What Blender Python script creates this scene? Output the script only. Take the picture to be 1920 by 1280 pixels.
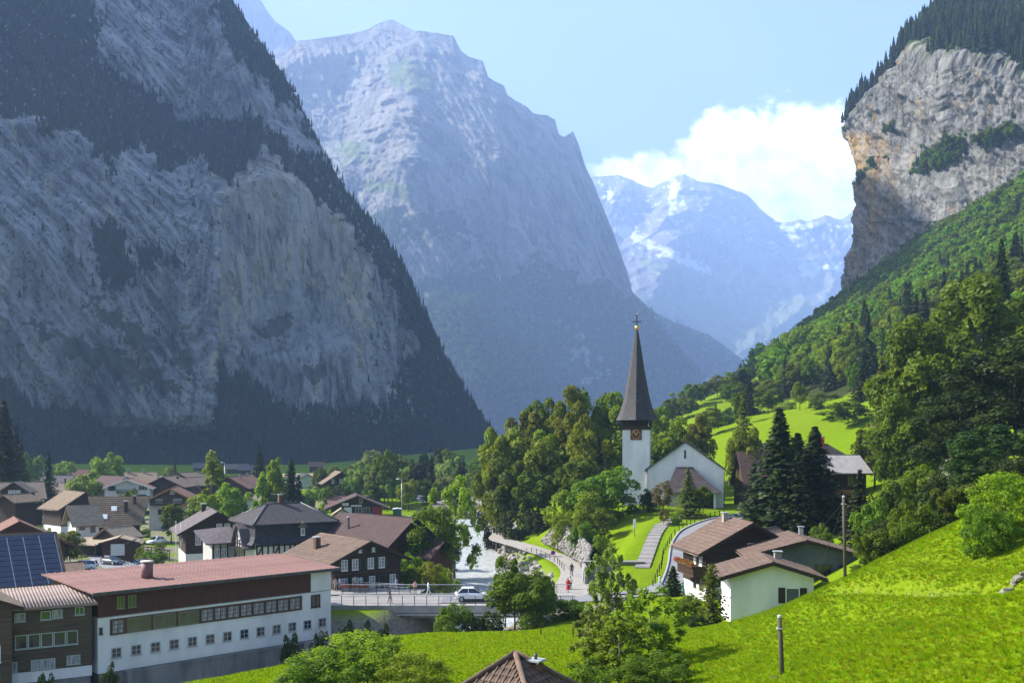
import bpy, math, random
import numpy as np
from mathutils import Vector

for _o in list(bpy.data.objects):
    bpy.data.objects.remove(_o)
SC = bpy.context.scene
COL = SC.collection
R = math.radians
rnd = random.Random(7)

# ------------------------------------------------------------------ camera
F = 1867.0            # focal length in photo pixels (1920 wide)
HV = 830.0            # horizon row
CZ = 18.0             # camera height above the road on the bridge
cam_d = bpy.data.cameras.new('camera')
cam_d.sensor_width = 36.0
cam_d.lens = 36.0 * F / 1920.0
cam_d.shift_y = (HV - 640.0) / 1920.0
cam_d.clip_start = 0.5
cam_d.clip_end = 40000
cam = bpy.data.objects.new('camera', cam_d)
COL.objects.link(cam)
cam.location = (0, 0, CZ)
cam.rotation_euler = (R(90), 0, 0)
SC.camera = cam

# ------------------------------------------------------------------ sky, sun, exposure
SUN_AZ, SUN_EL = -78.0, 38.0          # degrees: from straight ahead to the left, height
w = bpy.data.worlds.new('World')
SC.world = w
w.use_nodes = True
nt = w.node_tree
for n in list(nt.nodes):
    nt.nodes.remove(n)
wo = nt.nodes.new('ShaderNodeOutputWorld')
bg = nt.nodes.new('ShaderNodeBackground')
sky = nt.nodes.new('ShaderNodeTexSky')
sky.sky_type = 'NISHITA'
sky.sun_disc = False
sky.sun_elevation = R(SUN_EL)
sky.sun_rotation = R(SUN_AZ)
sky.altitude = 800
sky.air_density = 1.0
sky.dust_density = 4.0
sky.ozone_density = 3.0
bg.inputs['Strength'].default_value = 0.10
# one bank of cumulus low over the valley head, as part of the sky
def _wn(t, **kw):
    n = nt.nodes.new(t)
    for k, v in kw.items(): setattr(n, k, v)
    return n
def _math(op, a, b=None):
    n = _wn('ShaderNodeMath', operation=op)
    for i, x in enumerate((a, b)):
        if x is None: continue
        if isinstance(x, (int, float)): n.inputs[i].default_value = x
        else: nt.links.new(x, n.inputs[i])
    return n.outputs[0]
_tc = _wn('ShaderNodeTexCoord'); _sp = _wn('ShaderNodeSeparateXYZ'); nt.links.new(_tc.outputs['Generated'], _sp.inputs[0])
_y = _math('MAXIMUM', _sp.outputs[1], 0.05)
_a = _math('DIVIDE', _sp.outputs[0], _y); _b = _math('DIVIDE', _sp.outputs[2], _y)
_cv = _wn('ShaderNodeCombineXYZ'); nt.links.new(_a, _cv.inputs[0]); nt.links.new(_b, _cv.inputs[1])
def _noise(sc, det, off=0.0, rough=0.6):
    n = _wn('ShaderNodeTexNoise'); n.inputs['Scale'].default_value = sc; n.inputs['Detail'].default_value = det; n.inputs['Roughness'].default_value = rough
    nt.links.new(_cv.outputs[0], n.inputs['Vector']); return n.outputs['Fac']
_best = None
for (cu, cvv, ru, rv) in ((1480, 345, 170, 150), (1360, 330, 90, 122), (1420, 300, 90, 96), (1560, 330, 120, 128), (1215, 345, 105, 62), (1165, 335, 48, 46), (1640, 400, 140, 150)):
    dx = _math('DIVIDE', _math('SUBTRACT', _a, (cu - 960) / F), ru / F); dy = _math('DIVIDE', _math('SUBTRACT', _b, (HV - cvv) / F), rv / F)
    d = _math('SQRT', _math('ADD', _math('MULTIPLY', dx, dx), _math('MULTIPLY', dy, dy)))
    _best = d if _best is None else _math('MINIMUM', _best, d)
_pert = _math('ADD', _math('MULTIPLY', _math('SUBTRACT', _noise(22, 10, 0, 0.66), 0.5), 1.3), _math('MULTIPLY', _math('SUBTRACT', _noise(70, 6), 0.5), 0.30))
_d = _math('ADD', _best, _pert)
_mr = _wn('ShaderNodeMapRange', interpolation_type='SMOOTHSTEP'); nt.links.new(_d, _mr.inputs[0])
_mr.inputs[1].default_value = 1.12; _mr.inputs[2].default_value = 0.78; _mr.inputs[3].default_value = 0.0; _mr.inputs[4].default_value = 1.0
_fwd = _math('GREATER_THAN', _sp.outputs[1], 0.1)
_fac = _math('MULTIPLY', _mr.outputs[0], _fwd)
_cr = _wn('ShaderNodeValToRGB'); _e = _cr.color_ramp.elements
_e[0].position = 0.36; _e[0].color = (0.62, 0.67, 0.76, 1); _e[1].position = 0.56; _e[1].color = (1, 0.99, 0.97, 1)
nt.links.new(_noise(30, 7), _cr.inputs[0])
_vm = _wn('ShaderNodeVectorMath', operation='SCALE'); nt.links.new(_cr.outputs[0], _vm.inputs[0]); _vm.inputs['Scale'].default_value = 16.0
_mx = _wn('ShaderNodeMix', data_type='RGBA'); nt.links.new(_fac, _mx.inputs[0]); _hs = _wn('ShaderNodeHueSaturation'); _hs.inputs['Saturation'].default_value = 0.88; nt.links.new(sky.outputs[0], _hs.inputs['Color']); nt.links.new(_hs.outputs[0], _mx.inputs[6]); nt.links.new(_vm.outputs[0], _mx.inputs[7])
nt.links.new(_mx.outputs[2], bg.inputs[0])
nt.links.new(bg.outputs[0], wo.inputs[0])
sun_d = bpy.data.lights.new('sun', 'SUN')
sun_d.energy = 5.0
sun_d.angle = R(0.5)
sun_d.color = (1.0, 0.945, 0.87)
sun = bpy.data.objects.new('sun', sun_d)
COL.objects.link(sun)
SD = Vector((math.sin(R(SUN_AZ)) * math.cos(R(SUN_EL)), math.cos(R(SUN_AZ)) * math.cos(R(SUN_EL)), math.sin(R(SUN_EL))))
sun.rotation_euler = SD.to_track_quat('Z', 'Y').to_euler()
sun.location = SD * 100 + Vector((0, 50, 60))
vs = SC.view_settings
vs.view_transform = 'Standard'
vs.look = 'None'
vs.gamma = 1.0
vs.exposure = 1.58
vs.use_curve_mapping = False
SC.render.engine = 'CYCLES'
cy = SC.cycles
cy.use_denoising = True
cy.max_bounces = 6
cy.diffuse_bounces = 3
cy.glossy_bounces = 2
cy.transmission_bounces = 3
cy.volume_bounces = 1
cy.transparent_max_bounces = 6
cy.caustics_reflective = False
cy.caustics_refractive = False
cy.sample_clamp_indirect = 4.0
HAZE = 0.00013

# ------------------------------------------------------------------ helpers
def P(u, v, Y):
    """a photo pixel at a known depth -> world point"""
    return Vector(((u - 960.0) * Y / F, Y, CZ - (v - HV) * Y / F))

def PX(u, Y):
    return (u - 960.0) * Y / F

def PZ(v, Y):
    return CZ - (v - HV) * Y / F

def tag(o, label=None, cat=None, group=None, kind=None):
    if label: o['label'] = label
    if cat: o['category'] = cat
    if group: o['group'] = group
    if kind: o['kind'] = kind
    return o

def empty(name, loc=(0, 0, 0), rz=0.0, label=None, cat=None, group=None):
    o = bpy.data.objects.new(name, None)
    COL.objects.link(o)
    o.location = loc
    o.rotation_euler = (0, 0, rz)
    o.empty_display_size = 0.2
    return tag(o, label, cat, group)

def link(name, me, parent=None, loc=None, rot=None, scale=None):
    o = bpy.data.objects.new(name, me)
    COL.objects.link(o)
    if parent: o.parent = parent
    if loc is not None: o.location = loc
    if rot is not None: o.rotation_euler = rot
    if scale is not None: o.scale = scale
    return o

def np_mesh(name, verts, faces, mats=None, smooth=False, attrs=None, fmat=None):
    """faces: (n,k) int array of constant k"""
    verts = np.asarray(verts, dtype=np.float32)
    faces = np.asarray(faces, dtype=np.int32)
    me = bpy.data.meshes.new(name)
    n, k = faces.shape
    me.vertices.add(len(verts))
    me.vertices.foreach_set('co', verts.ravel())
    me.loops.add(n * k)
    me.loops.foreach_set('vertex_index', faces.ravel())
    me.polygons.add(n)
    me.polygons.foreach_set('loop_start', np.arange(0, n * k, k, dtype=np.int32))
    me.polygons.foreach_set('loop_total', np.full(n, k, dtype=np.int32))
    if smooth:
        me.polygons.foreach_set('use_smooth', np.ones(n, dtype=bool))
    for m in (mats or []):
        me.materials.append(m)
    if fmat is not None:
        me.polygons.foreach_set('material_index', np.asarray(fmat, dtype=np.int32))
    for an, av in (attrs or {}).items():
        a = me.attributes.new(an, 'FLOAT', 'POINT')
        a.data.foreach_set('value', np.asarray(av, dtype=np.float32).ravel())
    me.update(calc_edges=True)
    return me

class MB:
    """collects shapes into one mesh"""
    def __init__(s):
        s.v = []; s.f = []; s.m = []; s.sm = []
    def add(s, vs, fs, m=0, smooth=False):
        b = len(s.v)
        s.v += [tuple(x) for x in vs]
        for f in fs:
            s.f.append([b + i for i in f]); s.m.append(m); s.sm.append(smooth)
        return s
    def box(s, x0, x1, y0, y1, z0, z1, m=0):
        v = [(x0,y0,z0),(x1,y0,z0),(x1,y1,z0),(x0,y1,z0),(x0,y0,z1),(x1,y0,z1),(x1,y1,z1),(x0,y1,z1)]
        return s.add(v, [(3,2,1,0),(4,5,6,7),(0,1,5,4),(1,2,6,5),(2,3,7,6),(3,0,4,7)], m)
    def hexa(s, b, t, m=0):
        """b, t: four bottom and four top corners, anticlockwise"""
        return s.add(list(b) + list(t), [(3,2,1,0),(4,5,6,7),(0,1,5,4),(1,2,6,5),(2,3,7,6),(3,0,4,7)], m)
    def bar(s, a, b, w, h=None, m=0, up=(0,0,1)):
        """rectangular bar from a to b"""
        a = Vector(a); b = Vector(b); h = h or w
        d = (b - a).normalized()
        upv = Vector(up)
        if abs(d.dot(upv)) > 0.98: upv = Vector((0, 1, 0))
        sx = d.cross(upv).normalized() * (w / 2); sy = sx.cross(d).normalized() * (h / 2)
        q = [-sx - sy, sx - sy, sx + sy, -sx + sy]
        return s.add([a + i for i in q] + [b + i for i in q], [(3,2,1,0),(4,5,6,7),(0,1,5,4),(1,2,6,5),(2,3,7,6),(3,0,4,7)], m)
    def tube(s, pts, rad, n=6, m=0, smooth=True, cap=True):
        pts = [Vector(p) for p in pts]
        if not hasattr(rad, '__len__'): rad = [rad] * len(pts)
        vs = []; fs = []
        for i, p in enumerate(pts):
            d = (pts[min(i + 1, len(pts) - 1)] - pts[max(i - 1, 0)]).normalized()
            up = Vector((0, 0, 1)) if abs(d.z) < 0.9 else Vector((0, 1, 0))
            a = d.cross(up).normalized(); b = a.cross(d).normalized()
            for k in range(n):
                t = 2 * math.pi * k / n
                vs.append(p + (a * math.cos(t) + b * math.sin(t)) * rad[i])
        for i in range(len(pts) - 1):
            for k in range(n):
                k2 = (k + 1) % n
                fs.append((i * n + k, i * n + k2, (i + 1) * n + k2, (i + 1) * n + k))
        s.add(vs, fs, m, smooth)
        if cap:
            b0 = len(s.v) - len(vs)
            s.f.append([b0 + k for k in range(n)][::-1]); s.m.append(m); s.sm.append(False)
            s.f.append([b0 + (len(pts) - 1) * n + k for k in range(n)]); s.m.append(m); s.sm.append(False)
        return s
    def lathe(s, prof, n=12, m=0, smooth=True, c=(0, 0), rot=0.0):
        """prof: (radius, z) list"""
        vs = []; fs = []
        for r, z in prof:
            for k in range(n):
                t = 2 * math.pi * k / n + rot
                vs.append((c[0] + r * math.cos(t), c[1] + r * math.sin(t), z))
        for i in range(len(prof) - 1):
            for k in range(n):
                k2 = (k + 1) % n
                fs.append((i * n + k, i * n + k2, (i + 1) * n + k2, (i + 1) * n + k))
        fs.append(tuple(range(n))[::-1]); fs.append(tuple((len(prof) - 1) * n + k for k in range(n)))
        return s.add(vs, fs, m, smooth)
    def poly(s, pts, thick, m=0):
        """flat polygon extruded by the vector thick"""
        t = Vector(thick); n = len(pts); pts = [Vector(p) for p in pts]
        fs = [tuple(range(n)), tuple(range(2 * n - 1, n - 1, -1))]
        fs += [((i + 1) % n, i, n + i, n + (i + 1) % n) for i in range(n)]
        return s.add(pts + [p + t for p in pts], fs, m)
    def mesh(s, name, mats):
        me = bpy.data.meshes.new(name)
        me.from_pydata([tuple(v) for v in s.v], [], s.f)
        mats = mats if isinstance(mats, (list, tuple)) else [mats]
        for m in mats: me.materials.append(m)
        me.polygons.foreach_set('material_index', s.m)
        me.polygons.foreach_set('use_smooth', s.sm)
        me.update()
        return me
    def build(s, name, mats, parent=None, loc=None, rot=None):
        return link(name, s.mesh(name, mats), parent, loc, rot)

# ---- numpy gradient noise
_rs = np.random.RandomState(3)
_perm = _rs.permutation(512).astype(np.int64)
_perm = np.concatenate([_perm, _perm, _perm])
_g3 = _rs.normal(size=(512, 3)); _g3 /= np.linalg.norm(_g3, axis=1)[:, None]
def noise3(p):
    p = np.asarray(p, dtype=np.float64)
    i = np.floor(p).astype(np.int64); f = p - i
    u = f * f * f * (f * (f * 6 - 15) + 10)
    i &= 511
    out = 0.0
    for dx in (0, 1):
        wx = u[:, 0] if dx else 1 - u[:, 0]
        for dy in (0, 1):
            wy = u[:, 1] if dy else 1 - u[:, 1]
            for dz in (0, 1):
                wz = u[:, 2] if dz else 1 - u[:, 2]
                h = _perm[(_perm[(_perm[(i[:, 0] + dx) & 511] + i[:, 1] + dy) & 511] + i[:, 2] + dz) & 511]
                g = _g3[h]
                d = g[:, 0] * (f[:, 0] - dx) + g[:, 1] * (f[:, 1] - dy) + g[:, 2] * (f[:, 2] - dz)
                out = out + wx * wy * wz * d
    return out
def fbm(p, oct=4, gain=0.5, lac=2.03, ridged=False):
    p = np.array(p, dtype=np.float64); a = 1.0; s = 0.0; t = 0.0
    for k in range(oct):
        n = noise3(p + 17.3 * k)
        if ridged: n = 1 - 2.4 * np.abs(n)
        s = s + a * n; t += a; a *= gain; p = p * lac
    return s / t
def sstep(a, b, x):
    t = np.clip((x - a) / (b - a), 0, 1)
    return t * t * (3 - 2 * t)

# ------------------------------------------------------------------ materials
_mc = {}
def nodes(name):
    m = bpy.data.materials.new(name); m.use_nodes = True
    t = m.node_tree
    b = t.nodes['Principled BSDF']
    return m, t, b
def pmat(name, c1, c2=None, scale=3.0, rough=0.8, bump=0.0, bscale=None, stretch=(1, 1, 1), spec=0.3, metal=0.0, c3=None, detail=6, coord='Object', objrand=0.0, rotz=0.0):
    """principled with a two or three colour noise mix, optional fine bump"""
    if name in _mc: return _mc[name]
    m, t, b = nodes(name)
    b.inputs['Roughness'].default_value = rough
    b.inputs['Specular IOR Level'].default_value = spec
    b.inputs['Metallic'].default_value = metal
    c2 = c2 or tuple(x * 0.7 for x in c1)
    tc = t.nodes.new('ShaderNodeTexCoord'); mp = t.nodes.new('ShaderNodeMapping')
    mp.inputs['Scale'].default_value = stretch
    mp.inputs['Rotation'].default_value = (0, 0, rotz)
    t.links.new(tc.outputs[coord], mp.inputs[0])
    nz = t.nodes.new('ShaderNodeTexNoise'); nz.inputs['Scale'].default_value = scale; nz.inputs['Detail'].default_value = detail
    nz.inputs['Roughness'].default_value = 0.62
    t.links.new(mp.outputs[0], nz.inputs['Vector'])
    cr = t.nodes.new('ShaderNodeValToRGB')
    e = cr.color_ramp.elements
    e[0].position = 0.32; e[0].color = (*c1, 1); e[1].position = 0.68; e[1].color = (*c2, 1)
    if c3:
        x = e.new(0.5); x.color = (*c3, 1)
    t.links.new(nz.outputs['Fac'], cr.inputs[0])
    src = cr.outputs[0]
    if objrand:
        oi = t.nodes.new('ShaderNodeObjectInfo'); hs = t.nodes.new('ShaderNodeHueSaturation')
        ma = t.nodes.new('ShaderNodeMath'); ma.operation = 'MULTIPLY_ADD'
        ma.inputs[1].default_value = 2 * objrand; ma.inputs[2].default_value = 1 - objrand
        t.links.new(oi.outputs['Random'], ma.inputs[0]); t.links.new(ma.outputs[0], hs.inputs['Value'])
        t.links.new(src, hs.inputs['Color']); src = hs.outputs[0]
    t.links.new(src, b.inputs['Base Color'])
    if bump:
        n2 = t.nodes.new('ShaderNodeTexNoise'); n2.inputs['Scale'].default_value = bscale or scale * 4; n2.inputs['Detail'].default_value = 5
        t.links.new(mp.outputs[0], n2.inputs['Vector'])
        bp = t.nodes.new('ShaderNodeBump'); bp.inputs['Strength'].default_value = bump; bp.inputs['Distance'].default_value = 0.05
        t.links.new(n2.outputs['Fac'], bp.inputs['Height']); t.links.new(bp.outputs[0], b.inputs['Normal'])
    _mc[name] = m
    return m

def leafmat(name, c1, c2, trans=0.38, rand=0.25, spec=0.12):
    """diffuse + translucent leaf"""
    if name in _mc: return _mc[name]
    m = bpy.data.materials.new(name); m.use_nodes = True; t = m.node_tree
    for n in list(t.nodes): t.nodes.remove(n)
    out = t.nodes.new('ShaderNodeOutputMaterial')
    d = t.nodes.new('ShaderNodeBsdfPrincipled'); d.inputs['Roughness'].default_value = 0.55; d.inputs['Specular IOR Level'].default_value = spec
    tr = t.nodes.new('ShaderNodeBsdfTranslucent'); mx = t.nodes.new('ShaderNodeMixShader'); mx.inputs[0].default_value = trans
    tc = t.nodes.new('ShaderNodeTexCoord'); nz = t.nodes.new('ShaderNodeTexNoise'); nz.inputs['Scale'].default_value = 9.0; nz.inputs['Detail'].default_value = 3
    t.links.new(tc.outputs['Object'], nz.inputs['Vector'])
    cr = t.nodes.new('ShaderNodeValToRGB'); e = cr.color_ramp.elements
    e[0].position = 0.35; e[0].color = (*c1, 1); e[1].position = 0.65; e[1].color = (*c2, 1)
    t.links.new(nz.outputs['Fac'], cr.inputs[0])
    oi = t.nodes.new('ShaderNodeObjectInfo'); hs = t.nodes.new('ShaderNodeHueSaturation')
    ma = t.nodes.new('ShaderNodeMath'); ma.operation = 'MULTIPLY_ADD'; ma.inputs[1].default_value = 2 * rand; ma.inputs[2].default_value = 1 - rand
    t.links.new(oi.outputs['Random'], ma.inputs[0]); t.links.new(ma.outputs[0], hs.inputs['Value'])
    mh = t.nodes.new('ShaderNodeMath'); mh.operation = 'MULTIPLY_ADD'; mh.inputs[1].default_value = 0.05; mh.inputs[2].default_value = 0.475
    t.links.new(oi.outputs['Random'], mh.inputs[0]); t.links.new(mh.outputs[0], hs.inputs['Hue'])
    t.links.new(cr.outputs[0], hs.inputs['Color'])
    t.links.new(hs.outputs[0], d.inputs['Base Color'])
    h2 = t.nodes.new('ShaderNodeHueSaturation'); h2.inputs['Value'].default_value = 1.5; h2.inputs['Hue'].default_value = 0.485; h2.inputs['Saturation'].default_value = 1.1
    t.links.new(hs.outputs[0], h2.inputs['Color']); t.links.new(h2.outputs[0], tr.inputs['Color'])
    t.links.new(d.outputs[0], mx.inputs[1]); t.links.new(tr.outputs[0], mx.inputs[2]); t.links.new(mx.outputs[0], out.inputs[0])
    _mc[name] = m
    return m
# ------------------------------------------------------------------ terrain
_cp = []
def C(u, v, Y): _cp.append(tuple(P(u, v, Y)))
def CW(u, Y, z): _cp.append((PX(u, Y), Y, z))
for q in [(0,0,16.2),(-10,5,14.2),(15,5,17.2),(-30,10,11.0),(40,10,20),(-60,20,4),(80,30,27),(0,20,11.2),(-15,30,7.6),(8,35,8.0),(-80,50,0),(-20,-20,19),(60,-20,28),(-90,80,-2),(-120,120,-2),
          (150,60,36),(160,120,45),(260,200,85),(-200,200,-2),(-300,400,0),(-500,600,4),(-400,800,0),(420,500,190),(520,800,260)]: _cp.append(q)
for q in [(1500,1280,35),(1900,1280,26),(1700,1200,36),(1900,1100,44),(1590,1100,62),(1450,1142,70),(1740,1002,62),(1880,985,58),(1900,930,72),
          (1300,1200,66),(1340,1260,52),(1200,1270,52),(1080,1180,82),(1050,1220,66),(800,1200,75),(700,1186,80),(600,1270,62),(450,1262,67),(380,1278,71),(900,1186,82),
          (740,930,330),(600,915,400),(300,885,600),(0,880,600),(600,885,600),(850,862,900),(300,875,900),
          (1100,1112,121),(1085,1070,140),(1040,1040,160),(980,1020,177),(925,1005,192),(900,985,217),(900,950,300),
          (1200,1000,150),(1210,965,165),(1150,1052,131),(1100,960,180),(1050,985,190),(1290,947,180),(1180,945,195),(1340,947,190),(1000,980,215),
          (1230,1090,122),(1268,1045,130),(1300,1000,140),(1385,968,160),(1300,1115,106),
          (1420,960,165),(1500,1000,140),(1560,1005,130),(1350,842,260),(1320,800,330),(1420,752,420),(1300,777,420),(1250,778,450),
          (1560,752,340),(1500,702,450),(1420,717,480),(1560,642,560),(1700,642,420),(1850,602,350),(1920,502,500),(1600,572,800),(1700,505,760),(1920,372,680),(1585,582,900),(1500,682,700),(1400,742,700),(1350,762,800),(1300,802,1000)]: C(*q)
for q in [(1500,86,3.2),(1380,88,2.8),(1430,105,3.0),(1620,90,8.5),(1650,115,8.0),(1560,100,4.5),(700,93,-3),(900,95,-1.0),(450,81,-3),(300,84,-3),(100,80,-2.2),(0,78,-2),(640,104,-2),(300,150,-2.5),(0,130,-2),(0,200,-3),
          (250,165,-3),(250,230,-3),(500,200,-2.6),(500,250,-3),(670,265,-1.6),(800,150,-1.4),(780,140,-1.5),(830,170,-1.4),(1000,260,0),(1100,260,2),(1230,260,7),
          (1650,150,8.5),(1800,130,14),(1920,130,19),(1920,220,32),(1750,220,19),(1600,220,12),(1480,220,9),(1420,105,3.2),(1150,450,8),(1050,450,1),(1100,900,2),(960,105,0),(1100,108,0.6),(1000,98,0.6),(1200,105,1.2)]: CW(*q)
_cp = np.array(_cp)
def _phi(r2): return np.sqrt(r2 + 100.0)
def _solve():
    n = len(_cp); xy = _cp[:, :2]
    d2 = ((xy[:, None] - xy[None]) ** 2).sum(-1)
    A = np.zeros((n + 3, n + 3)); A[:n, :n] = _phi(d2) - np.eye(n) * 0.6
    A[:n, n] = 1; A[:n, n + 1:] = xy; A[n, :n] = 1; A[n + 1:, :n] = xy.T
    return np.linalg.solve(A, np.concatenate([_cp[:, 2], [0, 0, 0]]))
_W = _solve()

RIVER = np.array([(-75,62,-5.2),(-48,80,-5.0),(-26,92,-4.8),(-10,101,-4.6),(-2,110,-4.4),(-2.5,130,-4.2),(-4.6,150,-4.1),(-7.6,178,-4.0),(-8.5,205,-3.8),(-9.0,235,-3.5),(-11,270,-3.2),(-18,320,-2.9),(-29,373,-2.6),(-52,450,-2.2),(-80,600,-2.0)])
ROAD_MAIN = np.array([(-60,114.2,-1.6),(-40,114.3,-0.9),(-24,114.5,-0.1),(-8,114.5,0.0),(4,114.6,0.0),(14,115.5,0.2),(20.5,119.5,0.7),(22.5,126,2.2),(24.0,134,4.0),(26.5,142,5.3),(31,150,6.0),(37,158,6.4),(46,166,6.8)])
PATH_RIVER = np.array([(7.5,116,0.1),(7.4,123,0.1),(8.6,132,0.1),(9.2,140,0.0),(8.6,150,0.0),(6.2,161,-0.1),(2.0,176,-0.2),(-2.6,190,-0.4),(-1.5,205,-0.4),(-1.0,225,-0.4),(-4,262,-0.6),(-14,330,0.0),(-32,385,0.2)])
VILL_ROAD = np.array([(-40,120,-1.2),(-48,136,-2.2),(-55,152,-3.0),(-66,168,-3.0),(-76,185,-3.0),(-86,205,-3.0),(-98,225,-3.0),(-130,240,-3.0)])
LOT = np.array([(-55,262,-1.7),(-46,262.5,-1.7),(-36,262,-1.7),(-26,263,-1.6),(-19,275,-1.3),(-22,300,-0.6),(-32,330,0.2),(-37,350,0.4)])
TRACK = np.array([(PX(1560,62),62,0),(PX(1640,57),57,0),(PX(1750,50),50,0),(PX(1850,44.5),44.5,0),(PX(1990,38),38,0)])
WALK = np.array([(16.9,129,1.9),(19.0,138,3.2),(20.9,146,4.5),(22.8,152,5.5),(27,160,6.2)])
TERRACE = np.array([(-25, 121.5, -0.1), (-17, 121.5, -0.1), (-11, 120.5, -0.1)])
FLAT = [(TERRACE, 6.0), (ROAD_MAIN, 6.5), (PATH_RIVER, 4.6), (VILL_ROAD, 6.0), (LOT, 6.0), (WALK, 2.0)]
def poly_dist(x, y, pl):
    best = np.full(len(x), 1e9); zz = np.zeros(len(x))
    for a, b in zip(pl[:-1], pl[1:]):
        d = b[:2] - a[:2]; L2 = d @ d
        t = np.clip(((x - a[0]) * d[0] + (y - a[1]) * d[1]) / L2, 0, 1)
        dd = np.hypot(x - a[0] - t * d[0], y - a[1] - t * d[1])
        m = dd < best
        best = np.where(m, dd, best); zz = np.where(m, a[2] + t * (b[2] - a[2]), zz)
    return best, zz
def Hn(x, y, extras=False):
    x = np.asarray(x, dtype=np.float64).ravel(); y = np.asarray(y, dtype=np.float64).ravel()
    z = np.zeros(len(x)); n = len(_cp)
    for s in range(0, len(x), 20000):
        xs = x[s:s+20000]; ys = y[s:s+20000]
        d2 = (xs[:, None] - _cp[None, :, 0]) ** 2 + (ys[:, None] - _cp[None, :, 1]) ** 2
        z[s:s+20000] = _phi(d2) @ _W[:n] + _W[n] + _W[n+1] * xs + _W[n+2] * ys
    z = z + 0.25 * fbm(np.stack([x / 14, y / 14, x * 0], 1), 3) * np.clip((np.hypot(x, y) - 20) / 60, 0.2, 3) + 4.5 * fbm(np.stack([x / 60, y / 45, x * 0 + 5], 1), 3) * sstep(230, 330, y) * sstep(40, 90, x)
    roadm = np.zeros(len(x))
    near = y < 420
    for pl, wd in FLAT:
        d, zr = poly_dist(x, y, pl)
        k = 1 - sstep(wd / 2 + 0.4, wd / 2 + 4.5, d)
        z = z * (1 - k) + (zr - 0.06) * k
    d, zr = poly_dist(x, y, RIVER)
    half = np.where(y < 100, 5.0, 5.6) - 1.5 * sstep(190, 230, y)
    k = 1 - sstep(half - 0.6, half + np.where(y < 112, 3.0, 4.2), d)
    bank = k
    z = np.where(d < 14, z * (1 - k) + (zr - 0.7) * k, z)
    td, _ = poly_dist(x, y, TRACK); z = z - 0.4 * (1 - sstep(0.25, 1.0, td)) + 0.25 * (1 - sstep(0.3, 1.6, np.abs(td - 1.6)))*(td < 3.2)
    if extras: return z, d
    return z
def H(x, y):
    return float(Hn([x], [y])[0])

def strip(name, pl, wd, mat, lift=0.05, step=2.0, kind='structure', thick=0.0):
    """a ribbon along a polyline"""
    pts = []
    for a, b in zip(pl[:-1], pl[1:]):
        n = max(1, int(np.hypot(*(b - a)[:2]) / step))
        for i in range(n): pts.append(a + (b - a) * i / n)
    pts.append(pl[-1]); pts = np.array(pts)
    for _ in range(4): pts[1:-1] = 0.25 * pts[:-2] + 0.5 * pts[1:-1] + 0.25 * pts[2:]
    tg = np.gradient(pts[:, :2], axis=0); tg /= np.linalg.norm(tg, axis=1)[:, None]
    nrm = np.stack([-tg[:, 1], tg[:, 0]], 1)
    k = 4
    rows = []
    for j in range(k + 1):
        o = (j / k - 0.5) * wd
        rows.append(np.concatenate([pts[:, :2] + nrm * o, pts[:, 2:3] + lift + 0.02 * (1 - (2 * j / k - 1) ** 2)], 1))
    v = np.stack(rows, 1).reshape(-1, 3)
    n = len(pts)
    f = [(i * (k + 1) + j, i * (k + 1) + j + 1, (i + 1) * (k + 1) + j + 1, (i + 1) * (k + 1) + j) for i in range(n - 1) for j in range(k)]
    f = [t[::-1] for t in f]
    me = np_mesh(name, v, f, [mat], smooth=True)
    o = link(name, me)
    tag(o, kind=kind)
    return o, pts, nrm

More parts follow.
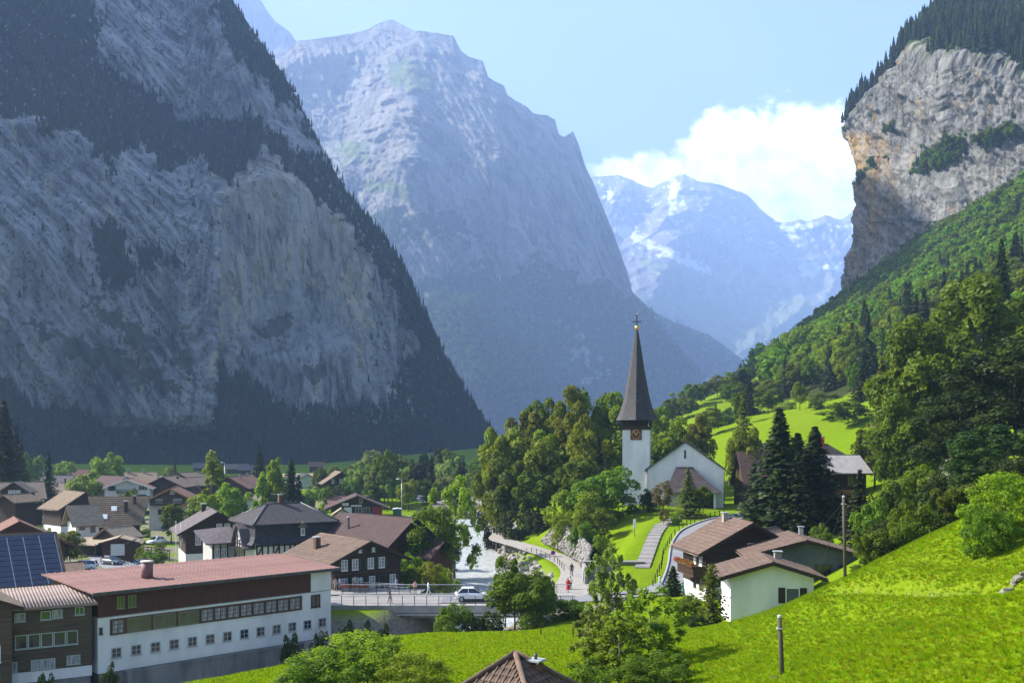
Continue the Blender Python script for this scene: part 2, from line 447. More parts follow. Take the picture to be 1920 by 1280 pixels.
# ---- ground material
def ground_mat():
    m, t, b = nodes('meadow_ground')
    b.inputs['Roughness'].default_value = 0.95; b.inputs['Specular IOR Level'].default_value = 0.0
    tc = t.nodes.new('ShaderNodeTexCoord')
    def nz(scale, det=5, st=None):
        n = t.nodes.new('ShaderNodeTexNoise'); n.inputs['Scale'].default_value = scale; n.inputs['Detail'].default_value = det; n.inputs['Roughness'].default_value = 0.65
        t.links.new(tc.outputs['Object'], n.inputs['Vector']); return n
    def ramp(n, p0, c0, p1, c1):
        r = t.nodes.new('ShaderNodeValToRGB'); e = r.color_ramp.elements
        e[0].position = p0; e[0].color = (*c0, 1); e[1].position = p1; e[1].color = (*c1, 1)
        t.links.new(n, r.inputs[0]); return r
    def mix(fac, a, bb):
        x = t.nodes.new('ShaderNodeMix'); x.data_type = 'RGBA'
        if fac is not None: t.links.new(fac, x.inputs[0])
        t.links.new(a, x.inputs[6]); t.links.new(bb, x.inputs[7]); return x
    g1 = ramp(nz(0.9).outputs['Fac'], 0.3, (0.10, 0.185, 0.003), 0.7, (0.175, 0.26, 0.005))
    g2 = ramp(nz(6.0, 7).outputs['Fac'], 0.3, (0.05, 0.12, 0.004), 0.75, (0.19, 0.26, 0.008))
    mm = mix(None, g1.outputs[0], g2.outputs[0]); mm.inputs[0].default_value = 0.5
    big = ramp(nz(0.07, 3).outputs['Fac'], 0.4, (0, 0, 0), 0.65, (1, 1, 1))
    dry = ramp(nz(3.0, 6).outputs['Fac'], 0.3, (0.06, 0.12, 0.005), 0.7, (0.22, 0.245, 0.02))
    sc = t.nodes.new('ShaderNodeMath'); sc.operation = 'MULTIPLY'; sc.inputs[1].default_value = 0.55; t.links.new(big.outputs[0], sc.inputs[0])
    m2 = mix(sc.outputs[0], mm.outputs[2], dry.outputs[0])
    soil = ramp(nz(2.2, 8).outputs['Fac'], 0.3, (0.12, 0.10, 0.075), 0.7, (0.25, 0.235, 0.205))
    a = t.nodes.new('ShaderNodeAttribute'); a.attribute_name = 'soil'
    m3 = mix(a.outputs['Fac'], m2.outputs[2], soil.outputs[0])
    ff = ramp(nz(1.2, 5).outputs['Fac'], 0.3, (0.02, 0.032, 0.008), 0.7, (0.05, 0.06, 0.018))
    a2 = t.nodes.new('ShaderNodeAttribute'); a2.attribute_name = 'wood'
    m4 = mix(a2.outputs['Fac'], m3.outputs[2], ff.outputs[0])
    t.links.new(m4.outputs[2], b.inputs['Base Color'])
    bp = t.nodes.new('ShaderNodeBump'); bp.inputs['Strength'].default_value = 0.7; bp.inputs['Distance'].default_value = 0.25
    t.links.new(nz(5.0, 8).outputs['Fac'], bp.inputs['Height']); t.links.new(bp.outputs[0], b.inputs['Normal'])
    return m

def in_poly(px, py, poly):
    c = np.zeros(len(px), bool); n = len(poly); j = n - 1
    for i in range(n):
        xi, yi = poly[i]; xj, yj = poly[j]
        with np.errstate(divide='ignore', invalid='ignore'):
            t = ((yi > py) != (yj > py)) & (px < (xj - xi) * (py - yi) / (yj - yi + 1e-12) + xi)
        c ^= t; j = i
    return c

# wooded part of the right-hand valley side, as a ground plan
WOOD = [(118,330),(104,385),(118,460),(150,520),(150,640),(230,1000),(600,1000),(620,500),(400,250),(230,190),(190,215),(170,270)]
VILL = [(-160,118),(-30,118),(-24,135),(-35,190),(-60,240),(-60,330),(-120,420),(-260,420),(-260,118)]
def make_ground():
    NY, NX = 400, 400
    ys = 4.0 * (1150 / 4.0) ** (np.linspace(0, 1, NY))
    ts = np.linspace(-1, 1, NX); ts = 0.62 * ts + 0.4 * ts ** 5
    Y, T = np.meshgrid(ys, ts, indexing='ij')
    X = T * (Y + 12)
    Yv = Y - 6.0
    z, dr = Hn(X.ravel(), Yv.ravel(), True)
    z = np.maximum(z, -9.0 + 0.5 * np.sin(X.ravel() / 40))
    v = np.stack([X.ravel(), Yv.ravel(), z], 1)
    i = np.arange((NY - 1) * (NX - 1)); r = i // (NX - 1); c = i % (NX - 1)
    a = r * NX + c
    f = np.stack([a, a + 1, a + NX + 1, a + NX], 1)
    x, y = v[:, 0], v[:, 1]
    n1 = fbm(np.stack([x / 9, y / 9, x * 0], 1), 4)
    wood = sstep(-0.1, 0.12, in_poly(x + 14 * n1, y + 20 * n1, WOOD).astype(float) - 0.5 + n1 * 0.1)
    soil = np.zeros(len(x))
    soil = np.maximum(soil, (1 - sstep(6.5, 9.5, dr + 3 * n1)) * (y > 104))
    vl = in_poly(x + 6 * n1, y + 6 * n1, VILL) & (n1 > -0.08)
    soil = np.maximum(soil, 0.8 * vl)
    td, _ = poly_dist(x, y, TRACK); soil = np.maximum(soil, 0.3 * (td < 0.25 + 0.6 * n1))
    soil = np.maximum(soil, 0.9 * ((dr < 13) & (y < 109) & (y > 70)))
    soil = np.maximum(soil, 0.7 * ((np.hypot(x - 8.5, y - 83) < 3.2 + 4 * n1)))
    me = np_mesh('ground', v, f, [ground_mat()], smooth=True, attrs={'soil': soil, 'wood': wood})
    tag(link('ground', me), kind='structure')
make_ground()

asphalt = pmat('asphalt', (0.15, 0.155, 0.165), (0.21, 0.21, 0.22), 0.6, 0.9, 0.2, 30)
gravel = pmat('gravel_path', (0.22, 0.205, 0.18), (0.31, 0.29, 0.26), 1.2, 0.95, 0.3, 20)
paving = pmat('lot_paving', (0.20, 0.19, 0.18), (0.27, 0.255, 0.245), 0.5, 0.9, 0.1, 20)
slabmat = pmat('stone_slab', (0.17, 0.16, 0.148), (0.25, 0.235, 0.215), 2.0, 0.9, 0.3, 12)
strip('road', ROAD_MAIN[3:], 5.2, asphalt, 0.06)
strip('road', ROAD_MAIN[:4] , 6.0, paving, 0.055)
strip('path', PATH_RIVER, 4.5, gravel, 0.05)
strip('road', VILL_ROAD, 5.6, asphalt, 0.05)
strip('path', LOT, 5.5, paving, 0.05)
strip('path', TERRACE, 5.4, paving, 0.045)
strip('path', WALK, 1.9, slabmat, 0.1)
# kerb along the church road
kerbm = pmat('kerb_stone', (0.25, 0.25, 0.25), (0.36, 0.36, 0.35), 2, 0.9)
def kerb(pl, off, name='kerb'):
    pts = []
    for a, b in zip(pl[:-1], pl[1:]):
        n = max(1, int(np.hypot(*(b - a)[:2]) / 1.5))
        pts += [a + (b - a) * i / n for i in range(n)]
    pts.append(pl[-1]); pts = np.array(pts)
    for _ in range(4): pts[1:-1] = 0.25 * pts[:-2] + 0.5 * pts[1:-1] + 0.25 * pts[2:]
    tg = np.gradient(pts[:, :2], axis=0); tg /= np.linalg.norm(tg, axis=1)[:, None]
    nr = np.stack([-tg[:, 1], tg[:, 0]], 1)
    mb = MB()
    for i in range(len(pts) - 1):
        a = Vector((*(pts[i, :2] + nr[i] * off), pts[i, 2] + 0.1)); b = Vector((*(pts[i+1, :2] + nr[i+1] * off), pts[i+1, 2] + 0.1))
        mb.bar(a, b, 0.2, 0.26)
    tag(mb.build(name, kerbm), kind='structure')
kerb(ROAD_MAIN[6:], 2.7); kerb(ROAD_MAIN[6:], -2.7)

# ---- river
def water_mat():
    m, t, b = nodes('glacial_water')
    tc = t.nodes.new('ShaderNodeTexCoord'); mp = t.nodes.new('ShaderNodeMapping'); mp.inputs['Scale'].default_value = (1.0, 0.45, 1)
    t.links.new(tc.outputs['Object'], mp.inputs[0])
    n = t.nodes.new('ShaderNodeTexNoise'); n.inputs['Scale'].default_value = 0.9; n.inputs['Detail'].default_value = 7; n.inputs['Roughness'].default_value = 0.7; n.inputs['Distortion'].default_value = 0.6
    t.links.new(mp.outputs[0], n.inputs['Vector'])
    r = t.nodes.new('ShaderNodeValToRGB'); e = r.color_ramp.elements
    e[0].position = 0.36; e[0].color = (0.29, 0.31, 0.305, 1); e[1].position = 0.58; e[1].color = (0.43, 0.445, 0.43, 1)
    t.links.new(n.outputs['Fac'], r.inputs[0]); t.links.new(r.outputs[0], b.inputs['Base Color'])
    b.inputs['Roughness'].default_value = 0.35; b.inputs['Specular IOR Level'].default_value = 0.4
    bp = t.nodes.new('ShaderNodeBump'); bp.inputs['Strength'].default_value = 0.6; bp.inputs['Distance'].default_value = 0.25
    n2 = t.nodes.new('ShaderNodeTexNoise'); n2.inputs['Scale'].default_value = 1.6; n2.inputs['Detail'].default_value = 6; t.links.new(mp.outputs[0], n2.inputs['Vector'])
    t.links.new(n2.outputs['Fac'], bp.inputs['Height']); t.links.new(bp.outputs[0], b.inputs['Normal'])
    return m
strip('river', RIVER, 13.5, water_mat(), 0.0)

# ------------------------------------------------------------------ mountains
def rock_mat(name, rock1, rock2, pale, veg1, veg2, sc, streak=3.0, snowc=(0.85, 0.87, 0.9), bump=0.9, bd=6.0):
    m, t, b = nodes(name)
    b.inputs['Roughness'].default_value = 0.95; b.inputs['Specular IOR Level'].default_value = 0.05
    tc = t.nodes.new('ShaderNodeTexCoord')
    def nz(s, det=8, st=(1, 1, 1), dist=0.0):
        mp = t.nodes.new('ShaderNodeMapping'); mp.inputs['Scale'].default_value = st
        t.links.new(tc.outputs['Object'], mp.inputs[0])
        n = t.nodes.new('ShaderNodeTexNoise'); n.inputs['Scale'].default_value = s; n.inputs['Detail'].default_value = det; n.inputs['Roughness'].default_value = 0.68; n.inputs['Distortion'].default_value = dist
        t.links.new(mp.outputs[0], n.inputs['Vector']); return n.outputs['Fac']
    def ramp(n, p0, c0, p1, c1):
        r = t.nodes.new('ShaderNodeValToRGB'); e = r.color_ramp.elements
        e[0].position = p0; e[0].color = (*c0, 1); e[1].position = p1; e[1].color = (*c1, 1)
        t.links.new(n, r.inputs[0]); return r.outputs[0]
    def mix(fac, a, bb, v=None):
        x = t.nodes.new('ShaderNodeMix'); x.data_type = 'RGBA'
        if fac is not None: t.links.new(fac, x.inputs[0])
        else: x.inputs[0].default_value = v
        t.links.new(a, x.inputs[6]); t.links.new(bb, x.inputs[7]); return x.outputs[2]
    def attr(n):
        a = t.nodes.new('ShaderNodeAttribute'); a.attribute_name = n; return a.outputs['Fac']
    base = ramp(nz(sc, 9), 0.38, rock1, 0.62, rock2)
    st = ramp(nz(sc * 3, 8, (1, 1, 0.10), 0.6), 0.36, tuple(c * 0.55 for c in rock1), 0.6, tuple(min(1, c * 1.15) for c in rock2))
    base = mix(None, base, st, 0.55)
    pl = ramp(nz(sc * streak, 8, (1, 1, 0.07), 0.4), 0.36, tuple(c * 0.5 for c in pale), 0.58, pale)
    base = mix(attr('pale'), base, pl)
    # cavity noise: the shade of cracks painted as dark streaks
    cav = ramp(nz(sc * 6, 9, (1, 1, 0.16), 0.8), 0.38, (0.25, 0.25, 0.25), 0.47, (1, 1, 1))
    mu = t.nodes.new('ShaderNodeMix'); mu.data_type = 'RGBA'; mu.blend_type = 'MULTIPLY'; mu.inputs[0].default_value = 0.85
    t.links.new(base, mu.inputs[6]); t.links.new(cav, mu.inputs[7]); base = mu.outputs[2]
    vg = ramp(nz(sc * 6, 6), 0.3, veg1, 0.7, veg2)
    base = mix(attr('veg'), base, vg)
    gm = ramp(nz(sc * 3, 4), 0.3, (veg2[0] * 1.6, veg2[1] * 1.7, veg2[2]), 0.7, (veg2[0] * 2.6, veg2[1] * 2.4, veg2[2] * 1.5))
    base = mix(attr('meadow'), base, gm)
    sn = ramp(nz(sc * 4, 4), 0.2, snowc, 0.8, tuple(c * 0.9 for c in snowc))
    base = mix(attr('snow'), base, sn)
    t.links.new(base, b.inputs['Base Color'])
    bp = t.nodes.new('ShaderNodeBump'); bp.inputs['Strength'].default_value = bump; bp.inputs['Distance'].default_value = bd
    hh = t.nodes.new('ShaderNodeMath'); hh.operation = 'ADD'
    t.links.new(nz(sc * 5, 10, (1, 1, 0.3), 0.3), hh.inputs[0]); t.links.new(nz(sc * 12, 8, (1, 1, 0.5)), hh.inputs[1])
    t.links.new(hh.outputs[0], bp.inputs['Height']); t.links.new(bp.outputs[0], b.inputs['Normal'])
    return m

def interp(pl, x):
    pl = np.array(pl, float); return np.interp(x, pl[:, 0], pl[:, 1])
def grid_faces(nr, nc):
    i = np.arange((nr - 1) * (nc - 1)); r = i // (nc - 1); c = i % (nc - 1); a = r * nc + c
    return np.stack([a, a + 1, a + nc + 1, a + nc], 1)
def world(u, v, D):
    return np.stack([(u - 960) * D / F, D, CZ - (v - HV) * D / F], 1)
def grid_normals(pos, nr, nc):
    g = pos.reshape(nr, nc, 3)
    du = np.gradient(g, axis=1); dv = np.gradient(g, axis=0)
    n = np.cross(du, dv).reshape(-1, 3)
    return n / (np.linalg.norm(n, axis=1)[:, None] + 1e-9)
def soft_poly(u, v, polys, jit, nz):
    """0..1 mask of photo regions with ragged noise edges"""
    m = np.zeros(len(u), bool)
    for p in polys: m |= in_poly(u + jit * nz[0], v + jit * nz[1], p)
    return m

FOREST_PTS = {}
def mountain(name, top, bot, nu, nv, u0, u1, depth, disp, masks, mat, back=(400, 0.5), label=None):
    """top, bot: photo outline rows by column; depth(u, v): metres; disp(pos, u, v) -> metres along the outward normal"""
    if isinstance(nu, tuple):     # coarse columns for the part of the wall beside the picture
        us = np.concatenate([np.linspace(nu[0], u0, nu[1], endpoint=False), np.linspace(u0, u1, 430)]); nu = len(us)
    else: us = np.linspace(u0, u1, nu)
    tp = interp(top, us); bt = interp(bot, us)
    tp = tp + 4.0 * fbm(np.stack([us / 13.0, us * 0, us * 0 + 2.5], 1), 3) * ((us > -100))
    s = np.linspace(0, 1, nv)
    V = bt[None, :] + (tp - bt)[None, :] * s[:, None]
    U = np.repeat(us[None, :], nv, 0)
    u, v = U.ravel(), V.ravel()
    pos = world(u, v, depth(u, v))
    nrm = grid_normals(pos, nv, nu)
    nrm = np.where((nrm[:, 1] > 0)[:, None], -nrm, nrm)
    nrm[:, 2] = np.clip(nrm[:, 2], -0.1, 0.35); nrm /= np.linalg.norm(nrm, axis=1)[:, None]
    dm = disp(pos, u, v)
    edge = sstep(0.0, 0.05, np.repeat((1 - s)[:, None], nu, 1).ravel())
    # relief mostly towards the valley, little sideways, so the crest line keeps its place
    look = np.array([0, 0, CZ]) - pos; look /= np.linalg.norm(look, axis=1)[:, None]
    dirn = look + 0.15 * nrm; dirn /= np.linalg.norm(dirn, axis=1)[:, None]
    pos = pos + dirn * (1.3 * dm * (0.15 + 0.85 * edge))[:, None]
    at = masks(pos, u, v, nrm)
    # the far side: the slope goes on over the crest and down behind
    crest = pos.reshape(nv, nu, 3)[-1]
    rows = [pos]
    for k, (b, dz) in enumerate(((0.25, 0.1), (0.6, 0.35), (1.0, 1.0))):
        c = crest.copy(); c[:, 1] += back[0] * b; c[:, 2] -= back[0] * back[1] * dz
        c[:, 0] += c[:, 0] / c[:, 1] * back[0] * b
        rows.append(c)
    allp = np.concatenate(rows); nr = nv + 3
    allp[:, 2] = np.maximum(allp[:, 2], -40 - 0.001 * np.arange(len(allp)) % 1)
    for k in at: at[k] = np.concatenate([at[k]] + [at[k][-nu:]] * 3)
    f = grid_faces(nr, nu)
    for k in ('pale', 'veg', 'meadow', 'snow'): at.setdefault(k, np.zeros(len(allp)))
    me = np_mesh(name, allp, f, [mat], smooth=False, attrs={k: at[k] for k in ('pale', 'veg', 'meadow', 'snow')})
    o = link(name, me); tag(o, label, kind='structure')
    FOREST_PTS[o.name] = (pos, at.get('tree', at['veg'])[:len(pos)], u, v)
    return o

def knots(u, v, ks):
    """piecewise-linear in v between column-dependent knots [(v_k(u), value_k(u))], top of picture last"""
    out = np.zeros(len(v))
    out = out + ks[0][1]
    for (va, oa), (vb, ob) in zip(ks[:-1], ks[1:]):
        t = np.clip((va - v) / np.maximum(va - vb, 1e-3), 0, 1)
        out = np.where(v <= va, oa + (ob - oa) * t, out)
    return out

# ---- the near left wall of the valley; its unseen stretch is raised to cast shade
LT = [(-2200,-500),(-2000,-1250),(-500,-1150),(-250,-520),(150,-360),(330,-140),(432,-5),(480,66),(512,112),(550,172),(590,252),(614,298),(648,360),(706,430),(746,490),(784,570),(832,670),(870,740),(908,800),(950,862)]
LB = [(-2200,905),(600,905),(800,900),(950,895)]
def l_depth(u, v):
    df = interp([(-2200,420),(-420,740),(0,860),(400,1000),(700,1130),(975,1350)], u)
    vrb = interp([(-420,700),(0,745),(60,775),(190,800),(395,805),(430,730),(540,770),(730,765),(760,700),(860,800),(975,850)], u)
    vct = interp([(-420,220),(0,235),(130,260),(250,330),(330,410),(420,395),(500,285),(560,335),(640,420),(720,500),(800,600),(975,850)], u)
    vp = [(-420,220),(0,235),(130,260),(250,330),(330,400),(420,385),(500,310),(560,345),(640,420),(720,500),(800,600),(975,850)]
    vct = sum(interp(vp, u + k) for k in (-70, -45, -20, 0, 20, 45, 70)) / 7
    o = knots(u, v, [(874, 0), (vrb, 120), (vct, 200), (vct - 110, 420), (vct - 230, 470), (vct - 420, 700), (-1000, 1500)])
    o = o * (0.13 + 0.87 * sstep(-620, -120, u))  # steeper in the unseen stretch, so its shadow reaches the far meadow
    o += -70 * (1 - sstep(398, 418, u + 0.05 * (v - 600))) * sstep(250, 480, v) * (1 - sstep(770, 850, v))
    o += 90 * sstep(728, 748, u) * sstep(560, 620, v)
    return df + o
def l_disp(p, u, v):
    q = p.copy(); lean = 1 - sstep(330, 430, u)
    x = q[:, 0] * 0.8 + q[:, 1] * 0.6
    xs = x + lean * 0.6 * q[:, 2]
    a = np.stack([xs / 90, q[:, 1] / 260, q[:, 2] / 330], 1)
    b = np.stack([xs / 30, q[:, 1] / 90, q[:, 2] / 240], 1)
    c = np.stack([xs / 9, q[:, 1] / 16, q[:, 2] / 55], 1)
    smooth = sstep(405, 430, u) * (1 - sstep(620, 680, u)) * sstep(290, 330, v) * (1 - sstep(600, 680, v))
    d = 40 * fbm(a, 4, ridged=True) * (1 - 0.65 * smooth) + 19 * fbm(b, 5, 0.58, ridged=True) * (1 - 0.45 * smooth) + 7.0 * fbm(c, 4, 0.62, ridged=True)
    foot = sstep(872, 800, v)
    return d * (0.15 + 0.85 * foot)
L_VEG = [[(-420,-340),(190,-340),(150,-20),(185,55),(175,110),(240,165),(300,190),(330,235),(430,238),(470,215),(540,285),(600,310),(660,400),(640,420),(560,345),(500,285),(440,330),(440,350),(400,330),(380,300),(310,330),(250,275),(205,300),(225,350),(180,300),(130,250),(90,255),(60,232),(-420,225)],
         [(420,-20),(432,-5),(480,66),(520,112),(560,170),(600,248),(612,290),(580,270),(560,215),(520,190),(480,140),(440,120),(430,60),(400,20)],
         [(560,330),(600,300),(625,292),(660,352),(720,422),(760,482),(800,562),(850,662),(890,732),(975,858),(860,800),(830,760),(790,690),(760,620),(740,560),(700,500),(660,450),(610,380)],
         [(170,432),(205,425),(225,450),(245,520),(235,550),(200,540),(180,500)],
         [(250,470),(290,480),(285,510),(255,505)], [(300,500),(330,498),(325,515)],
         [(430,340),(445,352),(430,356)],
         [(-420,690),(0,712),(60,772),(120,760),(190,798),(240,812),(395,812),(406,700),(430,700),(480,728),(540,775),(560,762),(600,772),(650,768),(720,775),(735,700),(770,660),(810,720),(850,790),(975,840),(975,900),(-420,900)],
         [(20,30),(80,60),(170,130),(120,140),(0,80)]]
L_LEDGE = [[(40,608),(90,612),(140,640),(220,660),(330,730),(345,770),(300,740),(200,705),(110,660)], [(330,640),(370,690),(360,720),(320,690)],
           [(150,560),(240,600),(300,660),(270,670),(180,610)],[(480,620),(520,590),(560,600),(500,640)],[(560,690),(610,690),(600,720),(555,715)]]
L_PALE = [[(408,330),(470,310),(500,285),(550,320),(600,370),(655,420),(700,520),(690,640),(620,560),(560,520),(480,560),(430,700),(408,700)]]
def l_masks(p, u, v, n):
    nz = (fbm(np.stack([u / 22, v / 22, u * 0], 1), 4), fbm(np.stack([u / 22, v / 22, u * 0 + 9], 1), 4))
    veg = soft_poly(u, v, L_VEG, 55, nz).astype(float)
    led = soft_poly(u, v, L_LEDGE, 60, nz).astype(float)
    fine = fbm(np.stack([u / 9 + v / 14, v / 9 - u / 20, u * 0 + 4], 1), 4)
    scrub = (fine > 0.17 + 0.10 * sstep(405, 430, u) * (1 - sstep(640, 700, u))) & (v < 830)
    pale = soft_poly(u, v, L_PALE, 90, nz) * np.clip(0.55 + 1.6 * fbm(np.stack([u / 14, v / 120, u * 0], 1), 3), 0, 1)
    pale = np.maximum(pale, 0.5 * (fbm(np.stack([u / 30, v / 150, u * 0 + 3], 1), 3) > 0.22))
    hole = fine < np.where((u > 540) & (v < 800), -0.08, np.where(v < 330, -0.2, -0.30))
    tree = veg * (~hole)
    return {'veg': np.maximum(np.maximum(tree, led * 0.8), scrub * 0.75), 'pale': pale, 'tree': tree + 0.12 * scrub}
m_left = rock_mat('limestone_near', (0.10, 0.105, 0.115), (0.42, 0.425, 0.425), (0.60, 0.52, 0.36), (0.018, 0.032, 0.010), (0.045, 0.065, 0.022), 0.012)
mountain('cliff_mountain', LT, LB, (-2200, 60), 470, -120, 950, l_depth, l_disp, l_masks, m_left, back=(700, 0.5))

# ---- the middle massif
MT = [(470,140),(500,128),(535,97),(560,77),(600,73),(650,66),(690,56),(712,43),(735,37),(760,50),(775,57),(800,60),(850,68),(865,98),(880,108),(905,115),(915,146),(945,163),(950,180),(985,200),(1000,214),(1025,217),(1040,225),(1046,252),(1058,258),(1073,247),(1085,275),(1096,312),(1112,345),(1130,390),(1150,440),(1166,492),(1185,548),(1222,580),(1250,625),(1290,670),(1330,712),(1362,748),(1420,845)]
MBt = [(470,890),(1420,880)]
def m_depth(u, v):
    df = interp([(470,1750),(800,1800),(1100,2000),(1420,2450)], u)
    vb = interp([(470,470),(650,430),(760,470),(900,500),(1000,505),(1100,535),(1190,565),(1300,690),(1420,845)], u)
    vt = interp([(470,330),(650,330),(780,205),(930,195),(1000,250),(1060,300),(1130,430),(1190,560),(1420,845)], u)
    o = knots(u, v, [(860, 0), (vb, 330), (np.minimum(vt + 110, vb - 20), 460), (vt, 640), (vt - 60, 760), (vt - 160, 900), (0, 1000)])
    g = np.exp(-(((u - 840) - 0.55 * (v - 560)) / 75) ** 2) * sstep(520, 610, v) * (1 - sstep(700, 850, v))
    o -= 150 * g  # spur added so that the sun catches this slope
    g2 = np.exp(-((u - 745) / 55) ** 2) * sstep(130, 230, v) * (1 - sstep(300, 420, v))
    o -= 60 * g2
    g3 = np.exp(-((u - 660) / 45) ** 2) * sstep(190, 260, v) * (1 - sstep(320, 420, v))
    o -= 45 * g3
    return (df + o) * 2.0
def m_disp(p, u, v):
    p = p / 2.0
    x = p[:, 0] * 0.85 + p[:, 1] * 0.5
    a = np.stack([(x + 0.3 * p[:, 2]) / 190, p[:, 1] / 500, p[:, 2] / 520], 1)
    b = np.stack([(x + 0.25 * p[:, 2]) / 60, p[:, 1] / 180, p[:, 2] / 330], 1)
    c = np.stack([x / 19, p[:, 1] / 40, p[:, 2] / 70], 1)
    h = np.stack([x / 500, p[:, 1] / 700, (p[:, 2] + 0.12 * x) / 42], 1)
    k = sstep(620, 480, v)
    return 2.0 * (60 * fbm(a, 4, ridged=True) + 36 * fbm(b, 5, 0.58, ridged=True) + 15 * fbm(c, 4, 0.62, ridged=True) + 12 * fbm(h, 3)) * (0.25 + 0.75 * k)
M_VEG = [[(470,900),(470,480),(640,350),(660,372),(700,380),(760,400),(860,410),(900,450),(950,470),(1000,490),(1060,520),(1110,535),(1150,550),(1190,558),(1222,580),(1290,670),(1362,748),(1420,845),(1420,900)]]
M_ROCK = [[(740,455),(860,450),(1000,470),(980,520),(880,500),(800,540),(740,520)],[(1060,620),(1100,660),(1130,720),(1110,710),(1070,660)],[(640,360),(700,365),(760,380),(700,420)]]
M_MEAD = [[(735,130),(770,115),(800,130),(815,165),(800,180),(735,165)],[(640,280),(690,270),(700,300),(650,320)],[(660,340),(760,345),(790,370),(700,362)],[(1120,535),(1180,560),(1260,630),(1200,600)]]
M_SUNPATCH = [[(815,590),(880,555),(960,580),(1020,640),(1010,720),(930,740),(870,690)]]  # lighter leafy trees here put the sunlit patch into the colour
def m_masks(p, u, v, n):
    nz = (fbm(np.stack([u / 22, v / 22, u * 0 + 2], 1), 4), fbm(np.stack([u / 22, v / 22, u * 0 + 7], 1), 4))
    veg = soft_poly(u, v, M_VEG, 70, nz).astype(float)
    rk = soft_poly(u, v, M_ROCK, 110, nz).astype(float)
    veg = veg * (1 - 0.9 * rk)
    me_ = soft_poly(u, v, M_MEAD, 45, nz) * 0.7
    fine = fbm(np.stack([u / 12, v / 5, u * 0 + 4], 1), 4)
    pale = np.clip(0.3 + 1.5 * fbm(np.stack([u / 25, v / 90, u * 0], 1), 3), 0, 0.7)
    pale = np.maximum(pale, 0.8 * np.exp(-(((u - 1075) / 45) ** 2 + ((v - 330) / 70) ** 2)))
    return {'veg': np.maximum(veg, 0.5 * ((fine > 0.2) & (v > 330))), 'pale': pale * (1 - veg), 'meadow': me_, 'tree': veg, 'snow': np.zeros(len(u))}
m_mid = rock_mat('limestone_mid', (0.10, 0.103, 0.095), (0.27, 0.275, 0.25), (0.33, 0.285, 0.22), (0.022, 0.036, 0.012), (0.05, 0.075, 0.024), 0.003, bump=0.8, bd=20)
mountain('rock_mountain', MT, MBt, 420, 400, 470, 1420, m_depth, m_disp, m_masks, m_mid, back=(900, 0.5))

# ---- a farther peak showing beside the left wall
PT = [(360,-160),(430,-60),(470,-25),(495,10),(515,40),(545,62),(556,78),(600,95),(660,140)]
def p_depth(u, v): return 6600 + (300 - v) * 1.2
def p_disp(p, u, v): return 60 * fbm(np.stack([p[:, 0] / 160, p[:, 1] / 400, p[:, 2] / 300], 1), 4, ridged=True)
def p_masks(p, u, v, n): return {'veg': np.zeros(len(u)), 'pale': np.zeros(len(u)) + 0.4, 'snow': 0.0 * u, 'tree': 0 * u}
m_far = rock_mat('limestone_far', (0.22, 0.22, 0.22), (0.36, 0.35, 0.34), (0.38, 0.34, 0.29), (0.06, 0.085, 0.03), (0.11, 0.14, 0.05), 0.003, bump=0.7, bd=20)
mountain('rock_mountain', PT, [(360,420),(660,420)], 80, 80, 360, 660, p_depth, p_disp, p_masks, m_far, back=(500, 0.6))

# ---- the snowy head of the valley
FT = [(1040,345),(1100,332),(1130,331),(1160,328),(1200,346),(1222,352),(1250,340),(1268,331),(1285,328),(1310,341),(1345,345),(1375,356),(1402,366),(1430,396),(1456,416),(1480,418),(1500,413),(1515,417),(1548,404),(1565,410),(1580,412),(1600,396),(1640,402),(1700,420)]
def f_depth(u, v):
    o = knots(u, v, [(800, 0), (640, 500), (540, 850), (450, 1150), (300, 1500)])
    o -= 300 * np.exp(-(((u - 1290) + 0.5 * (v - 400)) / 60) ** 2)
    return 9800 + 2.0 * o
def f_disp(p, u, v):
    x = p[:, 0]
    x = x / 2.0; p = p / 2.0
    a = np.stack([(x - 0.5 * p[:, 2]) / 420, p[:, 1] / 800, p[:, 2] / 500], 1)
    b = np.stack([(x + 0.4 * p[:, 2]) / 110, p[:, 1] / 300, p[:, 2] / 170], 1)
    return 300 * fbm(a, 4, ridged=True) + 115 * fbm(b, 4, ridged=True)
F_SNOW = [[(1150,425),(1185,432),(1250,470),(1330,510),(1330,520),(1260,495),(1200,460),(1150,440)],[(1255,340),(1275,335),(1285,385),(1262,395)],[(1455,422),(1500,420),(1530,430),(1490,440),(1520,470),(1505,475),(1470,440)],
          [(1255,405),(1275,415),(1280,425),(1260,418)],[(1500,495),(1560,500),(1600,510),(1590,520),(1540,512),(1510,525),(1495,515)],[(1560,430),(1610,425),(1610,445),(1575,440)],[(1120,340),(1150,370),(1145,385),(1120,360)],[(1320,405),(1335,402),(1330,412)],[(1360,405),(1380,412),(1370,420)]]
F_MEAD = [[(1040,600),(1200,560),(1350,560),(1420,575),(1480,560),(1640,560),(1700,800),(1040,800)],[(1180,470),(1300,530),(1240,540)]]
def f_masks(p, u, v, n):
    nz = (fbm(np.stack([u / 18, v / 10, u * 0 + 1], 1), 4), fbm(np.stack([u / 18, v / 10, u * 0 + 5], 1), 4))
    sn = soft_poly(u, v, F_SNOW, 30, nz).astype(float)
    fine = fbm(np.stack([u / 15 + v / 12, v / 8, u * 0], 1), 4)
    sn = np.maximum(sn, 0.9 * ((fine > 0.17 + 0.12 * sstep(430, 560, v)) & (v < 570)))
    md = soft_poly(u, v, F_MEAD, 60, nz) * np.clip(0.6 + 1.2 * fine, 0, 1)
    return {'veg': 0.5 * (fine < -0.2) * (v > 540), 'pale': np.clip(0.4 + fine, 0, 1), 'snow': sn, 'meadow': md, 'tree': 0 * u}
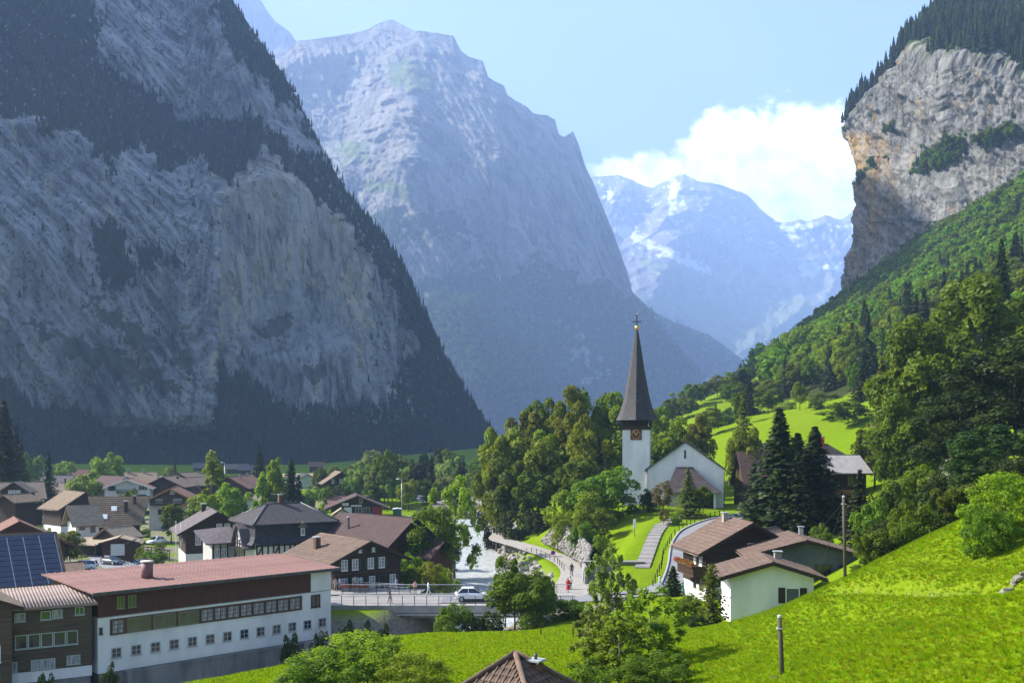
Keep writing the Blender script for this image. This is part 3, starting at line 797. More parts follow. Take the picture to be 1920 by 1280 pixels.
mountain('snow_mountain', FT, [(1040,800),(1700,800)], 300, 230, 1040, 1650, f_depth, f_disp, f_masks, m_far, back=(900, 0.6))
# ---- wooded spur in front of it
RT = [(1120,500),(1160,535),(1200,572),(1260,602),(1330,628),(1385,668),(1425,708),(1480,780)]
def r_depth(u, v): return 6600 + (800 - v) * 1.6 + (u - 1120) * 0.5
def r_disp(p, u, v): return 40 * fbm(np.stack([(p[:, 0] + 0.8 * p[:, 2]) / 90, p[:, 1] / 300, p[:, 2] / 200], 1), 4, ridged=True)
def r_masks(p, u, v, n):
    fine = fbm(np.stack([u / 12, v / 10, u * 0], 1), 4)
    return {'veg': 0.9 * (fine > -0.12), 'pale': np.clip(0.4 + fine, 0, 1), 'meadow': 0.7 * (fine < -0.1), 'tree': 1.0 * (fine > -0.05)}
mountain('wooded_hill', RT, [(1120,810),(1480,810)], 150, 120, 1120, 1480, r_depth, r_disp, r_masks, m_mid, back=(500, 0.6))

# ---- the right-hand cliff
CL = [(-120,1900),(-60,1840),(0,1790),(40,1757),(85,1705),(120,1690),(165,1645),(200,1608),(226,1592),(240,1583),(250,1584),(270,1600),(300,1611),(330,1616),(420,1612),(480,1600),(520,1592),(565,1584),(600,1580),(660,1560)]
C_TOP = [(1540,240),(1590,232),(1640,172),(1700,112),(1720,104),(1760,128),(1850,130),(1920,150),(2200,170)]
def right_cliff():
    nv, nu = 300, 230
    vsn = np.linspace(660, -120, nv); s = np.linspace(0, 1, nu) ** 1.25
    ul = interp(CL, vsn)
    V = np.repeat(vsn[:, None], nu, 1); U = ul[:, None] + (2250 - ul)[:, None] * s[None, :]
    u, v = U.ravel(), V.ravel()
    def depth(u, v):
        D = 905 - 0.64 * np.clip(u - 1590, -40, 210) - 0.32 * np.clip(u - 1800, 0, 600)
        vt = interp(C_TOP, u)
        D = D + np.clip(vt - v, 0, 400) * 1.15
        D = D - np.clip(v - 420, 0, 300) * 0.10
        D = D + 25 * sstep(150, 320, v) * np.exp(-((u - 1600) / 60) ** 2)
        return D
    pos = world(u, v, depth(u, v))
    nr = grid_normals(pos, nv, nu); nr = np.where((nr[:, 1] > 0)[:, None], -nr, nr)
    x = pos[:, 1] * 0.8 - pos[:, 0] * 0.5
    sh = x - 0.8 * pos[:, 2]
    a = np.stack([sh / 40, pos[:, 0] / 100, pos[:, 2] / 120], 1); b = np.stack([sh / 12, pos[:, 0] / 30, pos[:, 2] / 26], 1); c = np.stack([x / 4, pos[:, 0] / 8, pos[:, 2] / 7], 1)
    d = 13 * fbm(a, 4, ridged=True) + 8.5 * fbm(b, 5, 0.6, ridged=True) + 3.2 * fbm(c, 4, 0.6, ridged=True)
    pos = pos + nr * (d * (0.25 + 0.75 * sstep(0, 0.06, (U - ul[:, None]).ravel() / 400)))[:, None]
    nz = (fbm(np.stack([u / 14, v / 14, u * 0 + 1], 1), 4), fbm(np.stack([u / 14, v / 14, u * 0 + 5], 1), 4))
    top = v < interp(C_TOP, u) + 12 * nz[0]
    # green ledges climbing to the right
    led = fbm(np.stack([(u + 0.9 * v) / 26, (v - 0.55 * u) / 9 , u * 0 + 3], 1), 4) > 0.24
    tuft = soft_poly(u, v, [[(1740,300),(1800,262),(1830,280),(1800,310),(1750,330)],[(1640,330),(1670,290),(1672,310),(1645,350)],[(1690,250),(1700,230),(1705,250)],[(1860,270),(1920,240),(1920,260),(1870,290)]], 26, nz)
    foot = v > interp([(1560,575),(1640,545),(1700,480),(1800,420),(1880,370),(1920,345),(2200,280)], u) + 20 * nz[1]
    veg = np.maximum(np.maximum(top, tuft), np.maximum(0.85 * led, foot)).astype(float)
    pale = np.clip(1.25 - np.abs(u - (interp(CL, v) + 40)) / 60, 0, 1) * sstep(235, 260, v) * np.clip(0.5 + 2.2 * fbm(np.stack([u / 12, v / 60, u * 0], 1), 3), 0, 1)
    pale = np.maximum(pale * (1 - 0.7 * sstep(380, 460, v)), 0.35 * (fbm(np.stack([u / 15, v / 60, u * 0 + 8], 1), 3) > 0.2))
    # wrap round the edge away from the camera
    g = pos.reshape(nv, nu, 3); e = g[:, :1]
    w1 = e + np.array([40, 60, 0]); w2 = e + np.array([160, 260, -10.0]); w3 = e + np.array([420, 520, -20.0])
    g2 = np.concatenate([w3, w2, w1, g], 1)
    def ext(a): a = a.reshape(nv, nu); return np.concatenate([a[:, :1]] * 3 + [a], 1).ravel()
    me = np_mesh('rock_cliff', g2.reshape(-1, 3), grid_faces(nv, nu + 3)[:, ::-1],
                 [rock_mat('limestone_sunlit', (0.085, 0.087, 0.084), (0.28, 0.275, 0.255), (0.46, 0.28, 0.08), (0.03, 0.05, 0.012), (0.075, 0.11, 0.025), 0.035, bump=0.9, bd=2.5)],
                 smooth=False, attrs={'veg': ext(veg), 'pale': ext(pale), 'meadow': 0 * ext(veg), 'snow': 0 * ext(veg)})
    o = link('rock_cliff', me); tag(o, kind='structure')
    FOREST_PTS['rock_cliff'] = (pos, top * 1.0, u, v); FOREST_PTS['cliff_ledges'] = (pos, tuft * 1.0 + 0.10 * led * (v > interp(C_TOP, u)), u, v)
right_cliff()
# ------------------------------------------------------------------ haze in the valley air
def make_haze():
    m = bpy.data.materials.new('valley_haze'); m.use_nodes = True; t = m.node_tree
    for n in list(t.nodes): t.nodes.remove(n)
    o = t.nodes.new('ShaderNodeOutputMaterial'); pv = t.nodes.new('ShaderNodeVolumePrincipled')
    pv.inputs['Color'].default_value = (0.42, 0.61, 0.98, 1)
    pv.inputs['Density'].default_value = HAZE
    pv.inputs['Anisotropy'].default_value = 0.15
    t.links.new(pv.outputs[0], o.inputs['Volume'])
    mb = MB().box(-2650, 5500, -300, 16500, -60, 4100)
    ob = mb.build('haze', m)
    tag(ob, kind='stuff')
    return ob

# ------------------------------------------------------------------ vegetation prototypes
def cards(cen, nrm, size, rs, aspect=1.5, fold=0.25):
    """diamond leaf quads"""
    n = len(cen)
    nrm = nrm / (np.linalg.norm(nrm, axis=1)[:, None] + 1e-9)
    r = rs.normal(size=(n, 3)); a = np.cross(nrm, r); a /= np.linalg.norm(a, axis=1)[:, None] + 1e-9
    b = np.cross(nrm, a)
    s = np.asarray(size).reshape(-1, 1) * np.ones((n, 1))
    v = np.stack([cen - a * s * aspect * 0.5, cen + b * s * 0.5 + nrm * s * fold * 0.3, cen + a * s * aspect * 0.5, cen - b * s * 0.5 + nrm * s * fold * 0.3], 1)
    return v.reshape(-1, 3), np.arange(4 * n).reshape(n, 4)

def crown_pts(rs, n, shape='round', clusters=34, crad=0.30, zc=0.62, rz=0.38, rx=0.34, shell=0.75):
    """leaf positions and outward normals of a crown of clumps, tree height 1"""
    cs = []
    while len(cs) < clusters:
        p = rs.uniform(-1, 1, 3); d = np.linalg.norm(p)
        if d > 1 or d < 0.35: continue
        if shape == 'cone':
            lim = 1.0 - 0.72 * (p[2] + 1) / 2
            if math.hypot(p[0], p[1]) > lim: continue
        if shape == 'oval' and math.hypot(p[0], p[1]) > 0.55 + 0.45 * math.cos(p[2] * 1.3): continue
        if shape == 'dome' and p[2] < -0.9: continue
        cs.append(p)
    cs = np.array(cs)
    k = rs.randint(0, clusters, n)
    d = rs.normal(size=(n, 3)); d /= np.linalg.norm(d, axis=1)[:, None]
    d[:, 2] = np.where(rs.rand(n) < 0.65, np.abs(d[:, 2]), d[:, 2])
    cr = crad * rs.uniform(0.55, 1.25, clusters)[k]
    rr = cr * rs.uniform(shell, 1.05, n)
    p = cs[k] + d * rr[:, None]
    nr = d + 0.6 * rs.normal(size=(n, 3)) + np.array([0, 0, 0.35])
    p = p * np.array([rx, rx, rz]) + np.array([0, 0, zc])
    return p, nr

trunkm = pmat('bark', (0.05, 0.038, 0.028), (0.10, 0.08, 0.06), 6, 0.95, 0.5, 20)
birchm = pmat('birch_bark', (0.30, 0.28, 0.25), (0.12, 0.10, 0.085), 5, 0.9, 0.3, 20)
LEAF = {
 'mid': leafmat('leaf_mid', (0.045, 0.085, 0.006), (0.12, 0.18, 0.011)),
 'bright': leafmat('leaf_bright', (0.11, 0.175, 0.008), (0.19, 0.265, 0.014)),
 'olive': leafmat('leaf_olive', (0.085, 0.12, 0.006), (0.175, 0.22, 0.012)),
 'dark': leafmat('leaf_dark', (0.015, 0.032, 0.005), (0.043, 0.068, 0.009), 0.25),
 'grey': leafmat('leaf_grey', (0.11, 0.165, 0.03), (0.20, 0.265, 0.05)),
 'spruce': leafmat('needle_spruce', (0.010, 0.020, 0.005), (0.034, 0.052, 0.010), 0.15),
 'larch': leafmat('needle_larch', (0.055, 0.080, 0.008), (0.115, 0.135, 0.015), 0.3),
 'rust': leafmat('leaf_rust', (0.10, 0.075, 0.02), (0.15, 0.14, 0.025), 0.3),
 'farspruce': leafmat('needle_far', (0.008, 0.016, 0.006), (0.024, 0.038, 0.011), 0.1, 0.5, 0.0),
 'farleaf': leafmat('leaf_far', (0.055, 0.12, 0.007), (0.13, 0.20, 0.012), 0.35, 0.3, 0.02),
}
def trunk_mesh(name, rs, h, r, limbs=5, mat=None, n=7, zlimb=(0.3, 0.75), reach=0.26):
    mb = MB()
    bend = rs.uniform(-0.02, 0.02, 2)
    pts = [(bend[0] * math.sin(i * 1.2), bend[1] * math.sin(i * 1.6 + 1), h * i / 6) for i in range(7)]
    pts[0] = (0, 0, -0.08)
    mb.tube(pts, [r * 1.35] + [r * (1 - 0.8 * i / 6) for i in range(1, 7)], n)
    for i in range(limbs):
        z = rs.uniform(*zlimb) * h; a = rs.uniform(0, 6.28); l = reach * rs.uniform(0.6, 1.1)
        p0 = Vector((0, 0, z)); p2 = Vector((math.cos(a) * l, math.sin(a) * l, z + l * rs.uniform(0.5, 1.0)))
        p1 = (p0 + p2) / 2 + Vector((0, 0, -0.02))
        mb.tube([p0, p1, p2], [r * 0.5, r * 0.32, r * 0.1], 5)
    return mb.mesh(name, mat or trunkm)

PROTO = {}
def proto(key, crown_me, trunk_me): PROTO[key] = (crown_me, trunk_me)
def mk_decid(key, seed, n, size, mat, shape='round', trunk=None, **kw):
    rs = np.random.RandomState(seed)
    p, nr = crown_pts(rs, n, shape, **kw)
    sz = size * rs.uniform(0.6, 1.3, n)
    v, f = cards(p, nr, sz, rs)
    cm = np_mesh('crown_' + key, v, f, [LEAF[mat]])
    tm = trunk_mesh('trunk_' + key, rs, 0.8, 0.018, 6, trunk)
    proto(key, cm, tm)
def mk_conifer(key, seed, levels, per, mat, rad=0.17, droop=0.35, base=0.06, leafsize=0.03, sparse=0.0, segs=6, power=0.9):
    rs = np.random.RandomState(seed)
    C_, N_, S_ = [], [], []
    for L in range(levels):
        t = L / (levels - 1); z = base + (1 - base) * t ** 0.95
        rr = rad * (1 - t) ** power * rs.uniform(0.8, 1.12) + 0.008
        nb = max(4, int(per * (0.45 + 0.55 * (1 - t))))
        for k in range(nb):
            if rs.rand() < sparse: continue
            a = rs.uniform(0, 6.28); r1 = rr * rs.uniform(0.65, 1.15)
            for s in range(segs):
                q = (s + rs.uniform(0.2, 1)) / segs
                wob = leafsize * 0.7 * (1 - 0.4 * q)
                cen = np.array([math.cos(a) * r1 * q, math.sin(a) * r1 * q, z - droop * r1 * q + 0.12 * r1 * q * q]) + rs.normal(0, 0.28, 3) * wob
                C_.append(cen); N_.append(np.array([math.cos(a) * 0.5, math.sin(a) * 0.5, 0.8]) + rs.normal(0, 0.45, 3)); S_.append(leafsize * rs.uniform(0.7, 1.3) * (0.55 + 0.45 * (1 - t)))
    v, f = cards(np.array(C_), np.array(N_), np.array(S_), rs, 1.7)
    cm = np_mesh('crown_' + key, v, f, [LEAF[mat]])
    mb = MB().tube([(0, 0, -0.05), (0, 0, 0.3), (0, 0, 0.97)], [0.014, 0.010, 0.002], 6)
    proto(key, cm, mb.mesh('trunk_' + key, trunkm))
for i in range(3):
    mk_decid('mid%d' % i, 20 + i, 10000, 0.026, 'mid', clusters=46, crad=0.27)
    mk_decid('olive%d' % i, 30 + i, 10000, 0.026, 'olive', clusters=46, crad=0.27)
    mk_conifer('spruce%d' % i, 50 + i, 40, 20, 'spruce', rad=0.17 + 0.02 * i)
for i in range(2):
    mk_decid('bright%d' % i, 40 + i, 9000, 0.026, 'bright', shape='oval' if i else 'round', clusters=42, crad=0.27)
    mk_decid('dark%d' % i, 60 + i, 9000, 0.026, 'dark', clusters=44, crad=0.27)
    mk_decid('grey%d' % i, 65 + i, 7500, 0.029, 'grey', clusters=36, crad=0.28)
    mk_decid('cone%d' % i, 70 + i, 9000, 0.025, 'bright', shape='cone', clusters=60, crad=0.22, rz=0.46, zc=0.54, rx=0.30)
    mk_conifer('larch%d' % i, 80 + i, 44, 17, 'larch', rad=0.20, droop=0.15, sparse=0.1, leafsize=0.026)
    mk_decid('bush%d' % i, 90 + i, 7000, 0.036, 'mid', shape='dome', clusters=40, crad=0.30, zc=0.45, rz=0.52, rx=0.5)
    mk_decid('bushb%d' % i, 94 + i, 7000, 0.034, 'bright', shape='dome', clusters=40, crad=0.30, zc=0.45, rz=0.52, rx=0.5)
    mk_decid('bushd%d' % i, 97 + i, 6500, 0.036, 'dark', shape='dome', clusters=40, crad=0.30, zc=0.45, rz=0.52, rx=0.5)
mk_decid('birch0', 101, 9500, 0.018, 'grey', shape='oval', trunk=birchm, clusters=90, crad=0.15, rx=0.26, rz=0.45, zc=0.54, shell=0.3)
mk_decid('birch1', 102, 12000, 0.018, 'bright', shape='oval', trunk=birchm, clusters=90, crad=0.17, rx=0.30, rz=0.45, zc=0.52, shell=0.3)
mk_decid('rust0', 103, 5000, 0.022, 'rust', clusters=36, crad=0.26)
mk_decid('bigdark0', 104, 20000, 0.021, 'mid', clusters=90, crad=0.21, rx=0.36, rz=0.46, zc=0.54)
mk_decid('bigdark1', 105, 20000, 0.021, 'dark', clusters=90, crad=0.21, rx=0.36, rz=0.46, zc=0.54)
mk_decid('shrub0', 106, 16000, 0.020, 'bright', shape='dome', clusters=110, crad=0.20, zc=0.45, rz=0.52, rx=0.52, shell=0.4)
mk_decid('shrub1', 107, 14000, 0.023, 'mid', shape='dome', clusters=90, crad=0.22, zc=0.45, rz=0.52, rx=0.52, shell=0.4)
mk_conifer('thuja0', 108, 34, 22, 'spruce', rad=0.24, droop=-0.5, base=0.02, leafsize=0.05, power=0.75)
mk_conifer('pine0', 109, 30, 18, 'larch', rad=0.22, droop=-0.6, base=0.03, leafsize=0.035, power=0.5)
mk_conifer('tallspruce0', 110, 60, 26, 'spruce', rad=0.22, droop=0.45, base=0.05, leafsize=0.024, segs=8)

NAMES = {'mid': 'deciduous_tree', 'olive': 'deciduous_tree', 'spruce': 'spruce_tree', 'bright': 'deciduous_tree', 'dark': 'deciduous_tree', 'grey': 'willow_tree', 'cone': 'poplar_tree', 'larch': 'larch_tree', 'bush': 'bush', 'bushb': 'bush', 'bushd': 'bush', 'birch': 'birch_tree', 'rust': 'deciduous_tree', 'bigdark': 'maple_tree', 'shrub': 'shrub', 'thuja': 'thuja_tree', 'pine': 'pine_tree', 'tallspruce': 'spruce_tree'}
def tree(kind, u, vtop, Y, wpx, label, group=None, zb=None, cat=None, hm=None):
    """tree whose top is at photo pixel (u, vtop) at depth Y, standing on the ground there; wpx: crown width in photo pixels"""
    X = PX(u, Y); z0 = H(X, Y) if zb is None else zb
    h = PZ(vtop, Y) - z0
    if hm: h = hm
    if h < 0.5: h = 0.5
    cm, tm = PROTO[kind]
    k = kind.rstrip('0123456789'); nm = NAMES[k]
    rt = {'spruce': 0.27, 'larch': 0.32, 'thuja': 0.40, 'pine': 0.36, 'tallspruce': 0.30, 'bush': 1.15, 'bushb': 1.15, 'bushd': 1.15, 'shrub': 1.1, 'cone': 0.6, 'birch': 0.6}.get(k, 0.66)
    sw = wpx * Y / F / rt
    c = cat or ('bush' if nm in ('bush', 'shrub') else 'tree')
    e = empty(nm, (X, Y, z0 - 0.1), rnd.uniform(0, 6.28), label, c, group)
    cr = link('crown', cm, e, scale=(sw, sw, h * 1.0))
    tr_ = link('trunk' if c == 'tree' else 'stem', tm, e, scale=(min(sw, h), min(sw, h), h))
    return e

# ---- far woods: many trees that read as one mass, drawn as instances of small trees
def far_spruce(seed):
    rs = np.random.RandomState(seed); V = []; Fq = []; b = 0
    for L in range(7):
        t = L / 7; z0 = 0.08 + 0.86 * t; r = 0.17 * (1 - t) ** 0.85 + 0.015; n = 7
        ring = []
        for k in range(n):
            a = 6.28 * k / n + rs.uniform(-0.3, 0.3); q = r * rs.uniform(0.6, 1.2)
            V.append((math.cos(a) * q, math.sin(a) * q, z0 - 0.35 * q + rs.uniform(-0.015, 0.015)))
        V.append((rs.uniform(-.01, .01), rs.uniform(-.01, .01), min(1, z0 + 0.24)))
        for k in range(n): Fq.append((b + k, b + (k + 1) % n, b + n))
        b += n + 1
    return np_mesh('far_spruce_%d' % seed, V, Fq, [LEAF['farspruce']])
def far_decid(seed, n=800, mat='farleaf'):
    rs = np.random.RandomState(seed)
    p, nr = crown_pts(rs, n, 'round', clusters=22, crad=0.34, zc=0.56, rz=0.42, rx=0.40)
    v, f = cards(p, nr, 0.085 * rs.uniform(0.7, 1.3, n), rs)
    # a dark core keeps the far crowns closed
    return np_mesh('far_leaf_%d' % seed, v, f, [LEAF[mat]])
FAR_S = [bpy.data.objects.new('far_spruce_source', far_spruce(s)) for s in (1, 2, 3)]
FAR_D = [bpy.data.objects.new('far_leaf_source', far_decid(s)) for s in (4, 5, 6)]
def scatter(name, pts, scales, sources, label, rs, squash=None):
    """one stuff object: a point cloud mesh with instances of the source trees"""
    n = len(pts)
    me = bpy.data.meshes.new(name); me.vertices.add(n)
    me.vertices.foreach_set('co', np.asarray(pts, dtype=np.float32).ravel())
    a = me.attributes.new('sc', 'FLOAT_VECTOR', 'POINT'); a.data.foreach_set('vector', np.asarray(scales, dtype=np.float32).ravel())
    a = me.attributes.new('rz', 'FLOAT_VECTOR', 'POINT'); r3 = np.zeros((n, 3), np.float32); r3[:, 2] = rs.uniform(0, 6.28, n); a.data.foreach_set('vector', r3.ravel())
    a = me.attributes.new('pick', 'INT', 'POINT'); a.data.foreach_set('value', rs.randint(0, len(sources), n).astype(np.int32))
    o = link(name, me); tag(o, label, kind='stuff')
    g = bpy.data.node_groups.new(name, 'GeometryNodeTree')
    g.interface.new_socket('Geometry', in_out='INPUT', socket_type='NodeSocketGeometry'); g.interface.new_socket('Geometry', in_out='OUTPUT', socket_type='NodeSocketGeometry')
    N = g.nodes; Lk = g.links
    gi = N.new('NodeGroupInput'); go = N.new('NodeGroupOutput'); jn = N.new('GeometryNodeJoinGeometry')
    def na(nm, ty):
        q = N.new('GeometryNodeInputNamedAttribute'); q.data_type = ty; q.inputs[0].default_value = nm; return q.outputs[0]
    sc_, rz_, pk = na('sc', 'FLOAT_VECTOR'), na('rz', 'FLOAT_VECTOR'), na('pick', 'INT')
    for i, s in enumerate(sources):
        oi = N.new('GeometryNodeObjectInfo'); oi.inputs['Object'].default_value = s; oi.inputs['As Instance'].default_value = True
        cmp_ = N.new('FunctionNodeCompare'); cmp_.data_type = 'INT'; cmp_.operation = 'EQUAL'
        Lk.new(pk, cmp_.inputs[2]); cmp_.inputs[3].default_value = i
        ip = N.new('GeometryNodeInstanceOnPoints')
        Lk.new(gi.outputs[0], ip.inputs['Points']); Lk.new(cmp_.outputs[0], ip.inputs['Selection']); Lk.new(oi.outputs['Geometry'], ip.inputs['Instance'])
        Lk.new(rz_, ip.inputs['Rotation']); Lk.new(sc_, ip.inputs['Scale']); Lk.new(ip.outputs[0], jn.inputs[0])
    Lk.new(jn.outputs[0], go.inputs[0])
    md = o.modifiers.new('trees', 'NODES'); md.node_group = g
    return o
def forest_on(objname, name, n, hmin, hmax, label, seed, sources=None, wide=0.9, cond=None):
    pos, wt, u, v = FOREST_PTS[objname]
    rs = np.random.RandomState(seed)
    wgt = wt * (1 if cond is None else cond(u, v)) * ((u > -60) & (u < 1980) & (v > -60))
    pr = wgt / wgt.sum()
    i = rs.choice(len(pos), n, p=pr)
    p = pos[i] + rs.normal(0, 2.5, (n, 3)) * np.array([1, 1, 0.2]); p[:, 2] -= 2.0
    h = (hmin + (hmax - hmin) * rs.rand(n) ** 1.3) * np.where(rs.rand(n) < 0.12, 1.3, 1)
    wdt = h * wide * rs.uniform(0.8, 1.25, n)
    return scatter(name, p, np.stack([wdt, wdt, h], 1), sources or (FAR_S * 3 + FAR_D[:1]), label, rs)
make_haze()
forest_on('cliff_mountain', 'mountain_forest', 26000, 6, 13.5, 'dark conifer forest on the ledges and foot of the grey cliff mountain', 1, FAR_S)
forest_on('rock_mountain', 'mountain_forest', 30000, 12, 22, 'hazy conifer forest on the lower slopes of the tall rocky massif', 2)
forest_on('rock_mountain', 'mountain_forest', 1600, 13, 22, 'lighter leafy trees painting the sunlit patch on the spur below the tall rocky massif', 5, FAR_D, 1.0, cond=lambda u, v: in_poly(u, v, M_SUNPATCH[0]))
forest_on('wooded_hill', 'mountain_forest', 1500, 14, 26, 'pale hazy forest on the spur before the snowy ridge', 3)
forest_on('rock_cliff', 'cliff_forest', 7000, 10, 19, 'dense spruce forest crowning the sunlit overhanging cliff', 4, FAR_S, cond=lambda u, v: (v > -100))
forest_on('cliff_ledges', 'cliff_scrub', 420, 3.0, 8.5, 'shrubs and small trees clinging to ledges of the sunlit cliff', 6, FAR_S + FAR_D, 1.1)
# ------------------------------------------------------------------ buildings: materials and builder
woodD = pmat('wood_dark', (0.020, 0.012, 0.008), (0.048, 0.030, 0.020), 1.2, 0.8, 0.5, 6, (0.6, 0.6, 9))
woodB = pmat('wood_brown', (0.042, 0.022, 0.012), (0.085, 0.047, 0.026), 1.2, 0.8, 0.5, 6, (0.6, 0.6, 9))
woodR = pmat('wood_redbrown', (0.050, 0.018, 0.010), (0.085, 0.032, 0.018), 1.0, 0.75, 0.4, 6, (7, 7, 0.5))
woodG = pmat('wood_weathered', (0.045, 0.034, 0.022), (0.115, 0.085, 0.052), 0.9, 0.85, 0.6, 5, (0.5, 0.5, 8))
woodO = pmat('wood_orange', (0.30, 0.14, 0.045), (0.42, 0.21, 0.07), 1.5, 0.7, 0.3, 6, (0.6, 0.6, 6))
plaster = pmat('plaster_white', (0.72, 0.73, 0.72), (0.56, 0.57, 0.56), 0.5, 0.9, 0.15, 14, (1, 1, 0.3))
plasterG = pmat('plaster_grey', (0.33, 0.33, 0.32), (0.42, 0.41, 0.39), 0.6, 0.9, 0.15, 14)
plasterY = pmat('plaster_cream', (0.62, 0.60, 0.45), (0.70, 0.68, 0.52), 0.6, 0.9, 0.15, 14)
plasterB = pmat('plaster_bluegrey', (0.085, 0.10, 0.11), (0.13, 0.15, 0.16), 0.6, 0.9, 0.15, 14)  # darkened for the chalet wall: its shadow is put into the colour
plasterGr = pmat('plaster_palegreen', (0.42, 0.50, 0.40), (0.50, 0.58, 0.47), 0.6, 0.9, 0.1, 14)
redwall = pmat('paint_red', (0.30, 0.03, 0.025), (0.38, 0.05, 0.04), 1, 0.7)
concrete = pmat('concrete', (0.20, 0.195, 0.185), (0.31, 0.30, 0.285), 0.7, 0.9, 0.3, 9)
concreteD = pmat('concrete_stained', (0.10, 0.10, 0.095), (0.24, 0.235, 0.22), 0.6, 0.95, 0.4, 7, (1, 1, 0.25))
metal = pmat('galvanised', (0.42, 0.44, 0.46), (0.55, 0.57, 0.58), 2, 0.45, metal=0.5)
metalD = pmat('metal_dark', (0.05, 0.055, 0.06), (0.09, 0.09, 0.10), 2, 0.5, metal=0.4)
copper = pmat('gutter_copper', (0.10, 0.075, 0.06), (0.16, 0.13, 0.11), 2, 0.5, metal=0.5)
paintW = pmat('paint_white', (0.78, 0.78, 0.77), (0.70, 0.70, 0.69), 2, 0.6)
paintGr = pmat('shutter_green', (0.016, 0.035, 0.022), (0.03, 0.055, 0.035), 3, 0.6)
paintBk = pmat('shutter_dark', (0.02, 0.014, 0.011), (0.035, 0.024, 0.018), 3, 0.6)
paintBr = pmat('frame_brown', (0.07, 0.035, 0.02), (0.11, 0.06, 0.035), 3, 0.6)
def roofm(name, c1, c2, sc=1.4): return pmat(name, c1, c2, sc, 0.9, 0.6, 5, detail=9)
rBrown = roofm('roof_brown', (0.105, 0.075, 0.048), (0.18, 0.132, 0.090))
rGrey = roofm('roof_greybrown', (0.095, 0.075, 0.055), (0.16, 0.13, 0.098))
rDark = roofm('roof_slate_dark', (0.022, 0.021, 0.022), (0.062, 0.058, 0.06), 3.0)
rDark2 = roofm('roof_slate_violet', (0.06, 0.05, 0.052), (0.13, 0.11, 0.112), 2.0)
rMaroon = roofm('roof_maroon', (0.045, 0.026, 0.024), (0.075, 0.046, 0.042))
rRed = roofm('roof_redbrown', (0.12, 0.058, 0.04), (0.19, 0.10, 0.07))
rTan = roofm('roof_tan', (0.20, 0.155, 0.105), (0.30, 0.24, 0.17))
rTile = pmat('roof_tile_clay', (0.085, 0.054, 0.038), (0.155, 0.105, 0.078), 2.2, 0.85, 0.4, 8, objrand=0.16)
rTileD = pmat('roof_tile_dark', (0.075, 0.045, 0.034), (0.13, 0.082, 0.065), 2.2, 0.85, 0.4, 8, objrand=0.16)
def glassm():
    m, t, b = nodes('window_glass')
    b.inputs['Base Color'].default_value = (0.018, 0.024, 0.028, 1); b.inputs['Roughness'].default_value = 0.06; b.inputs['Specular IOR Level'].default_value = 0.7
    return m
glass = glassm()
curtain = pmat('window_curtain', (0.42, 0.43, 0.42), (0.10, 0.11, 0.12), 2.5, 0.4, detail=2, stretch=(3, 3, 0.4))
greenglass = pmat('window_glass_green', (0.025, 0.05, 0.015), (0.06, 0.09, 0.03), 0.8, 0.12, spec=0.7)

_wc = {}
def window(parent, loc, rz, w, h, fm=None, shut=None, pane=None, cols=2, rows=1, depth=0.06, lit=False):
    """window part: frame with mullions, pane sub-part and shutters"""
    fm = fm or paintW
    key = (round(w, 2), round(h, 2), fm.name, cols, rows)
    if key not in _wc:
        mb = MB(); t = 0.07
        mb.box(-w/2, w/2, -depth, 0.02, -h/2, -h/2 + t); mb.box(-w/2, w/2, -depth, 0.02, h/2 - t, h/2)
        mb.box(-w/2, -w/2 + t, -depth, 0.02, -h/2 + t, h/2 - t); mb.box(w/2 - t, w/2, -depth, 0.02, -h/2 + t, h/2 - t)
        for c in range(1, cols): mb.box(-w/2 + w*c/cols - 0.03, -w/2 + w*c/cols + 0.03, -depth + 0.006, 0.02, -h/2 + t, h/2 - t)
        for r in range(1, rows): mb.box(-w/2 + t, w/2 - t, -depth + 0.012, 0.02, -h/2 + h*r/rows - 0.02, -h/2 + h*r/rows + 0.02)
        mb.box(-w/2 - 0.06, w/2 + 0.06, -depth - 0.06, 0.0, -h/2 - 0.06, -h/2 - 0.004)
        p = MB().box(-w/2 + t * 0.9, w/2 - t * 0.9, -0.022, 0.0, -h/2 + t * 0.9, h/2 - t * 0.9)
        _wc[key] = (mb.mesh('window', fm), {})
    fme, pc = _wc[key]
    pm = pane or glass
    if pm.name not in pc:
        t = 0.07
        pc[pm.name] = MB().box(-w/2 + t * 0.9, w/2 - t * 0.9, -0.022, 0.0, -h/2 + t * 0.9, h/2 - t * 0.9).mesh('pane', pm)
    o = link('window', fme, parent, loc, (0, 0, rz))
    link('pane', pc[pm.name], o)
    if shut:
        sk = ('s', round(w, 2), round(h, 2), shut.name)
        if sk not in _wc:
            sw = w * 0.5; mb = MB().box(-sw/2, sw/2, -0.05, 0.0, -h/2, h/2)
            n = max(4, int(h / 0.16))
            for i in range(n): mb.box(-sw/2 + 0.05, sw/2 - 0.05, -0.066, -0.05, -h/2 + (i + 0.2) * h / n, -h/2 + (i + 0.75) * h / n)
            _wc[sk] = mb.mesh('shutter', shut)
        for s in (-1, 1): link('shutter', _wc[sk], o, (s * (w * 0.75 + 0.03), 0, 0))
    return o

def face_xf(W, L, face):
    """local placement on a wall face: returns function(along, z) -> (loc, rz)"""
    if face == 'f': return lambda a, z, e=0.0: ((a, -L/2 - e, z), 0.0)
    if face == 'b': return lambda a, z, e=0.0: ((-a, L/2 + e, z), math.pi)
    if face == 'l': return lambda a, z, e=0.0: ((-W/2 - e, -a, z), -math.pi/2)
    return lambda a, z, e=0.0: ((W/2 + e, a, z), math.pi/2)

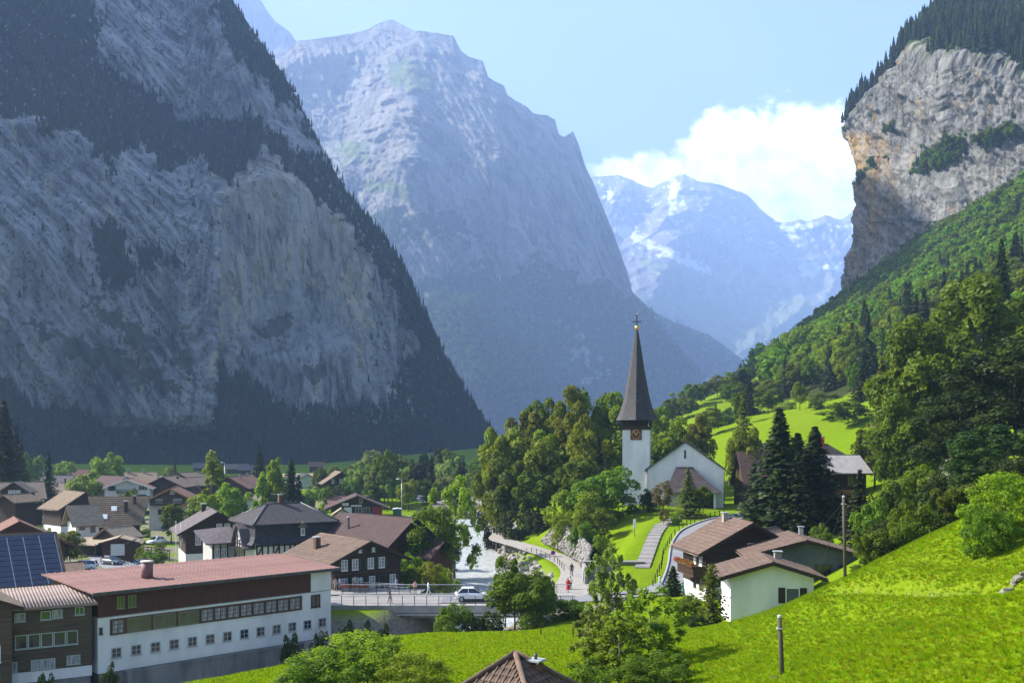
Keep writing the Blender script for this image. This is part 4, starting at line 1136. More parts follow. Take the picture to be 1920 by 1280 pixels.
def chimney(parent, x, y, z0, z1, w=0.6, d=0.6, mat=None, cap=True):
    o = MB().box(x - w/2, x + w/2, y - d/2, y + d/2, z0, z1).build('chimney', mat or concrete, parent)
    if cap:
        mb = MB().box(x - w/2 - 0.1, x + w/2 + 0.1, y - d/2 - 0.1, y + d/2 + 0.1, z1 + 0.12, z1 + 0.2)
        for sx in (-1, 1):
            for sy in (-1, 1): mb.box(x + sx * (w/2 - 0.06) - 0.04, x + sx * (w/2 - 0.06) + 0.04, y + sy * (d/2 - 0.06) - 0.04, y + sy * (d/2 - 0.06) + 0.04, z1, z1 + 0.122)
        mb.build('chimney_cap', metal, o)
    return o

def house(name, label, X, Y, zb, rz, W, L, he, hr, wall, roof, ov=0.9, ovg=0.9, flare=0.0, plinth=None, upper=None, fascia=None, wins=(), chim=(), courses=0, tiles=None, cat='house', group=None, found=3.0, rx=0.0, balc=(), band=(), gut=True, rthick=0.16):
    """gabled house: ridge along local y, front gable at -y. wall heights above zb; wins: (face, along, z, w, h, kwargs)"""
    e = empty(name, (X, Y, zb), R(rz), label, cat, group)
    ph, pmt = plinth if plinth else (0.0, None)
    def prism(z0, z1, grow=0.0):
        """wall body between heights, following the gable"""
        mb = MB(); w2 = W/2 + grow; l2 = L/2 + grow
        if z1 <= he: mb.box(-w2, w2, -l2, l2, z0, z1)
        else:
            prof = [(-w2, z0), (w2, z0), (w2, he), (rx, hr - 0.02), (-w2, he)]
            mb.poly([(x, -l2, z) for x, z in prof], (0, 2 * l2, 0))
        return mb
    if ph:
        prism(-found, ph, 0.02).build('plinth', pmt, e)
        prism(ph, hr).build('wall', wall, e)
    else:
        prism(-found, hr).build('wall', wall, e)
    for (z0, z1, bm_) in band:
        MB().box(-W/2 - 0.03, W/2 + 0.03, -L/2 - 0.03, L/2 + 0.03, z0, z1).build('wall_band', bm_, e)
    # roof: two slopes
    for s in (-1, 1):
        run = W/2 - s * rx
        sl = (hr - he) / run
        xe = s * (W/2 + ov); ze = he - sl * ov
        a = math.atan(sl)
        def pt(t, y, up=0.0):
            x = rx + (xe - rx) * t; z = hr + (ze - hr) * t
            return Vector((x + s * math.sin(a) * up, y, z + math.cos(a) * up))
        yl = lambda t: L/2 + ovg + flare * (1 - t)
        mb = MB()
        n = courses if courses else 1
        for i in range(n):
            t0 = i / n; t1 = (i + 1) / n
            up0 = rthick if not courses else rthick
            lo = 0.05 if courses else 0.0
            b = [pt(t0, -yl(t0), 0.02), pt(t1, -yl(t1), 0.02), pt(t1, yl(t1), 0.02), pt(t0, yl(t0), 0.02)]
            tt = [pt(t0, -yl(t0), up0), pt(t1, -yl(t1), up0 + lo), pt(t1, yl(t1), up0 + lo), pt(t0, yl(t0), up0)]
            mb.hexa(b, tt) if s > 0 else mb.hexa(b[::-1], tt[::-1])
        ro = mb.build('roof_slope', roof, e)
        if tiles and s in tiles[3]:
            tw, th_, tm = tiles[0], tiles[1], tiles[2]
            slen = math.hypot(xe - rx, ze - hr); nr = max(1, int(slen / th_)); ny = max(1, int(2 * yl(1) / tw)); tw2 = 2 * yl(1) / ny; th2 = slen / nr
            q = MB(); k = 0.02
            q.hexa([(-th2/2, -tw2/2 + k, 0.0), (th2/2 + 0.05, -tw2/2 + k, 0.015), (th2/2 + 0.05, tw2/2 - k, 0.015), (-th2/2, tw2/2 - k, 0.0)], [(-th2/2, -tw2/2 + k, 0.02), (th2/2 + 0.05, -tw2/2 + k, 0.06), (th2/2 + 0.05, tw2/2 - k, 0.06), (-th2/2, tw2/2 - k, 0.02)])
            tme = q.mesh('tile', tm)
            for i in range(nr):
                for j in range(ny):
                    p = pt((i + 0.5) / nr, -yl(1) + (j + 0.5) * tw2, rthick + 0.005)
                    rot = (0, a, 0) if s > 0 else (0, math.pi - a, 0)
                    o = link('tile', tme, ro, p)
                    o.rotation_euler = (0, a, rnd.uniform(-.012, .012)) if s > 0 else (0, a, math.pi + rnd.uniform(-.012, .012))
        # bargeboards
        if fascia:
            for yy in (-1, 1):
                f = MB(); y0 = yy * (yl(0) + 0.003); y1 = yy * (yl(1) + 0.003); th = 0.05 * yy
                p0, p1 = pt(0, y0, rthick + 0.03), pt(1, y1, rthick + 0.03); q0, q1 = pt(0, y0, -0.12), pt(1, y1, -0.12)
                T = Vector((0, th, 0))
                f.add([q0, q1, p1, p0, q0 + T, q1 + T, p1 + T, p0 + T], [(0,1,2,3),(7,6,5,4),(0,4,5,1),(1,5,6,2),(2,6,7,3),(3,7,4,0)])
                f.build('bargeboard', fascia, e)
        if gut:
            g = MB().tube([pt(1.02, -yl(1), 0.02), pt(1.02, yl(1), 0.02)], 0.07, 6); g.build('gutter', copper, e)
    rc = MB().tube([(rx, -(L/2 + ovg + flare), hr + rthick * 1.05), (rx, L/2 + ovg + flare, hr + rthick * 1.05)], 0.1, 6); rc.build('ridge_cap', roof, e)
    for wn in wins:
        face, al, z, w_, h_ = wn[:5]; kw = wn[5] if len(wn) > 5 else {}
        loc, r = face_xf(W, L, face)(al, z, 0.035 if (ph and z < ph) else 0.012)
        window(e, loc, r, w_, h_, **kw)
    for c in chim:
        x, y, top = c[:3]; wd = c[3] if len(c) > 3 else 0.6
        zs = hr - abs(x - rx) * (hr - he) / (W/2) - 0.3
        chimney(e, x, y, zs, top, wd, wd, c[4] if len(c) > 4 else None)
    for (face, z, a0, a1, dep, bm_) in balc:
        fx = face_xf(W, L, face); (loc, r) = fx((a0 + a1) / 2, z)
        wd = abs(a1 - a0); mb = MB().box(-wd/2, wd/2, -dep, 0, -0.12, 0.0)
        bo = mb.build('balcony', bm_, e, loc, (0, 0, r))
        rl = MB().box(-wd/2, wd/2, -dep, -dep + 0.06, 0.9, 1.0)
        nb = int(wd / 0.24)
        for i in range(nb + 1): rl.box(-wd/2 + wd*i/nb - 0.07 if i else -wd/2, min(wd/2, -wd/2 + wd*i/nb + 0.07), -dep + 0.008, -dep + 0.045, -0.1, 0.902)
        rl.box(-wd/2, -wd/2 + 0.05, -dep, 0, 0.004, 0.96); rl.box(wd/2 - 0.05, wd/2, -dep, 0, 0.004, 0.96)
        rl.build('balcony_railing', bm_, bo)
    return e

def px_house(name, label, u, Y, vb, ve, vr, wpx, L, rz=0, **kw):
    """house from photo measures: centre column, depth, base / eave / ridge rows, gable width in pixels"""
    zb = PZ(vb, Y)
    rz = rz + math.degrees(math.atan2(-PX(u, Y), Y))      # rz counts from the line of sight
    return house(name, label, PX(u, Y), Y, zb, rz, wpx * Y / F, L, PZ(ve, Y) - zb, PZ(vr, Y) - zb, **kw)

# ------------------------------------------------------------------ the village
Wd = dict(fm=paintW, pane=curtain)
SH = dict(fm=paintW, shut=paintGr, pane=curtain, cols=2, rows=3)
# shuttered chalet beside the bridge
house('chalet', 'dark timber chalet with green shutters and a mossy tiled roof beside the bridge', -21.8, 129.7, -0.6, 38, 9.6, 12, 4.1, 6.2, woodD, rBrown, ov=1.1, ovg=0.9, courses=16, fascia=woodD,
      tiles=(0.55, 0.50, rTile, (-1,)),
      wins=[('f', a, z, 0.85, 1.35, SH) for a, z in ((-3.3, 1.2), (-1.8, 1.2), (0.6, 1.2), (3.6, 1.2), (-3.3, 3.5), (-1.8, 3.5), (0.4, 3.5), (2.0, 3.5))] + [('f', -1.1, 5.2, 0.4, 0.55, SH), ('f', 0.8, 5.2, 0.4, 0.55, SH), ('f', 2.1, 1.2, 0.85, 1.35, dict(fm=paintBr, shut=paintGr))],
      chim=[(-3.2, 1.5, 6.3, 0.7, paintBr)], band=[(2.3, 2.5, woodB)])
# long maroon-roofed house behind it
house('timber_house', 'long timber house with a dark maroon roof behind the shuttered chalet', PX(700, 152), 155, -1.6, 52, 10.5, 15, 4.6, 8.2, woodR, rMaroon, ov=1.3, ovg=1.0, fascia=woodD, wins=[('f', 0.2, 5.6, 2.4, 1.0, dict(fm=paintW, cols=3)), ('f', -2, 2.2, 1.0, 1.2, Wd)], chim=[(-3.0, 3.0, 8.0, 0.25, metalD)], found=4)
house('timber_shed', 'low timber shed with a maroon roof at the river tree', PX(790, 150), 151, -1.6, 60, 6, 7, 3.2, 5.0, woodR, rMaroon, found=3)
# dark barn with white plinth and flag poles
house('timber_barn', 'black timber house on a white plinth with a slate roof beside the half-timbered hall', PX(385, 168), 172, -3.0, 24, 10.0, 11, 6.6, 9.4, woodD, rDark2, ov=1.4, ovg=1.3, plinth=(2.6, plaster), fascia=woodD,
      wins=[('f', 0.4, 6.5, 0.9, 1.9, dict(fm=paintW, pane=curtain, rows=2)), ('f', 1.7, 6.5, 0.9, 1.9, dict(fm=paintW, pane=curtain, rows=2)), ('f', -3.0, 5.0, 0.9, 1.9, dict(fm=paintW, pane=curtain, rows=2)), ('l', 1.0, 4.6, 0.5, 0.6, Wd)], chim=[(-1.0, 4.0, 10.2, 0.7, paintBk)], found=3)
# brown trapezoid roof with two chimneys and skylights
hb = house('chalet', 'chalet with a broad weathered brown roof, two dark chimneys and white skylights', PX(224, 209), 209, -2.4, -69, 8.4, 8.0, 4.4, 9.0, woodD, rBrown, ov=0.9, ovg=0.35, flare=1.7, courses=14, fascia=woodG,
      wins=[('r', 1.2, 3.0, 1.3, 1.2, dict(fm=paintBr))])
for x, y, z in ((3.6, -1.2, 0), (2.2, 0.6, 0)):
    zz = 9.0 - 4.6 * x / 4.2
    q = MB().box(-0.62, 0.62, -0.55, 0.55, 0, 0.16); o = q.build('skylight', paintW, hb, (x, y - 1.6, zz + 0.14), (0, math.atan(4.6 / 4.2), 0))
    MB().box(-0.5, 0.5, -0.43, 0.43, 0.155, 0.17).build('pane', paintW, o)
chimney(hb, 2.6, 1.3, 6.0, 8.2, 0.75, 0.75, paintBk); chimney(hb, 1.3, 3.0, 7.0, 9.2, 0.55, 0.55, paintBk)
# its neighbours
px_house('timber_house', 'dark timber house with a low gable beside the skylight chalet', 140, 222, 992, 948, 922, 84, 9, 24, wall=woodD, roof=rBrown, fascia=woodG, plinth=(1.2, plaster), wins=[('f', -2.5, 4.0, 0.9, 1.1, dict(fm=paintBr, shut=paintBr)), ('f', 0.8, 4.0, 0.9, 1.1, Wd)])
px_house('timber_house', 'small house with a tan roof, white base wall and blue door', 156, 193, 999, 975, 949, 52, 4.2, -74, wall=woodD, roof=rTan, plinth=(2.3, plaster), fascia=woodG, wins=[('r', 1.0, 1.3, 0.9, 1.9, dict(fm=paintBr)), ('r', -1.0, 1.4, 1.0, 1.0, dict(fm=paintBr))])
px_house('garage', 'low garage with a flat tan gable roof behind the grey car', 222, 188, 1022, 1004, 988, 52, 5.2, -48, wall=woodD, roof=rTan, ov=0.6, ovg=0.6, fascia=woodG)
g = px_house('garage', 'low garage with a pale door beside the grey car', 226, 178, 1039, 1014, 1006, 58, 5.0, -6, wall=woodB, roof=rTan, ov=0.5, ovg=0.6, fascia=woodG)
gd = MB()
for i in range(7): gd.box(-1.15, 1.15, -0.06, 0, 0.02 + i * 0.29, 0.28 + i * 0.29)
gd.build('garage_door', paintW, g, (-0.2, -2.52, 0.1))
px_house('shed', 'slatted wooden shed next to the pale garage door', 252, 178, 1036, 1017, 1012, 24, 3.4, -6, wall=woodG, roof=rTan, ov=0.3, ovg=0.4)
# tan-roofed shelter
e = empty('shelter', (PX(168, 186), 186, -3.0), R(-14), 'open shelter under a pale folded roof by the village road', 'shelter')
MB().add([(-4, -2.6, 2.2), (3.2, -2.8, 2.1), (4.2, 0.2, 2.9), (-0.4, 2.6, 3.3), (-4.4, 2.2, 2.8), (-4, -2.6, 2.32), (3.2, -2.8, 2.22), (4.2, 0.2, 3.02), (-0.4, 2.6, 3.42), (-4.4, 2.2, 2.92)], [(4,3,2,1,0),(5,6,7,8,9),(0,1,6,5),(1,2,7,6),(2,3,8,7),(3,4,9,8),(4,0,5,9)]).build('roof', rTan, e)
for x, y in ((-3.6, -2.2), (3.0, -2.4), (3.4, 0.4), (-3.8, 2.0)): MB().box(x - .1, x + .1, y - .1, y + .1, -1, 2.4).build('post', woodG, e)
MB().box(-3.6, 3.2, 0.5, 0.7, -1, 2.2).build('wall', woodD, e)
# white gabled chalet
px_house('chalet', 'white chalet with a blue-grey balcony and pale bargeboards', 244, 292, 932, 912, 897, 78, 12, -7, wall=plaster, roof=rRed, ov=1.2, ovg=1.6, fascia=paintW, wins=[('f', -4.2, 3.0, 1.0, 1.3, dict(fm=paintBk, shut=paintBk)), ('f', 4.2, 3.0, 1.0, 1.3, dict(fm=paintW, shut=paintBk)), ('f', 4.0, 0.6, 2.2, 1.0, dict(fm=paintBk, cols=3))], balc=[('f', 1.6, -2.8, 2.8, 1.2, plasterB)], chim=[(-1.5, 2, 5.9, 0.8)])
px_house('timber_house', 'brown house with a broad plain roof behind the white chalet', 258, 345, 925, 905, 886, 90, 11, -88, wall=woodB, roof=rBrown, ov=1.0, ovg=0.8, chim=[(0.6, -3, 8.4, 0.7), (0.6, 2, 8.4, 0.6)])
px_house('timber_house', 'house with a pale flat roof between two brown chalets', 302, 350, 925, 900, 893, 30, 7, -90, wall=plasterG, roof=rTan, ov=0.8)
px_house('timber_house', 'house with a dark red roof beside the round leafy tree', 214, 318, 925, 912, 893, 60, 10, 40, wall=woodD, roof=rMaroon)
px_house('chalet', 'brown chalet with green windows and a step of roofs behind', 318, 302, 930, 908, 893, 62, 12, -16, wall=woodB, roof=rBrown, ov=1.4, ovg=1.5, fascia=woodB, wins=[('f', -1.5, 3.2, 0.9, 1.3, dict(fm=paintGr)), ('f', 1.8, 3.2, 0.9, 1.3, dict(fm=paintGr)), ('f', -3.8, 2.9, 0.9, 1.2, Wd)], chim=[(1.8, 2, 6.0, 0.6, paintBk)])
px_house('chalet', 'grey-walled chalet with an orange-edged roof below the brown chalets', 326, 246, 968, 933, 914, 74, 11, -8, wall=woodG, roof=rRed, ov=1.5, ovg=1.3, fascia=woodO, plinth=(3.2, plasterG), wins=[('f', -2.6, 4.2, 1.5, 1.0, dict(fm=paintW, pane=curtain)), ('f', 1.6, 4.2, 2.0, 1.0, dict(fm=paintW, pane=curtain, cols=3)), ('f', 0.4, 6.2, 1.0, 0.8, Wd), ('f', -2.2, 1.6, 1.4, 1.2, dict(fm=paintBr))], balc=[('f', 3.2, -4.4, 3.6, 1.2, woodG)])
px_house('garage', 'small garage with pale walls in front of the orange-edged chalet', 348, 228, 968, 952, 944, 26, 5, -8, wall=plasterG, roof=rRed, ov=0.4, ovg=0.4, fascia=woodO)
for i, (u, Y, vr, ve, wp, rz, lab) in enumerate([(350, 330, 886, 898, 52, -26, 'stepped brown-roofed chalet behind the green-windowed one'), (372, 342, 888, 899, 40, -24, 'stepped brown-roofed chalet behind the green-windowed one'), (362, 322, 895, 906, 46, -28, 'stepped brown-roofed chalet behind the green-windowed one')]):
    px_house('chalet', lab, u, Y, 925, ve, vr, wp, 11, rz, wall=woodB, roof=rBrown, ov=1.2, fascia=woodG, group='stepped brown chalets')
for (u, Y, vr, ve, wp, rz, lab, rf) in [(448, 300, 893, 910, 66, -28, 'dark chalet with a red-brown roof behind the bright poplar', rRed), (462, 330, 890, 902, 56, -24, 'dark chalet with a chimneyed roof left of the tall poplars', rBrown), (478, 352, 886, 896, 40, -20, 'small chalet with a tan gable edge behind the dark chalets', rRed)]:
    px_house('chalet', lab, u, Y, 930, ve, vr, wp, 12, rz, wall=woodD, roof=rf, ov=1.3, fascia=woodB, chim=[(1.0, -1.5, PZ(vr, Y) - PZ(930, Y) + 0.5, 0.6)])
px_house('house', 'white-walled house with a tan roof edge behind the half-timbered hall', 472, 252, 965, 943, 929, 66, 9, -14, wall=plaster, roof=rTan, ov=1.0, ovg=0.8, fascia=woodO, wins=[('f', -0.8, 3.6, 1.3, 0.9, dict(fm=paintBk))])
px_house('house', 'house with a beige roof below the round green tree', 120, 300, 928, 921, 906, 44, 9, -88, wall=plasterG, roof=rTan, ov=0.8, chim=[(1.0, 0.3, 5.2, 0.4, paintBk)])
px_house('house', 'little house with a violet roof and a red door behind the spruce', 114, 372, 910, 902, 892, 40, 6.5, -90, wall=redwall, roof=rDark2, ov=0.8)
px_house('house', 'low house with a mauve roof at the foot of the dark slope', 68, 420, 905, 900, 894, 26, 8, -90, wall=plasterG, roof=rDark2, ov=0.5)
px_house('house', 'low red-roofed house on the sunny strip below the dark slope', 145, 420, 896, 890, 880, 26, 7, -90, wall=plasterG, roof=rRed, ov=0.5)
# large houses at the picture's left edge
px_house('chalet', 'grey-roofed half-timbered house with a wide dormer window', 28, 232, 958, 930, 905, 92, 10.5, -86, wall=woodD, roof=rGrey, ov=1.0, ovg=0.9, fascia=woodG, wins=[('r', -3, 2.9, 3.4, 1.1, dict(fm=paintW, cols=5)), ('r', 1.6, 2.9, 1.0, 1.5, Wd), ('r', 3.6, 2.9, 1.0, 1.5, Wd), ('r', 0, 0.8, 1.4, 1.6, Wd)])
d = empty('dormer_gable', (PX(30, 225), 225.5, PZ(930, 226)), R(6), 'dormer gable with a white window band on the grey-roofed house', 'dormer')
MB().poly([(-3.0, -1.6, -0.4), (3.0, -1.6, -0.4), (3.0, -1.6, 1.2), (0, -1.6, 3.2), (-3.0, -1.6, 1.2)], (0, 4, 0)).build('wall', woodD, d)
for s in (-1, 1): MB().hexa(*( ([(0, -2.2, 3.22), (s * 3.6, -2.2, 0.82), (s * 3.6, 2.6, 0.82), (0, 2.6, 3.22)][::s], [(0, -2.2, 3.42), (s * 3.6, -2.2, 1.02), (s * 3.6, 2.6, 1.02), (0, 2.6, 3.42)][::s]) )).build('roof_slope', rGrey, d)
window(d, (0, -1.612, 0.85), 0, 2.6, 1.2, paintW, None, curtain, 4, 2)
house('chalet', 'big dark timber house with pale windows above the solar roof', PX(-6, 152), 158, -3.0, 31, 13.0, 9, 5.4, 8.8, woodR, rRed, ov=1.6, ovg=1.2, fascia=woodR, wins=[('f', a, z, 0.95, 1.3, dict(fm=paintW, shut=paintBk, pane=curtain)) for a in (-2.2, 1.4, 3.9) for z in (1.9, 4.4)])
px_house('house', 'small gabled roof wing in front of the grey-roofed house', 32, 205, 960, 938, 927, 46, 5, -50, wall=woodD, roof=rBrown, ov=0.7)
# solar roof
hs = house('timber_house', 'timber house whose roof is covered with dark blue solar panels', PX(20, 121), 120, -2.2, -52, 9.0, 9.5, 4.2, 9.0, woodO, rGrey, ov=1.2, ovg=0.9, fascia=woodO, wins=[('r', 2.2, 2.6, 1.3, 1.2, dict(fm=paintBr)), ('r', -0.4, 2.6, 1.3, 1.2, dict(fm=paintBr))], gut=True)
def solar():
    m, t, b = nodes('solar_cell'); b.inputs['Roughness'].default_value = 0.12; b.inputs['Specular IOR Level'].default_value = 0.8
    b.inputs['Base Color'].default_value = (0.010, 0.014, 0.045, 1)
    return m
sm = solar(); sl = (9.0 - 4.2) / 4.5; aa = math.atan(sl); slen = 5.7 * math.sqrt(1 + sl * sl)
pmod = MB().box(-0.335, 0.335, -0.86, 0.86, 0, 0.05).mesh('solar_panel', sm)
for i in range(10):
    for j in range(6):
        t = (i + 0.75) / 11.0
        x = 5.7 * t; z = 9.0 - sl * x
        link('solar_panel', pmod, hs, (x + math.sin(aa) * 0.22, -4.55 + j * 1.78, z + math.cos(aa) * 0.22), (0, aa, 0))
for j in range(7):
    mb = MB(); mb.bar((0.35 + 0.2, -5.44 + j * 1.78, 9.0 - sl * 0.35 + 0.2), (5.3 + .2, -5.44 + j * 1.78, 9.0 - sl * 5.3 + 0.2), 0.06, 0.05); mb.build('panel_rail', metal, hs)
house('garage', 'garage with a tan roof and orange timber wall behind the solar roof', PX(116, 134), 134, -2.2, -62, 4.6, 4.0, 2.9, 3.9, woodO, rTile, ov=0.7, ovg=0.6, fascia=woodO)
# restaurant chalet on the meadow
hr_ = px_house('chalet', 'restaurant chalet with a red end wall and a low brown gable on the meadow', 668, 268, 968, 946, 927, 92, 12, 2, wall=woodD, roof=rMaroon, ov=1.7, ovg=1.8, fascia=woodB,
      wins=[('f', -2.4, 1.7, 2.0, 2.4, dict(fm=paintW, pane=paintW, cols=1)), ('f', 0.4, 1.9, 1.6, 1.6, dict(fm=paintW)), ('f', 2.4, 1.7, 1.7, 2.2, dict(fm=paintW)), ('f', -4.4, 1.7, 1.6, 1.6, dict(fm=paintBr)), ('f', 1.0, 4.6, 0.9, 1.0, dict(fm=paintW))], plinth=(0.5, concrete), chim=[(3.0, 0, 5.4, 0.3, paintBk)])
MB().box(3.9, 6.56, -6.1, -6.03, 0.5, 2.9).build('end_wall', redwall, hr_)
MB().box(-3.9, -2.2, -6.3, -6.2, 3.3, 4.1).build('sign_board', paintW, hr_)
MB().box(-1.6, 1.2, -6.3, -6.22, 3.1, 3.5).build('sign_board', paintW, hr_)
px_house('house', 'brick-red roof wing behind the restaurant chalet', 640, 285, 962, 940, 931, 30, 6, -90, wall=woodB, roof=rRed, ov=0.6)
px_house('hut', 'pale green hut with a small dark window before the restaurant chalet', 640, 254, 977, 962, 953, 27, 3.4, 4, wall=plasterGr, roof=rTan, ov=0.5, ovg=0.5, fascia=woodG, wins=[('f', 0, 1.2, 0.5, 0.5, dict(fm=paintBk))])
px_house('hut', 'brown hut beside the hedge at the meadow edge', 592, 240, 972, 960, 953, 26, 3.6, 20, wall=woodG, roof=rTan, ov=0.4, ovg=0.4)
px_house('container', 'green metal container with a white lid by the lamp post', 745, 268, 962, 954, 953, 16, 2.2, 2, wall=pmat('container_green', (0.02, 0.09, 0.06), (0.03, 0.12, 0.08), 1, 0.5), roof=paintW, ov=0.05, ovg=0.05, cat='container')
px_house('chalet', 'dark timber chalet with a pale parasol beyond the meadow', 634, 325, 920, 900, 884, 50, 12, 8, wall=woodD, roof=rBrown, ov=1.6, ovg=1.4, fascia=woodB, wins=[('f', -2.5, 3.4, 0.9, 1.4, Wd), ('f', 0, 3.4, 0.9, 1.4, Wd), ('r', 0, 2.4, 1.0, 2.2, Wd)])
px_house('shed', 'white roofed shelter under the riverside trees', 676, 345, 912, 904, 901, 24, 4, 10, wall=woodD, roof=paintW, ov=0.4)
# shaded sheds at the foot of the mountain
for i, (u, Y, vr, ve, wp, L, rf, lab) in enumerate([(385, 640, 868, 876, 80, 14, rDark2, 'long shed in shade at the mountain foot, widest of them'), (445, 600, 870, 878, 70, 12, rGrey, 'shed with a pale grey roof in shade at the mountain foot'), (470, 560, 872, 880, 40, 12, rDark2, 'shed beside the far spruce in shade at the mountain foot'), (593, 610, 866, 873, 22, 8, rRed, 'red-roofed barn on the shaded meadow'), (565, 430, 888, 892, 60, 14, rTan, 'long low beige roof beyond the lawn'), (572, 400, 888, 896, 32, 9, rDark, 'dark roofed house before the long beige roof')]):
    px_house('shed', lab, u, Y, ve + 7, ve, vr, wp, L, -90 if i != 5 else 12, wall=plasterG if i > 3 else woodD, roof=rf, ov=0.8, gut=False)
px_house('barn', 'tiny barn with a pale roof on the hillside meadow', 1424, 300, 820, 812, 806, 16, 3.4, -60, wall=woodR, roof=rTan, ov=0.4, gut=False)
# right side behind the spruces
hv = house('chalet', 'large dark chalet with a corrugated metal roof and a wide wooden balcony behind the spruces', PX(1584, 142), 150, 5.0, -90, 9, 8.6, 9.0, 11.0, woodD, pmat('roof_corrugated', (0.19, 0.18, 0.175), (0.29, 0.27, 0.26), 1.2, 0.7, 0.2, 6), ov=1.2, ovg=0.6, found=6, wins=[('r', a, z, 1.0, 1.5, dict(fm=paintBr)) for a in (-3, -1, 2) for z in (2.2, 7.4)], balc=[('r', 5.2, -7.4, 3.6, 1.8, woodO)])
house('chalet', 'brown-gabled chalet with a red chimney rising over the metal roof', PX(1565, 165), 172, 7.0, -28, 10, 9, 7.6, 10.6, woodR, rMaroon, ov=1.2, ovg=1.0, fascia=woodD, found=6, chim=[(0.5, -2, 12.0, 0.6, redwall)])
house('house', 'house with a brown tiled roof between the church and the spruces', PX(1418, 185), 188, 6.5, -84, 6.5, 5, 4.6, 9.6, woodB, rTileD, ov=0.7, ovg=0.6, found=5)
house('house', 'second house with a brown tiled roof higher behind the spruces', PX(1432, 205), 207, 8, -84, 6, 5, 6.4, 9.6, woodB, rTileD, ov=0.7, ovg=0.6, found=5)
house('house', 'cream house glimpsed between the big dark trees', PX(1800, 150), 152, 12, 10, 5, 6, 7, 9.5, plasterY, rRed, ov=0.7, found=6, wins=[('f', 0, 2.5, 1.0, 1.5, dict(fm=redwall)), ('f', 0, 5.4, 1.0, 1.5, dict(fm=redwall))])

# ------------------------------------------------------------------ three chalets on the near right
ha = house('chalet', 'dark chalet with a tan tiled roof and geranium balcony beside the church road', PX(1380, 104), 103.6, 2.0, 8, 9.2, 7.4, 5.4, 7.9, woodD, rTile, ov=1.0, ovg=0.9, fascia=woodD, plinth=(1.6, plaster), tiles=(0.62, 0.5, rTile, (-1,)), found=4,
     wins=[('f', 0.2, 5.3, 1.0, 1.35, dict(fm=paintW, shut=woodR, pane=curtain)), ('f', 3.0, 5.6, 0.7, 0.9, dict(fm=paintBr)), ('f', 3.6, 3.2, 0.8, 0.8, Wd), ('l', 2.2, 4.2, 0.8, 1.2, Wd), ('l', 0.3, 4.2, 0.8, 1.2, Wd), ('l', 2.2, 1.9, 0.9, 1.5, dict(fm=paintBr)), ('l', 0.3, 1.9, 0.9, 1.5, dict(fm=paintBr))],
     balc=[('l', 2.7, -1.6, 3.6, 1.3, woodB)], chim=[(-0.6, 1.8, 8.5, 0.55, concrete)])
house('chalet', 'white-walled chalet with a shuttered blue window set into the grass bank', PX(1443, 86), 87.4, 2.6, -5, 6.9, 6.6, 4.2, 5.25, plaster, rTile, ov=0.95, ovg=0.7, fascia=woodD, tiles=(0.62, 0.5, rTile, (-1, 1)), found=4,
     wins=[('f', 1.7, 2.55, 1.15, 1.3, dict(fm=paintW, shut=paintBk, cols=1, pane=pmat('window_blue', (0.015, 0.03, 0.09), (0.03, 0.05, 0.13), 1, 0.1, spec=0.7)))], chim=[(1.3, 1.4, 5.6, 0.6, concrete)], band=[])
house('chalet', 'chalet with shadow-dark grey-blue walls and a wide tiled roof behind the white-walled one', PX(1508, 95), 97.4, 3.6, -5, 9.6, 8.2, 3.9, 5.2, plasterB, rTileD, ov=0.9, ovg=0.8, fascia=woodD, tiles=(0.62, 0.5, rTile, (-1, 1)), found=4,
     wins=[('f', 1.6, 2.2, 1.5, 1.7, dict(fm=metalD)), ('f', 3.6, 2.2, 1.2, 1.7, dict(fm=metalD))], chim=[(1.0, 3.2, 5.8, 0.4, metal)])
house('chalet', 'small tan roof wing between the geranium chalet and the grey-blue one', PX(1440, 102), 104.5, 3.0, -38, 4.6, 6.5, 4.4, 5.8, woodD, rTile, ov=0.7, ovg=0.6, fascia=woodB, found=4)
for i in range(5):
    a = 3.2 - i * 1.15
    fb = empty('flower_box', (0, 0, 0), 0, 'balcony box of red geraniums on the chalet by the church road', 'flower box', 'geranium boxes on the balcony')
    mw = Vector((ha.location.x, ha.location.y, ha.location.z)); c8, s8 = math.cos(R(8)), math.sin(R(8))
    lx, ly, lz = -4.6 - 1.38, -a, 2.7 + 0.86
    fb.location = (mw.x + lx * c8 - ly * s8, mw.y + lx * s8 + ly * c8, mw.z + lz); fb.rotation_euler = (0, 0, R(8))
    MB().box(-0.13, 0.13, -0.5, 0.5, 0.0, 0.2).build('box', paintBr, fb)
    rs = np.random.RandomState(200 + i); n = 130
    p = rs.uniform(-1, 1, (n, 3)) * np.array([0.24, 0.54, 0.2]) + np.array([0, 0, 0.34])
    v, f = cards(p, rs.normal(size=(n, 3)), 0.13, rs, 1.1)
    fm_ = (rs.rand(n) < 0.45).astype(int)
    link('blossoms', np_mesh('blossoms', v, f, [LEAF['mid'], leafmat('geranium_red', (0.55, 0.02, 0.03), (0.42, 0.02, 0.06), 0.3, 0.05)], fmat=fm_), fb)

